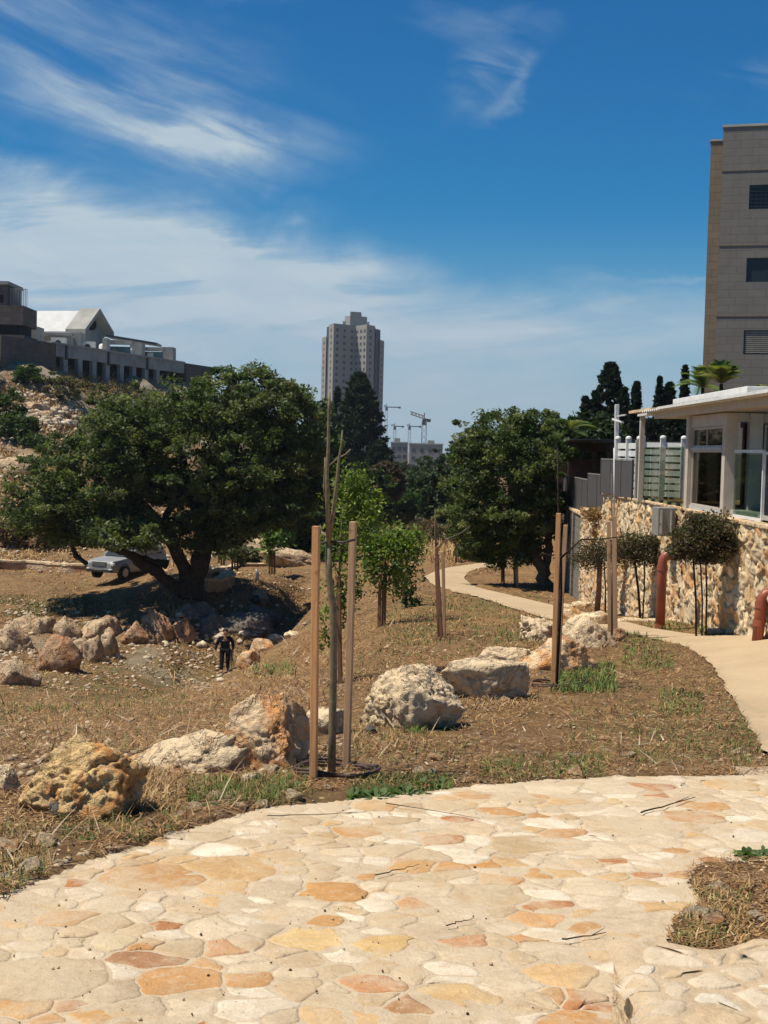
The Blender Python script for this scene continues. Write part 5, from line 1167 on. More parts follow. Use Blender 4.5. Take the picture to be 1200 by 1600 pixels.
# corner posts, sills, lintels of the glazed side (x about 5.8, y 22..24.6)
for (x0, x1, y0, y1) in ((5.74, 5.92, 24.42, 24.62), (5.80, 6.02, 21.95, 22.15)): hp('post', box(x0, x1, y0, y1, zt, .70), M['cream_paint'], .006)
for (x0, x1, y0, y1) in ((6.22, 6.44, 21.9, 22.12), (8.6, 8.8, 21.9, 22.1)): hp('post', box(x0, x1, y0, y1, zt, .70), M['grey_frame'], .006)
hp('lintel', box(5.80, 5.90, 22.15, 24.42, .48, .70), M['cream_paint'])
hp('sill', box(5.80, 5.90, 22.15, 24.42, zt, zt+.09), M['grey_frame'])
def window(x0, x1, y0, y1, z0, z1, bars, axis, fm='cream_paint'):
    mb = MB(); t_ = .035
    if axis == 'y':
        mb.box(x0, x1, y0, y0+t_, z0, z1); mb.box(x0, x1, y1-t_, y1, z0, z1); mb.box(x0, x1, y0+t_, y1-t_, z0, z0+t_); mb.box(x0, x1, y0+t_, y1-t_, z1-t_, z1)
        for b_ in bars: mb.box(x0+.005, x1-.005, b_-.015, b_+.015, z0+t_, z1-t_)
        f = hp('window', mb, M[fm]); g_ = MB().box((x0+x1)/2-.004, (x0+x1)/2+.004, y0+t_, y1-t_, z0+t_, z1-t_)
    else:
        mb.box(x0, x0+t_, y0, y1, z0, z1); mb.box(x1-t_, x1, y0, y1, z0, z1); mb.box(x0+t_, x1-t_, y0, y1, z0, z0+t_); mb.box(x0+t_, x1-t_, y0, y1, z1-t_, z1)
        for b_ in bars: mb.box(b_-.015, b_+.015, y0+.005, y1-.005, z0+t_, z1-t_)
        f = hp('window', mb, M[fm]); g_ = MB().box(x0+t_, x1-t_, (y0+y1)/2-.004, (y0+y1)/2+.004, z0+t_, z1-t_)
    o = g_.build('pane', M['window_glass'], None); o.parent = f; o.matrix_parent_inverse = Matrix.Identity(4)
    o.matrix_parent_inverse = (Matrix.Translation(Vector(HR.location)) @ Matrix.Translation(-Vector(HR.location))).inverted()
window(5.82, 5.88, 22.17, 24.40, .10, .47, (23.35,), 'y'); hp('transom', box(5.79, 5.91, 22.16, 24.41, .045, .098), M['grey_frame'])
window(5.82, 5.88, 22.17, 24.40, zt+.095, .043, (), 'y')
# front windows facing the camera
hp('front_wall', box(6.44, 14, 22.16, 22.3, zt, .9), M['cream_paint'])
hp('fascia_board', box(6.0, 14, 21.98, 22.10, .55, .70), M['grey_frame'])
for x0 in (6.50, 7.55): window(x0, x0+1.0, 22.02, 22.10, .0, .5, (), 'x', 'grey_frame')
mb = MB()
for k in range(9): mb.box(6.54, 8.5, 22.125, 22.155, .02+k*.055, .06+k*.055)
hp('shutter', mb, M['grey_panel'])
window(6.5, 8.5, 22.02, 22.10, zt+.03, -.03, (7.4,), 'x', 'grey_frame')
hp('side_wall', box(8.0, 14, 22.31, 28, zt, .9), M['cream_paint'])
hp('rear_wall', box(6.9, 8.0, 24.7, 24.85, zt, .6), M['dark_wood'])
hp('terrace_floor', box(5.93, 8.0, 14.0, 24.6, TOP-.06, TOP+.015), M['concrete_pale'])
# roof: eave beam, ribbed sheet, upper panel
def slab(x0, x1, y0, y1, z00, z10, t_):   # z at x0, z at x1
    mb = MB(); mb.add([(x0, y0, z00), (x1, y0, z10), (x1, y1, z10), (x0, y1, z00), (x0, y0, z00+t_), (x1, y0, z10+t_), (x1, y1, z10+t_), (x0, y1, z00+t_)], [(0, 3, 2, 1), (4, 5, 6, 7), (0, 1, 5, 4), (1, 2, 6, 5), (2, 3, 7, 6), (3, 0, 4, 7)]); return mb
hp('eave_beam', slab(5.60, 5.68, 18.2, 27.0, .715, .715, .145), M['cream_paint'])
hp('eave_board', slab(5.52, 5.68, 27.0, 28.4, .80, .80, .05), M['roof_sheet'])
hp('ceiling', slab(5.70, 14, 18.2, 27.0, .72, .80, .03), M['cream_paint'])
mb = MB(); V = []; F = []
ny = 190
for k in range(ny):
    y_ = 17.9+k*.05; zc = .875+.018*(1 if k % 4 < 2 else -1)
    V += [(5.40, y_, zc), (14.2, y_, zc+.32)]
for k in range(ny-1): F.append((2*k, 2*k+2, 2*k+3, 2*k+1))
mb.add(V, F); o = hp('roof_sheet', mb, M['roof_sheet']); sm = o.modifiers.new('thick', 'SOLIDIFY'); sm.thickness = .012
mb = slab(5.9, 13, 21.0, 26.5, 1.02, 1.22, .09)
mb.box(5.88, 5.897, 21.0, 26.5, .95, 1.115)
hp('roof_panel', mb, M['white_paint'], .01)
mb = MB()
for k in range(16): mb.box(5.80, 5.86, 22.6+k*.25, 22.7+k*.25, .93, 1.0)
hp('rafter_end', mb, M['dark_wood'])
hp('roof_edge_trim', slab(5.36, 5.44, 17.9, 25.6, .862, .862, .05), M['white_paint'])
hp('thatch_screen', slab(5.55, 6.6, 27.2, 29.6, .90, .94, .06), M['rock_cream'])
# pergola posts
hp('pergola_post', box(5.56, 5.66, 28.2, 28.32, zt, .80), M['cream_paint'])
pr = empty('pergola_post', P(963, 780, 34.6), 'tall white weathered post with short stub rails left of the white slat fence', 'post'); g_ = Vector(pr.location)
t0 = P(964, 632, 34.6)-g_; mb = MB(); mb.bar((0, 0, -.1), t0, .11, .11); mb.build('post', M['white_paint'], pr, bevel=.01)
mb = MB(); mb.bar(P(957, 655, 34.5)-g_, P(974, 660, 34.3)-g_, .05, .07); mb.bar(P(965, 650, 34.4)-g_, P(978, 648, 34.0)-g_, .04, .05); mb.build('stub_rail', M['white_paint'], pr)
# glass railings
def rail(name, x0, y0, x1, y1, z0, z1, n, label, post='metal_dark'):
    g_ = Vector((x0, y0, z0)); root = empty(name, g_, label, 'glass railing', 'glass railings on the wall'); d = Vector((x1-x0, y1-y0, 0))
    for k in range(n):
        a = d*(k/n+.008); b = d*((k+1)/n-.008); mb = MB(); t_ = d.normalized().cross(Vector((0, 0, 1)))*.006
        mb.add([a-t_, b-t_, b+t_, a+t_, a-t_+Vector((0, 0, z1-z0)), b-t_+Vector((0, 0, z1-z0)), b+t_+Vector((0, 0, z1-z0)), a+t_+Vector((0, 0, z1-z0))], [(0, 3, 2, 1), (4, 5, 6, 7), (0, 1, 5, 4), (1, 2, 6, 5), (2, 3, 7, 6), (3, 0, 4, 7)]); mb.build('pane', M['pane'], root)
    return root, d
r_, d = rail('glass_railing', 5.86, 29.9, 5.90, 25.3, TOP+.05, .24, 3, 'tall clear glass windbreak on the stone wall left of the house')
for k in (0, 1, 2, 3, 4, 5):
    c_ = d*((k+.5)/6); MB().box(c_.x-.035, c_.x+.035, c_.y-.05, c_.y+.05, -.02, .06).build('clamp', M['metal_dark'], r_)
MB().box(-.03, .03, -.03, .03, 0, 1.36).build('post', M['grey_frame'], r_)
r_, d = rail('glass_railing', 5.99, 21.95, 6.03, 20.4, TOP+.05, TOP+1.10, 1, 'white framed glass railing at the right picture edge of the terrace')
mb = MB(); mb.bar((0, 0, 1.1), d+Vector((0, 0, 1.1)), .05, .04); mb.bar(d+Vector((0, 0, 0)), d+Vector((0, 0, 1.1)), .045, .045); mb.bar((0, 0, .0), d, .05, .04); mb.build('frame', M['white_paint'], r_)
# grey mesh fence panel beyond it
g_ = Vector((6.04, 20.3, TOP+.05)); root = empty('mesh_fence', g_, 'grey mesh panel fence at the far right edge of the terrace', 'fence'); mb = MB()
for k in range(40): mb.box(-.006, .006, -k*.05-.006, -k*.05+.006, 0, 1.05)
for k in range(12): mb.box(-.004, .004, -2, 0, k*.09, k*.09+.008)
mb.build('mesh_panel', M['metal_dark'], root); MB().box(-.02, .02, -2, 0, 1.05, 1.09).build('top_rail', M['white_paint'], root)
# solid grey fence panels stepping down
def panel_fence(x0, y0, x1, y1, z0, z1, n, label):
    g_ = Vector((x0, y0, z0)); root = empty('panel_fence', g_, label, 'fence', 'grey panel fences on the walls'); d = Vector((x1-x0, y1-y0, 0)); h_ = z1-z0
    for k in range(n):
        mb = MB(); mb.bar(d*((k+.03)/n)+Vector((0, 0, h_/2)), d*((k+.97)/n)+Vector((0, 0, h_/2)), h_-.04, .03, Vector((0, 0, 1)).cross(d.normalized()))
        mb.build('panel', M['grey_panel'], root)
    for k in range(n+1):
        c_ = d*(k/n); MB().box(c_.x-.025, c_.x+.025, c_.y-.03, c_.y+.03, 0, h_+.02).build('post', M['grey_frame'] if False else M['grey_panel'], root)
    mb = MB(); mb.bar(Vector((0, 0, h_)), d+Vector((0, 0, h_)), .05, .03, Vector((0, 0, 1))); mb.build('top_rail', M['cond_box'], root)
a = P(941, 700, 34.2); b = P(990, 700, 30.2)
panel_fence(a.x, 34.2, b.x, 30.2, TOP+.02, -.06, 3, 'tall dark grey panel fence left of the glass windbreak')
a = P(921, 700, 37.4); panel_fence(a.x, 37.4, a.x+.05, 34.5, TOP-.46, -.50, 2, 'middle grey panel fence one step lower than the tall one')
a = P(883, 700, 46.0); b = P(921, 700, 38.1); panel_fence(a.x, 46.0, b.x, 38.1, -1.7, -.70, 5, 'long lower grey panel fence above the block wall')
# white slat fence
def slat_fence(a, b, z0, z1, n, ns, label, posts=True):
    g_ = Vector((a[0], a[1], z0)); root = empty('slat_fence', g_, label, 'fence', 'white slat fences on the terrace'); d = Vector((b[0]-a[0], b[1]-a[1], 0)); h_ = z1-z0; st = h_/ns
    for k in range(ns):
        mb = MB(); z_ = st*(k+.5); mb.bar(Vector((0, 0, z_)), d+Vector((0, 0, z_)), st*.74, .025, Vector((0, 0, 1)).cross(d.normalized())); mb.build('slat', M['white_paint'], root)
    for k in range(n+1):
        c_ = d*(k/n); mb = MB(); mb.box(c_.x-.07, c_.x+.07, c_.y-.06, c_.y+.02, 0, h_+.08); mb.tube([(c_.x, c_.y-.02, h_+.08), (c_.x, c_.y-.02, h_+.13), (c_.x, c_.y-.02, h_+.16)], [.085, .075, .03], 10); mb.build('post', M['white_paint'], root, bevel=.006)
a = P(965, 700, 34.4); b = P(999, 700, 33.0); slat_fence((a.x, 34.4), (b.x, 33.0), TOP, .40, 2, 7, 'bright white slat fence behind the tall grey panel fence')
b2 = P(1062, 700, 32.3); slat_fence((b.x+.05, 32.9), (b2.x+.1, 32.3), TOP, .42, 2, 8, 'white slat fence seen greenish through the glass windbreak')
# red beamed pergola in the dark
g_ = Vector((6.2, 43, -1.7)); root = empty('pergola', g_, 'dark pergola with a red brown beam behind the grey panel fences', 'pergola')
a = P(886, 696, 46)-g_; b = P(956, 700, 42)-g_; mb = MB(); mb.bar(a, b, .28, .12, Vector((0, 0, 1)).cross((b-a).normalized())); mb.build('beam', M['dark_wood'], root)
mb = MB(); mb.bar(a+Vector((0, 0, .2)), b+Vector((0, 0, .2)), .03, .6, Vector((0, 0, 1)).cross((b-a).normalized()))
mb.box(min(a.x, b.x)-.3, max(a.x, b.x)+2.5, b.y, a.y+2, a.z+.16, a.z+.2); mb.build('roof', M['metal_dark'], root)
for px, dd in ((892, 45.5), (928, 43.5), (952, 42.2)):
    c_ = P(px, 700, dd)-g_; MB().box(c_.x-.08, c_.x+.08, c_.y-.08, c_.y+.08, 0, a.z).build('post', M['dark_wood'], root)
MB().box(-1.6, 3.5, 4.6, 4.7, -.5, 1.6).build('back_screen', M['dark_wood'], root)

# low wall with flagstone top, bottom right corner
x0 = P(957, 1520, 3.95).x
root = empty('low_stone_wall', (x0+.8, 3.6, -1.95), 'low mortared stone wall with a cream flagstone top at the bottom right', 'wall')
LZ = -1.555; Rw = random.Random(17); pw = []
for px, py, wpx, hpx in ((1040, 1492, 120, 1), (1000, 1530, 80, 1), (1110, 1535, 110, 1), (1165, 1510, 90, 1), (1030, 1575, 110, 1), (1110, 1590, 120, 1), (1185, 1560, 90, 1), (1060, 1540, 50, 1), (985, 1500, 50, 1)):
    q = P(px, py, 1.0); k_ = LZ/q.z; pw.append((q.x*k_, q.y*k_, wpx/FPX*q.y*k_*.55))
tries = 0
while tries < 1500:
    tries += 1; q = (Rw.uniform(x0, x0+2.2), Rw.uniform(2.1, 4.2), Rw.choice((.07, .1, .14, .2)))
    if all((q[0]-o[0])**2+(q[1]-o[1])**2 > ((q[2]+o[2])*.52)**2 for o in pw): pw.append(q)
def backcurve(V):
    V = V.copy(); f_ = np.clip((V[:, 1]-3.7)/.45, 0, 1); V[:, 1] -= f_*(.05+.045*np.sin((V[:, 0]-x0)*9-1.2)+.02*np.sin((V[:, 0]-x0)*23)); return V
def wz(q):
    d_ = np.minimum(q[:, 0]-x0, 4.17-q[:, 1]); r_ = np.clip(d_/.07, 0, 1); return LZ-(1-np.sqrt(np.maximum(0, 1-(1-r_)**2)))*.05+fbm(np.c_[q, q[:, 0]*0]*2.5, 3, 85)*.008
me = flags(pw, Rw, {}, lambda a_, b_: a_ > x0-.02 and b_ < 4.16, wz, (.010, .016, .024), [((.60, .50, .36), 5), ((.58, .44, .27), 4), ((.56, .46, .33), 3), ((.54, .36, .18), 1), ((.66, .58, .45), 3)], 0.0)
me.name = 'cap_stones'; V_ = np.empty(len(me.vertices)*3); me.vertices.foreach_get('co', V_); V_ = V_.reshape(-1, 3); V_[:, 0] = np.maximum(V_[:, 0], x0-.01+.012*np.sin(V_[:, 1]*21)); V_[:, 1] = np.minimum(V_[:, 1], 4.175+.014*np.sin(V_[:, 0]*17)); V_ = backcurve(V_); me.vertices.foreach_set('co', V_.ravel())
at_root(link('cap_stones', me, M['flag']), root)
nx1, ny1 = 120, 120; a_, b_ = np.meshgrid(np.linspace(x0+.004, x0+2.1, nx1), np.linspace(2.1, 4.165, ny1)); q_ = np.c_[a_.ravel(), b_.ravel()]
idx = np.arange(nx1*ny1).reshape(ny1, nx1); F = np.stack([idx[:-1, :-1], idx[:-1, 1:], idx[1:, 1:], idx[1:, :-1]], -1).reshape(-1, 4)
at_root(np_mesh('mortar_top', backcurve(np.c_[q_, wz(q_)-.006+fbm(np.c_[q_, q_[:, 0]*0]*9, 4, 84)*.005]), F, M['flag'], smooth=True, col=np.repeat(np.array([[.50, .385, .25]]), len(q_), 0)), root)
at_root(MB().box(x0+.02, x0+1.9, 2.2, 4.05, -2.1, LZ-.055).build('wall_core', M['rock_cream'], bevel=.012), root)

# ---------------------------------------------------------------- stone apartment block on the right
c0 = P(1123, 400, 55); ab = empty('apartment_block', (c0.x, 55, -3), 'tall beige stone clad apartment block filling the right picture edge', 'building', rz=-rad(15.5))
def ap(name, mb, m_, parent=None, bevel=0):
    return mb.build(name, m_, parent or ab, bevel=bevel)
ZB = 3.0; zt_ = P(1127, 199, 55).z+ZB; W0 = 16
wx = (P(1166, 422, 54.7).x-c0.x)/cos(rad(15.5)); wins = [(P(1166, py+19, 54.7).z+ZB, P(1166, py-19, 54.7).z+ZB) for py in (308, 422, 535, 650)]
ww = wx+4.5; mb = MB(); zc = 0
for (z0, z1) in sorted(wins):
    mb.box(0, W0, 0, .25, zc, z0); mb.box(0, wx, 0, .25, z0, z1); mb.box(wx+2.2, ww, 0, .25, z0, z1); mb.box(ww+2.2, W0, 0, .25, z0, z1); zc = z1
mb.box(0, W0, 0, .25, zc, zt_); mb.box(0, .25, .25, 13, 0, zt_); mb.box(.25, W0, 12.7, 13, 0, zt_); mb.box(W0-.25, W0, .25, 12.7, 0, zt_)
ap('wall', mb, M['ashlar'])
ap('roof', MB().box(.25, W0-.25, .25, 12.7, zt_-.5, zt_-.3), M['concrete'])
ap('parapet_cap', MB().box(-.04, W0, -.04, .3, zt_+.003, zt_+.1), M['concrete_pale'])
mb = MB()
for py in (268, 385, 495, 608): z_ = P(1140, py, 55).z+ZB; mb.box(-.02, W0, -.025, -.003, z_, z_+.045)
ap('string_course', mb, M['ashlar_side'])
zs = P(1115, 221, 56).z+ZB
ap('side_bay', MB().box(-.52, -.005, .9, 9, 0, zs), M['ashlar_side']); ap('parapet_cap', MB().box(-.56, -.045, .86, 9, zs+.003, zs+.08), M['concrete_pale'])
ap('inner_wall', MB().box(.26, W0-.3, 1.6, 1.8, 0, zt_-.6), M['dark_void'])
for i, (z0, z1) in enumerate(wins):
    for xx in (wx, ww):
        mb = MB(); e = .05; mb.box(xx, xx+e, .08, .14, z0, z1); mb.box(xx+2.2-e, xx+2.2, .08, .14, z0, z1); mb.box(xx+e, xx+2.2-e, .08, .14, z0, z0+e); mb.box(xx+e, xx+2.2-e, .08, .14, z1-e, z1); mb.box(xx+1.07, xx+1.13, .08, .14, z0+e, z1-e)
        f = ap('window', mb, M['metal_dark']); MB().box(xx+e, xx+2.15, .11, .12, z0+e, z1-e).build('pane', M['car_glass'], f)
        mb = MB()
        if i == 0:
            for k in range(11): mb.box(xx+.1+k*.19, xx+.115+k*.19, .04, .06, z0+.02, z1-.02)
            for k in range(6): mb.box(xx+.02, xx+2.18, .02, .04, z0+.1+k*.16, z0+.115+k*.16)
            mb.build('grille', M['metal_dark'], f)
        elif i == 2:
            for k in range(11): mb.box(xx+.06, xx+2.14, .05, .075, z0+.07+k*.085, z0+.125+k*.085)
            mb.build('shutter', M['cond_box'], f)

# ---------------------------------------------------------------- the tall tower
TW = P(550, 700, 630); tw = empty('residential_tower', (TW.x, 640, -30), 'tall grey residential tower with a stepped crown in the centre distance', 'building')
def tx(px): return P(px+0.0, 560, 630).x
base_z = -30; topz = P(550, 507, 630).z; wz = P(504, 523, 630).z; c1z = P(550, 491, 630).z; c0z = P(550, 499, 630).z; c2z = P(552, 484, 630).z
poly = [(tx(512.5), 634), (tx(521), 626), (tx(554), 636), (tx(572), 628), (tx(584), 634), (tx(586), 654), (tx(512), 654)]
mb = MB(); mb.prism(poly, base_z, topz); at_root(mb.build('main_shaft', M['tower_wall']), tw)
mb = MB(); mb.prism([(tx(508), 640), (tx(512.4), 637), (tx(512.4), 655), (tx(508), 655)], base_z, topz-.6); mb.prism([(tx(586.2), 637), (tx(593), 641), (tx(593), 655), (tx(586.2), 655)], base_z, topz-1.2); at_root(mb.build('dark_strip', M['tower_dark']), tw)
mb = MB(); mb.prism([(tx(500), 646), (tx(507.8), 638.5), (tx(507.8), 657), (tx(500), 657)], base_z, wz); mb.prism([(tx(593.2), 639), (tx(599.5), 645), (tx(599.5), 657), (tx(593.2), 657)], base_z, wz-1); at_root(mb.build('wing', M['tower_wall']), tw)
mb = MB(); mb.prism([(tx(533), 640), (tx(575), 640), (tx(575), 652), (tx(533), 652)], topz, c0z); mb.prism([(tx(536), 641), (tx(545), 636.5), (tx(562), 639), (tx(571), 641), (tx(571), 651), (tx(536), 651)], topz, c1z); mb.prism([(tx(545), 638.5), (tx(562), 640), (tx(562), 650), (tx(545), 650)], c1z, c2z); at_root(mb.build('crown', M['tower_wall']), tw)
mb = MB(); mb.box(tx(512), tx(586), 626, 655, topz, topz+.01) if False else None
def seg_windows(p0, p1, ncol, top, rows, step=3.1, wsz=1.5):
    out = []; d = Vector((p1[0]-p0[0], p1[1]-p0[1], 0)); n_ = Vector((d.y, -d.x, 0)).normalized()
    for r_ in range(rows):
        for c_ in range(ncol):
            p = Vector((p0[0], p0[1], 0))+d*((c_+.5)/ncol); out.append((r_, p+n_*.06, d.normalized(), top-3.0-r_*step, wsz))
    return out
W_ = []
W_ += seg_windows(poly[0], poly[1], 1, topz, 26); W_ += seg_windows(poly[1], poly[2], 3, topz, 26); W_ += seg_windows(poly[2], poly[3], 3, topz, 26); W_ += seg_windows(poly[3], poly[4], 1, topz, 26)
W_ += seg_windows((tx(500), 646), (tx(507.8), 638.5), 1, wz, 25); W_ += seg_windows((tx(593.2), 639), (tx(599.5), 645), 1, wz-1, 25)
W_.sort(key=lambda q: q[0])
def wbox(mb, q):
    r_, p, d, z_, s_ = q; mb.bar(p-d*s_/2+Vector((0, 0, z_)), p+d*s_/2+Vector((0, 0, z_)), 1.35, .1, Vector((0, 0, 1)).cross(d)); return mb
for q in W_[:100]: at_root(wbox(MB(), q).build('window', M['tower_dark']), tw)
mb = MB()
for q in W_[100:]: wbox(mb, q)
o = mb.build('lower_windows', M['tower_dark']); at_root(o, tw); o['kind'] = 'stuff'
# far apartment blocks
def block(px0, px1, pytop, D, dep, label, wn, mt='tower_wall', extra=None, ang=0):
    a = P(px0, pytop, D); b = P(px1, pytop, D); g_ = Vector(((a.x+b.x)/2, D, -25)); root = empty('apartment_building', g_, label, 'building', 'distant apartment blocks', ang); w_ = (b.x-a.x)/2; h_ = a.z+25
    MB().box(-w_, w_, 0, dep, 0, h_).build('wall', M[mt], root); MB().box(-w_-.2, w_+.2, -.2, dep+.2, h_, h_+.5).build('roof', M['concrete_pale'], root)
    if extra:
        for (x0, x1, hh) in extra: MB().box(w_*x0, w_*x1, 2, 6, h_+.5, h_+.5+hh).build('stair_tower', M[mt], root)
    for r_ in range(4):
        for c_ in range(wn):
            x_ = -w_+(c_+.5)*2*w_/wn; MB().box(x_-.7, x_+.7, -.08, .3, h_-3-r_*3.1, h_-1.6-r_*3.1).build('window', M['tower_dark'], root)
block(611, 637, 692, 520, 12, 'distant grey apartment block with a roof box left of the crane', 3, extra=[(-.6, .1, 1.5)])
block(640, 692, 694, 500, 14, 'distant wide apartment block with two window columns below the crane', 4, extra=[(.1, .5, 1.2)])
block(600, 625, 700, 560, 12, 'distant low block half hidden behind the conifer', 2)
# cranes
def crane(px, top, D, jib_l, jib_r, tilt, label, thick=1.0, mast=True, col='crane_white', sag=0):
    c_ = P(px, top, D); g_ = Vector((c_.x, D, -25)); root = empty('tower_crane', g_, label, 'crane', 'distant tower cranes'); h_ = c_.z+25; s_ = 1.1*thick; sc = D/FPX
    mb = MB(); n = int(h_/3)
    for sx, sy in ((-1, -1), (1, -1), (1, 1), (-1, 1)): mb.bar((sx*s_, sy*s_, 0), (sx*s_, sy*s_, h_), .3*thick, .3*thick)
    for k in range(n): mb.bar((-s_, -s_, k*h_/n), (s_, -s_, (k+1)*h_/n), .18*thick, .18*thick); mb.bar((-s_, s_, (k+1)*h_/n), (s_, s_, k*h_/n), .18*thick, .18*thick)
    mb.build('mast', M['crane_white'], root)
    l = jib_l*sc; r = jib_r*sc; mb = MB(); up = 1.6*thick
    a = Vector((-l, 0, h_+1+l*tilt)); b = Vector((0, 0, h_+1)); d = Vector((r, 0, h_+1-r*tilt*.4)); nn = max(4, int(l/4))
    for oy in (-.7, .7): mb.bar(a+Vector((0, oy, 0)), b+Vector((0, oy, 0)), .35*thick, .35*thick)
    mb.bar(a+Vector((0, 0, up*.8)), b+Vector((0, 0, up)), .4*thick, .4*thick)
    for k in range(nn):
        p = a.lerp(b, k/nn); q = a.lerp(b, (k+1)/nn); mb.bar(p, q+Vector((0, 0, up)), .22*thick, .22*thick); mb.bar(p+Vector((0, 0, up)), q, .22*thick, .22*thick)
    mb.build('jib', M[col], root)
    mb = MB(); mb.bar(b, d, .8*thick, .6*thick); mb.box(d.x-2.0*thick, d.x, -1, 1, d.z-1.0*thick, d.z+.5); mb.build('counterweight', M['metal_dark'], root)
    MB().box(-1.0*thick, 1.0*thick, -1.0, 1.0, h_-2.0*thick, h_+.9).build('cab', M['metal_dark'], root)
    mb = MB(); mb.bar((0, 0, h_), (0, 0, h_+4.2*thick), .5, .5); mb.build('apex', M[col], root)
crane(663, 658, 640, 22, 10, .32, 'nearest distant crane with a dark counterweight above the wide apartment block', 1.0, col='crane_red')
crane(603, 667, 1000, 40, 8, .0, 'faint distant crane just right of the conifer', 1.0) if False else crane(617, 668, 1000, 6, 14, .0, 'faint distant crane between the tower and the nearest crane', .9)
crane(640, 668, 1010, 4, 18, .02, 'faint distant crane just left of the nearest crane', .9)
crane(604, 638, 1000, 4, 22, .0, 'faint highest crane jib just right of the tower', .9)

# ---------------------------------------------------------------- long building on the left hill
lb = empty('hillside_building', (-40, 125, 5), 'long grey concrete building with dark openings and a white gabled roof on the left hill', 'building')
def lp(name, mb, m_): o = mb.build(name, m_, None); at_root(o, lb); return o
a = P(80, 541, 118); b = P(330, 567, 147.5); zt_ = (a.z+b.z)/2; a.z = b.z = 0; d = (b-a); L_ = d.length; d.normalize(); nrm = Vector((d.y, -d.x, 0))
if nrm.y > 0: nrm = -nrm
def fb(s0, s1, q0, q1, z0, z1, mb=None):
    """box along facade: s along, q inward"""
    mb = mb or MB(); V = []
    for z_ in (z0, z1):
        for s_, q_ in ((s0, q0), (s1, q0), (s1, q1), (s0, q1)):
            p = a+d*s_-nrm*q_; V.append((p.x, p.y, z_))
    return mb.add(V, [(0, 3, 2, 1), (4, 5, 6, 7), (0, 1, 5, 4), (1, 2, 6, 5), (2, 3, 7, 6), (3, 0, 4, 7)])
def s_at(px):
    """distance along the facade seen at a column"""
    best = min(range(0, 400), key=lambda k: abs((lambda p: (600+ (p.x/p.y)*FPX))(a+d*(L_*1.25*k/400))-px)); return L_*1.25*best/400
xof = 0
zo1 = P(150, 566, 126).z; zo0 = zo1-2.8; pil = [s_at(px) for px in (80, 99, 122, 144, 165, 187, 206, 225, 243)]
lp('upper_wall', fb(0, L_*.80, 0, .4, zo1, zt_-.12), M['concrete'])
lp('coping', fb(-.05, L_*.80, -.12, .5, zt_-.117, zt_+.05), M['concrete_pale'])
lp('lower_wall', fb(0, L_*.80, 0, .4, zo0-6, zo0), M['concrete'])
for s_ in pil: lp('pilaster', fb(s_-.35, s_+.35, .003, .4, zo0, zo1), M['concrete'])
for s_ in (pil[1], pil[4], pil[7]): lp('downpipe', fb(s_-.12, s_+.12, -.16, -.004, zo1-.2, zt_-.12), M['metal_dark'])
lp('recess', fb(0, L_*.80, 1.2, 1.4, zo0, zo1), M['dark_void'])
lp('end_wall', fb(L_*.80, L_*1.0, -.2, 8, zo0-8, zt_-.1), M['rubble_wall'])
lp('roof_deck', fb(0, L_, .5, 22, zt_-.4, zt_-.12), M['concrete'])
s1 = s_at(80); lp('stone_bastion', fb(s1-8.2, s1-.05, -.3, 4, zo0-6, zt_-.1), M['rubble_wall'])
lp('stone_wing', fb(s1-22, s1-10.6, -.5, 4, zo0-6, zt_+.1), M['rubble_wall']); lp('wall_gap', fb(s1-10.55, s1-8.25, .6, 1, zo0-6, zt_-.3), M['dark_void'])
# gabled hall set back behind the parapet
def gable(px0, px1, D, side, z_eave, z_ridge, name):
    pass
za = P(140, 519, 140); eave = P(120, 519, 134).z; ridge = P(143, 487, 134).z
gl = P(121, 519, 134); gr = P(163, 525, 137); mid = (gl+gr)/2; mid.z = ridge; e0 = gl.copy(); e0.z = eave; e1 = gr.copy(); e1.z = eave; back = Vector((-1.0, .25, 0)).normalized()*30
zb = zt_-.3
mb = MB(); V = [Vector((e0.x, e0.y, zb)), Vector((e1.x, e1.y, zb)), e1, mid, e0]; n_ = len(V); bk = [v+back for v in V]
mb.add(V+bk, [(0, 1, 2, 3, 4), (9, 8, 7, 6, 5), (0, 4, 9, 5), (1, 6, 7, 2), (0, 5, 6, 1)]); lp('gable_hall', mb, M['concrete'])
up = Vector((0, 0, .25)); f_ = -back.normalized()*.5
mb = MB(); lo = e0+(e0-mid)*.08; ro = e1+(e1-mid)*.08
for (p, q) in ((lo, mid), (mid, ro)):
    Vv = [p+f_*0, q+f_*0, q+back, p+back]; mb.add([v+Vector((0, 0, .02)) for v in Vv]+[v+up for v in Vv], [(0, 3, 2, 1), (4, 5, 6, 7), (0, 1, 5, 4), (1, 2, 6, 5), (2, 3, 7, 6), (3, 0, 4, 7)])
lp('white_roof', mb, M['white_roof'])
mb = MB()
for (p, q) in ((lo, mid), (mid, ro)): 
    Vv = [p+f_*2, q+f_*2, q-f_*2.5, p-f_*2.5]; mb.add([v+Vector((0, 0, .0)) for v in Vv]+[v+up*2 for v in Vv], [(0, 3, 2, 1), (4, 5, 6, 7), (0, 1, 5, 4), (1, 2, 6, 5), (2, 3, 7, 6), (3, 0, 4, 7)])
lp('gable_coping', mb, M['concrete_pale'])
c_ = (e0+e1)/2; c_.z = eave+.45*(ridge-eave); dd = (e1-e0); dd.z = 0; dd.normalize(); nn = Vector((dd.y, -dd.x, 0)); mb = MB(); mb.tube([c_-nn*.2, c_+nn*.15] if nn.y < 0 else [c_+nn*.2, c_-nn*.15], .62, 20); lp('round_window', mb, M['dark_void'])
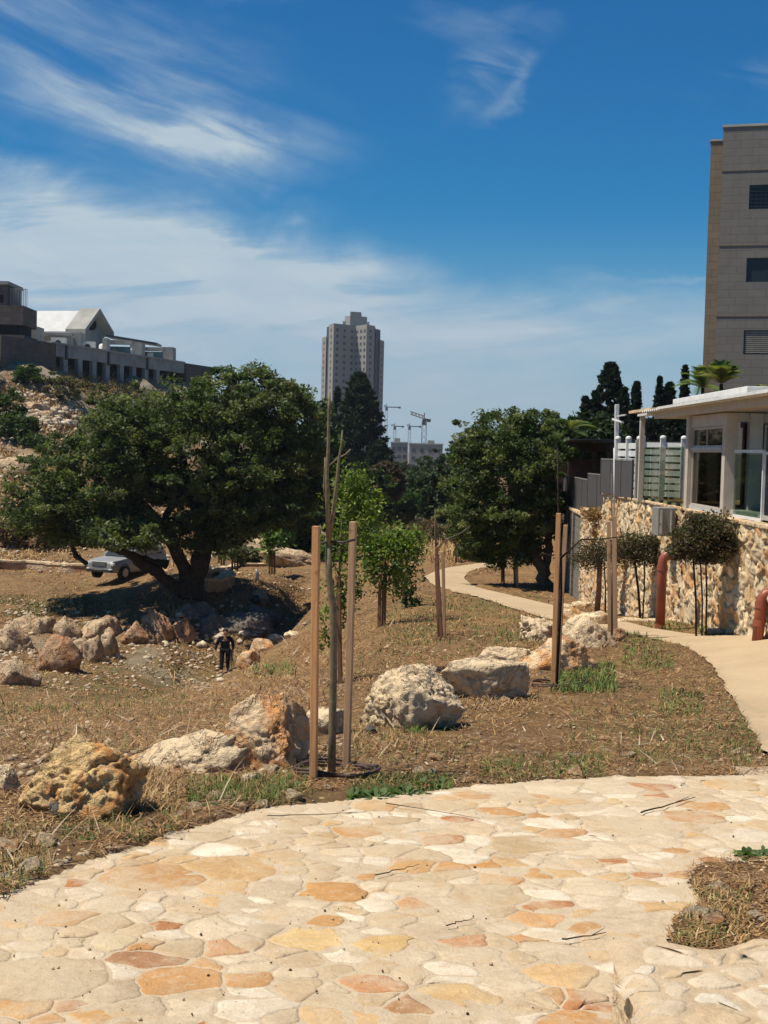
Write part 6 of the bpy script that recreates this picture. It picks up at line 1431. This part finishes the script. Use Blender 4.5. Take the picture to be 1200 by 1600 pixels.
# roof terrace: towers, beams, glass
def rbox(px0, px1, py0, py1, D, dep, m_, name):
    p = P(px0, py0, D); q = P(px1, py1, D); lp(name, MB().box(p.x, q.x, D, D+dep, q.z if q.z < p.z else p.z, max(p.z, q.z)), m_)
rbox(43, 60, 510, 532, 122, 2, M['concrete_pale'], 'roof_tower'); rbox(60, 112, 519, 524, 126, 1, M['concrete'], 'roof_beam'); rbox(62, 112, 525, 541, 127, 1, M['concrete_pale'], 'roof_wall')
rbox(112, 126, 519, 545, 128, 2, M['concrete_pale'], 'roof_tower'); rbox(160, 167, 528, 546, 131, 1.5, M['concrete_pale'], 'roof_tower')
rbox(166, 206, 531, 538, 134, 1, M['concrete'], 'roof_beam'); rbox(203, 221, 535, 560, 136, 2, M['concrete_pale'], 'roof_tower'); rbox(222, 256, 542, 548, 139, 1, M['concrete'], 'roof_beam'); rbox(253, 270, 542, 570, 141, 2, M['concrete_pale'], 'roof_tower')
rbox(168, 203, 541, 556, 135, .3, M['teal_glass'], 'glass_screen'); rbox(221, 254, 549, 566, 139.5, .3, M['teal_glass'], 'glass_screen')
p = P(165, 526, 133); q = P(245, 539, 141); mb = MB(); mb.bar(p, q, .25, 3.5, Vector((0, 0, 1)).cross((q-p).normalized())) if False else mb.add([p, q, q+Vector((0, 3, 0)), p+Vector((0, 3, 0)), p+Vector((0, 0, .25)), q+Vector((0, 0, .25)), q+Vector((0, 3, .25)), p+Vector((0, 3, .25))], [(0, 3, 2, 1), (4, 5, 6, 7), (0, 1, 5, 4), (1, 2, 6, 5), (2, 3, 7, 6), (3, 0, 4, 7)]); lp('canopy', mb, M['metal_dark'])
for px, py in ((92, 535), (138, 541), (161, 545), (202, 552), (235, 557)):
    p = P(px, py, 124+(px-92)*.11); cu = empty('rooftop_unit', p, {92: 'pale air conditioner leftmost on the long building roof', 138: 'pale air conditioner below the white gable', 161: 'round white tank right of the gable', 202: 'round white tank in the middle of the roof terrace', 235: 'round white tank nearest the right end of the roof'}[px], 'rooftop unit', 'units on the long building roof')
    if px in (92, 138): MB().box(-.7, .7, -.3, .3, -.8, .45).build('housing', M['white_paint'], cu); mb = MB(); mb.tube([(0, -.33, -.1), (0, -.305, -.1)], .3, 14); mb.build('fan_grille', M['metal_dark'], cu)
    else: mb = MB(); mb.tube([(0, 0, -.9), (0, 0, .35), (0, 0, .5)], [.42, .42, .25], 14); mb.build('tank', M['white_paint'], cu, smooth=True)
# old stone building at the left edge with railing
ob = empty('stone_building', (-38, 116, 5), 'old brown stone building at the left picture edge with a roof railing', 'building')
def op(name, mb, m_): o = mb.build(name, m_, None); at_root(o, ob); return o
q0 = P(-60, 480, 114); q1 = P(39, 478, 116); z1 = P(20, 478, 116).z; z2 = P(20, 508, 116).z; z3 = P(20, 524, 116).z; zz = P(20, 600, 116).z
op('upper_wall', MB().box(q0.x, q1.x, 115.5, 120, z2, z1), M['rubble_wall']); op('dark_window_band', MB().box(q0.x, q1.x-.5, 115.9, 120, z3, z2), M['dark_void']); op('lower_wall', MB().box(q0.x, q1.x+.1, 115.4, 120, zz, z3), M['rubble_wall'])
q2 = P(14, 446, 117); op('tower', MB().box(q0.x, q2.x, 116.5, 121, z1, q2.z), M['rubble_wall']); op('tower_window', MB().box(q0.x, P(8, 460, 117).x, 116.44, 116.7, P(8, 474, 117).z, P(8, 462, 117).z), M['dark_void']); op('ledge', MB().box(q0.x, q2.x+.15, 116.3, 121, q2.z, q2.z+.3), M['concrete'])
x0_, x1_ = P(16, 460, 117).x, P(42, 460, 117).x; zr = P(30, 452, 117).z; zb_ = P(30, 478, 117).z; mb = MB(); mb.box(x0_, x1_, 117, 117.06, zr, zr+.06)
for k in range(11): xx = x0_+(x1_-x0_)*k/10; mb.box(xx-.025, xx+.025, 117.0, 117.05, zb_-.5, zr)
op('railing', mb, M['concrete_pale'])
# low stone terrace walls in the valley
def ribbon_wall(pxs, label, h_, th=.35, seed=1, group='low stone terrace walls', Dl=None):
    pts = [G(px, py) for px, py in pxs]; a = np.array([p[:] for p in pts]); t_ = np.arange(len(a)); tt = np.linspace(0, len(a)-1, len(a)*7); a = np.stack([np.interp(tt, t_, a[:, k]) for k in range(3)], 1)
    a[:, 2] = H(a[:, 0], a[:, 1]); a[:, 2] = np.convolve(np.pad(a[:, 2], 3, 'edge'), np.ones(7)/7, 'valid'); g_ = Vector(a[len(a)//2]); root = empty('terrace_wall', g_, label, 'wall', group)
    d_ = np.gradient(a[:, :2], axis=0); d_ /= np.linalg.norm(d_, axis=1)[:, None]+1e-9; nn = np.c_[-d_[:, 1], d_[:, 0]]; rr = np.random.default_rng(seed); V = []; F = []
    for i in range(len(a)):
        zt = a[i, 2]+h_+rr.normal()*.02
        for s_, z_ in ((-.5, a[i, 2]-.6), (-.5, zt), (.5, zt), (.5, a[i, 2]-.6)): V.append((a[i, 0]+nn[i, 0]*th*s_-g_.x, a[i, 1]+nn[i, 1]*th*s_-g_.y, z_-g_.z))
    for i in range(len(a)-1):
        for k in range(3): F.append((i*4+k, i*4+k+1, i*4+5+k, i*4+4+k))
    me = MB().add(V, F+[(0, 1, 2, 3), tuple(len(V)-4+k for k in (3, 2, 1, 0))]); me.build('wall_body', M['rock_far'], root)
    V2 = [(v[0]*1.0, v[1], v[2]+.003) for v in V]; F2 = []
    mb = MB(); V3 = []
    for i in range(len(a)):
        zt = V[i*4+1][2]
        for s_, z_ in ((-.62, zt+.003), (-.62, zt+.11), (.62, zt+.11), (.62, zt+.003)): V3.append((a[i, 0]+nn[i, 0]*th*s_-g_.x, a[i, 1]+nn[i, 1]*th*s_-g_.y, z_))
    F3 = [(i*4+k, i*4+(k+1) % 4, i*4+4+(k+1) % 4, i*4+4+k) for i in range(len(a)-1) for k in range(4)]
    mb.add(V3, F3+[(0, 1, 2, 3), tuple(len(V3)-4+k for k in (3, 2, 1, 0))]).build('coping', M['rock_cream'], root)
ribbon_wall([(-60, 886), (0, 888), (45, 888), (80, 892), (110, 895), (150, 893)], 'long low stone wall with a pale coping left of the parked car', .38)
ribbon_wall([(322, 906), (345, 902), (357, 913), (345, 920), (318, 921)], 'curved low stone planter wall with a pale top right of the carob trunk', .42, .6, 2)
ribbon_wall([(332, 893), (372, 886), (420, 886), (470, 882), (500, 881)], 'thin pale kerb wall winding past the far saplings', .12, .4, 3)
# white post in the valley, black pipe mouth
g_ = G(402, 908); root = empty('marker_post', g_, 'short white marker post on the bare slope right of the carob tree', 'post'); mb = MB(); mb.tube([(0, 0, -.1), (.0, 0, .35), (-.03, 0, .55), (-.05, 0, .62)], [.10, .10, .08, .03], 12); mb.build('post', M['white_paint'], root, smooth=True)
g_ = G(402, 939)+Vector((0, -.8, .15)); mb = MB(); mb.tube([(0, 0, 0), (0, .7, .0)], .20, 18); o = mb.build('drain_pipe', M['car_black'], smooth=True); o.location = g_; tag(o, 'black pipe mouth beside the small tan rock on the slope', 'pipe')
# irrigation hoses
def hose(pxs, label, r_=.012, m_='dark_hose'):
    pts = [G(a_, b_) for a_, b_ in pxs]; c_ = pts[len(pts)//2].copy(); out = []
    for k in range(len(pts)-1):
        for q in range(5): p = pts[k].lerp(pts[k+1], q/5); p.z = gz(p.x, p.y)+.02+.015*sin(q+k*2); out.append(p-c_)
    mb = MB(); mb.tube(out, r_, 6); o = mb.build('irrigation_hose', M[m_], smooth=True); o.location = c_; tag(o, label, 'hose', 'irrigation hoses on the lawn')
hose([(655, 1055), (690, 1053), (730, 1050), (760, 1047), (790, 1043)], 'dark hose running behind the craggy cream boulder')
hose([(838, 1040), (845, 1052), (858, 1066), (880, 1056), (905, 1062), (925, 1070)], 'dark hose looping round the stakes by the path boulders')
hose([(880, 1050), (900, 1052), (922, 1062), (945, 1072)], 'second dark hose leading right from the path side stakes', .010)
hose([(500, 1066), (520, 1070), (545, 1068), (560, 1062)], 'dark hose at the foot of the leafy bright green young tree', .016)
# ---------------------------------------------------------------- the parked car
def make_car():
    g_ = G(188, 912); th = rad(26); root = empty('parked_car', Vector((0, 0, 0)), 'silver white off road car parked in the shade behind the carob branches', 'car')
    # local axes: nose towards -Y, width X; 1.86 wide, 4.7 long, 1.78 high
    def loft(sections, name, m_, parent=root, bevel=.04):
        """sections: (y, halfwidth bottom, z bottom, halfwidth top, z top)"""
        mb = MB(); V = []
        for y_, hb, z0, ht, z1 in sections: V += [(-hb, y_, z0), (hb, y_, z0), (hb, y_, (z0+z1)*.5+.05), (ht, y_, z1), (-ht, y_, z1), (-hb, y_, (z0+z1)*.5+.05)]
        F = []
        for i in range(len(sections)-1):
            for k in range(6): F.append((i*6+k, i*6+(k+1) % 6, i*6+6+(k+1) % 6, i*6+6+k))
        F += [(5, 4, 3, 2, 1, 0), tuple((len(sections)-1)*6+k for k in range(6))]
        return mb.add(V, F).build(name, m_, parent, smooth=False, bevel=bevel)
    loft([(-2.32, .72, .48, .66, .88), (-2.22, .86, .40, .78, .98), (-1.5, .93, .36, .84, 1.06), (-.95, .93, .36, .86, 1.12), (.2, .93, .34, .87, 1.12), (1.6, .93, .36, .87, 1.12), (2.25, .90, .42, .84, 1.08), (2.34, .84, .48, .78, 1.0)], 'body', M['car_paint'])
    loft([(-1.0, .80, 1.10, .70, 1.14), (-.35, .84, 1.10, .66, 1.70), (-.1, .85, 1.10, .67, 1.76), (1.3, .85, 1.10, .67, 1.76), (2.05, .82, 1.08, .64, 1.68), (2.3, .8, 1.06, .74, 1.12)], 'cabin', M['car_paint'], bevel=.03)
    # windscreen and side glass, set slightly proud
    mb = MB(); mb.add([(-.70, -1.0, 1.155), (.70, -1.0, 1.155), (.60, -.375, 1.67), (-.60, -.375, 1.67)], [(0, 1, 2, 3)]); mb.v = [(x_, y_-.02, z_+.012) for x_, y_, z_ in mb.v]; mb.build('windscreen', M['car_glass'], root)
    for sx in (-1, 1):
        for y0, y1 in ((-.55, .30), (.38, 1.15), (1.24, 1.85)):
            mb = MB(); mb.add([(sx*.865, y0, 1.17), (sx*.865, y1, 1.17), (sx*.70, y1-.06, 1.66), (sx*.70, y0+(.25 if y0 < 0 else .03), 1.66)], [(0, 1, 2, 3)]); mb.build('side_window', M['car_glass'], root)
        mb = MB(); mb.box(sx*.94-.10, sx*.94+.10, -.72, -.62, 1.12, 1.28); mb.build('mirror', M['car_paint'], root, bevel=.03)
        mb = MB(); mb.box(sx*.72-.17, sx*.72+.17, -2.31, -2.15, .76, .90); mb.build('headlight', M['lamp_glass'], root, bevel=.03)
        mb = MB(); mb.box(sx*.70-.1, sx*.70+.1, -2.36, -2.25, .50, .60); mb.build('fog_lamp', M['lamp_glass'], root, bevel=.02)
        mb = MB(); mb.tube([(sx*.62, -.1, 1.80), (sx*.62, 1.7, 1.80)], .025, 8); mb.build('roof_rail', M['steel'], root)
        for yw in (-1.42, 1.40):
            wr = bpy.data.objects.new('wheel', None); C.objects.link(wr); wr.parent = root; wr.location = (sx*.84, yw, .37)
            mb = MB(); mb.tube([(-.13*sx, 0, 0), (-.12*sx, 0, 0), (.10*sx, 0, 0), (.13*sx, 0, 0)], [.33, .37, .37, .33], 26); mb.build('tyre', M['tyre'], wr)
            mb = MB(); mb.tube([(.131*sx, 0, 0), (.145*sx, 0, 0)], [.235, .20], 20)
            mb.build('rim', M['steel'], wr)
            mb = MB(); n = 14; V = []
            for k in range(n+1): a_ = pi*k/n; V += [(sx*.925, yw+.47*cos(a_), .37+.47*sin(a_)), (sx*.965, yw+.41*cos(a_), .37+.41*sin(a_)), (sx*.90, yw+.39*cos(a_), .37+.39*sin(a_))]
            F = []
            for k in range(n):
                for q in range(2): F.append((k*3+q, k*3+q+1, k*3+4+q, k*3+3+q))
            mb.add(V, F); mb.build('wheel_arch', M['car_black'], root)
    mb = MB()
    for k in range(3): mb.box(-.42, .42, -2.35, -2.28, .74+k*.06, .775+k*.06)
    mb.build('grille', M['steel'], root); MB().box(-.45, .45, -2.335, -2.25, .71, .93).build('grille_back', M['car_black'], root)
    MB().box(-.80, .80, -2.40, -2.2, .42, .56).build('bumper', M['car_black'], root, bevel=.03)
    MB().box(-.26, .26, -2.415, -2.403, .52, .62).build('number_plate', M['cond_box'], root)
    mb = MB(); mb.box(-.62, .62, -.2, .0, 1.765, 1.80); mb.build('sunroof', M['car_glass'], root)
    root.location = g_+Vector((-.05, 2.0, .0)); root.rotation_euler = (0, 0, -th); root.location.z = gz(root.location.x, root.location.y)-.02
make_car()

# ---------------------------------------------------------------- the walking person
def skin_fig(name, verts, edges, rads, material, parent, sub=2, faces=()):
    me = bpy.data.meshes.new(name); me.from_pydata(verts, edges, []); o = link(name, me, material, parent)
    sk = o.modifiers.new('skin', 'SKIN'); sk.use_smooth_shade = True
    if not me.skin_vertices: pass
    lay = me.skin_vertices[0] if me.skin_vertices else None
    if lay is None:
        bpy.context.view_layer.objects.active = o
    for i, r_ in enumerate(rads):
        me.skin_vertices[0].data[i].radius = r_ if hasattr(r_, '__len__') else (r_, r_)
    me.skin_vertices[0].data[0].use_root = True
    ss = o.modifiers.new('sub', 'SUBSURF'); ss.levels = sub; ss.render_levels = sub
    return o
def person():
    g_ = G(351, 1050); root = empty('person', g_, 'person in a black long sleeved top and black trousers walking down the valley', 'person')
    root.rotation_euler = (0, 0, rad(6))
    # faces -Y (towards the camera); left hand of the person is +X
    hipz, kz, az = .92, .50, .09
    J = {'pel': (0, 0, .95), 'sp': (0, -.01, 1.12), 'ch': (0, -.02, 1.30), 'nk': (0, -.03, 1.47), 'hd0': (0, -.045, 1.55), 'hd1': (0, -.055, 1.66), 'hd2': (0, -.04, 1.74),
         'shL': (.18, -.02, 1.40), 'elL': (.27, .02, 1.14), 'wrL': (.27, -.14, .93), 'haL': (.27, -.19, .88), 'shR': (-.18, -.02, 1.40), 'elR': (-.28, .03, 1.14), 'wrR': (-.33, -.04, .90), 'haR': (-.345, -.06, .82),
         'hpL': (.095, 0, .90), 'knL': (.11, -.10, .50), 'anL': (.11, .05, .12), 'toL': (.12, -.12, .04), 'hpR': (-.095, 0, .90), 'knR': (-.10, -.08, .51), 'anR': (-.11, -.16, .10), 'toR': (-.12, -.34, .05)}
    rb = {'pel': (.14, .10), 'sp': (.13, .09), 'ch': (.155, .10), 'nk': .055, 'hd0': .065, 'hd1': (.078, .095), 'hd2': (.062, .075), 'shL': .06, 'elL': .042, 'wrL': .027, 'haL': (.034, .02), 'shR': .06, 'elR': .042, 'wrR': .027, 'haR': (.034, .02), 'hpL': .088, 'knL': .058, 'anL': .038, 'toL': (.035, .025), 'hpR': .088, 'knR': .058, 'anR': .038, 'toR': (.035, .025)}
    ch = [('pel', 'sp'), ('sp', 'ch'), ('ch', 'nk'), ('nk', 'hd0'), ('hd0', 'hd1'), ('hd1', 'hd2'), ('ch', 'shL'), ('shL', 'elL'), ('elL', 'wrL'), ('wrL', 'haL'), ('ch', 'shR'), ('shR', 'elR'), ('elR', 'wrR'), ('wrR', 'haR'), ('pel', 'hpL'), ('hpL', 'knL'), ('knL', 'anL'), ('anL', 'toL'), ('pel', 'hpR'), ('hpR', 'knR'), ('knR', 'anR'), ('anR', 'toR')]
    names = list(J); V = [J[n] for n in names]; E_ = [(names.index(a), names.index(b)) for a, b in ch]; R_ = [rb[n] for n in names]
    # fingers and thumbs, rooted in the palms
    for sd, s_ in (('L', 1), ('R', -1)):
        h = Vector(J['ha'+sd]); w_ = Vector(J['wr'+sd]); d = (h-w_).normalized(); side = Vector((0, 1, 0)).cross(d).normalized() if sd == 'R' else Vector((1, 0, 0))
        for k in range(4):
            b = h+Vector((0, (k-1.5)*.017, 0)) if sd == 'R' else h+Vector(((k-1.5)*.017, 0, 0)); L_ = (.07, .08, .075, .058)[k]; m_ = b+d*L_*.55; t_ = m_+(d*.6+Vector((.35*-s_, 0, -.3)))*L_*.45
            i = len(V); V += [tuple(m_), tuple(t_)]; E_ += [(names.index('ha'+sd), i), (i, i+1)]; R_ += [.009, .0075]
        i = len(V); b = w_.lerp(h, .5); V += [tuple(b+Vector((0, -.045, -.02))), tuple(b+Vector((0, -.06, -.055)))]; E_ += [(names.index('wr'+sd), i), (i, i+1)]; R_ += [.011, .009]
    root.scale = (1.25, 1.2, 1.04); skin_fig('body', V, E_, R_, M['skin'], root)
    # clothes: shells slightly larger than the body
    tn = ['pel', 'sp', 'ch', 'nk', 'shL', 'elL', 'wrL', 'shR', 'elR', 'wrR']; V = [J[n] for n in tn]; V[0] = (0, 0, .90); V[3] = (0, -.025, 1.44)
    add_ = {'pel': (.175, .125), 'sp': (.165, .12), 'ch': (.185, .125), 'nk': .075, 'shL': .078, 'elL': .060, 'wrL': .045, 'shR': .078, 'elR': .060, 'wrR': .045}
    tch = [(a, b) for a, b in ch if a in tn and b in tn]; skin_fig('shirt', V, [(tn.index(a), tn.index(b)) for a, b in tch], [add_[n] for n in tn], M['black_cloth'], root)
    tn = ['pel', 'hpL', 'knL', 'anL', 'hpR', 'knR', 'anR']; V = [J[n] for n in tn]; tch = [(a, b) for a, b in ch if a in tn and b in tn]
    ad = {'pel': (.16, .12), 'hpL': .108, 'knL': .083, 'anL': .072, 'hpR': .108, 'knR': .083, 'anR': .072}
    skin_fig('trousers', V, [(tn.index(a), tn.index(b)) for a, b in tch], [ad[n] for n in tn], M['black_cloth'], root)
    for sd in ('L', 'R'):
        a = Vector(J['an'+sd]); t_ = Vector(J['to'+sd]); skin_fig('shoe', [tuple(a+Vector((0, .05, -.03))), tuple(a.lerp(t_, .5)+Vector((0, 0, -.02))), tuple(t_)], [(0, 1), (1, 2)], [(.045, .045), (.05, .04), (.042, .03)], M['car_black'], root)
    # hair cap, face
    V, F = ico(3); hd = np.array((0, -.05, 1.675)); m_ = V[:, 2] > -.15+.9*(-V[:, 1]-.35); keep = [f for f in F if all(m_[i] for i in f)]
    o = np_mesh('hair', V*np.array([.092, .112, .105])+hd+np.array([0, .012, .012]), np.array(keep), M['hair'], root, smooth=True)
    mb = MB()
    for sx in (-1, 1): mb.tube([(sx*.032, -.148, 1.675), (sx*.032, -.138, 1.675)], .012, 8)
    mb.build('eye', M['hair'], root); mb = MB(); mb.tube([(0, -.145, 1.675), (0, -.170, 1.640)], [.008, .016], 8); mb.build('nose', M['skin'], root)
    MB().box(-.025, .025, -.150, -.135, 1.600, 1.608).build('mouth', M['red_print'], root)
    for sx in (-1, 1): mb = MB(); mb.tube([(sx*.085, -.05, 1.63), (sx*.098, -.045, 1.665), (sx*.09, -.05, 1.69)], [.008, .016, .009], 8); mb.build('ear', M['skin'], root, smooth=True)
    MB().box(-.10, -.02, -.165, -.15, 1.30, 1.335).build('chest_print', M['white_paint'], root); MB().box(-.01, .11, -.165, -.15, 1.295, 1.345).build('chest_print', M['red_print'], root)
    # the walking frame with two thin legs carried in the left hand
    rt = empty('folding_tripod', g_+Vector((.30, -.2, 0)), 'folded dark tripod with one pale leg held beside the walking person', 'tripod'); mb = MB()
    mb.bar((0, 0, 1.0), (0, 0, .75), .10, .10); mb.build('head', M['car_black'], rt)
    for i, (x_, y_) in enumerate(((-.12, .05), (.16, .1), (.05, -.16))):
        mb = MB(); mb.tube([(0, 0, .8), (x_*.5, y_*.5, .4), (x_, y_, .02)], [.022, .018, .012], 8); mb.build('leg', M['steel'] if i == 0 else M['car_black'], rt)
person()

# ---------------------------------------------------------------- air
bb = MB(); bb.box(-1500, 1500, -60, 3300, -160, 140); hz = bb.build('haze', None)
hz.data.materials.clear()
hm = bpy.data.materials.new('haze'); hm.use_nodes = True; hn = hm.node_tree; hn.nodes.clear(); ho = hn.nodes.new('ShaderNodeOutputMaterial'); pv = hn.nodes.new('ShaderNodeVolumePrincipled')
pv.inputs['Density'].default_value = HAZE_D; pv.inputs['Color'].default_value = (.80, .89, 1, 1); pv.inputs['Anisotropy'].default_value = .2; hn.links.new(pv.outputs[0], ho.inputs['Volume'])
hz.data.materials.append(hm); tag(hz, kind='stuff')
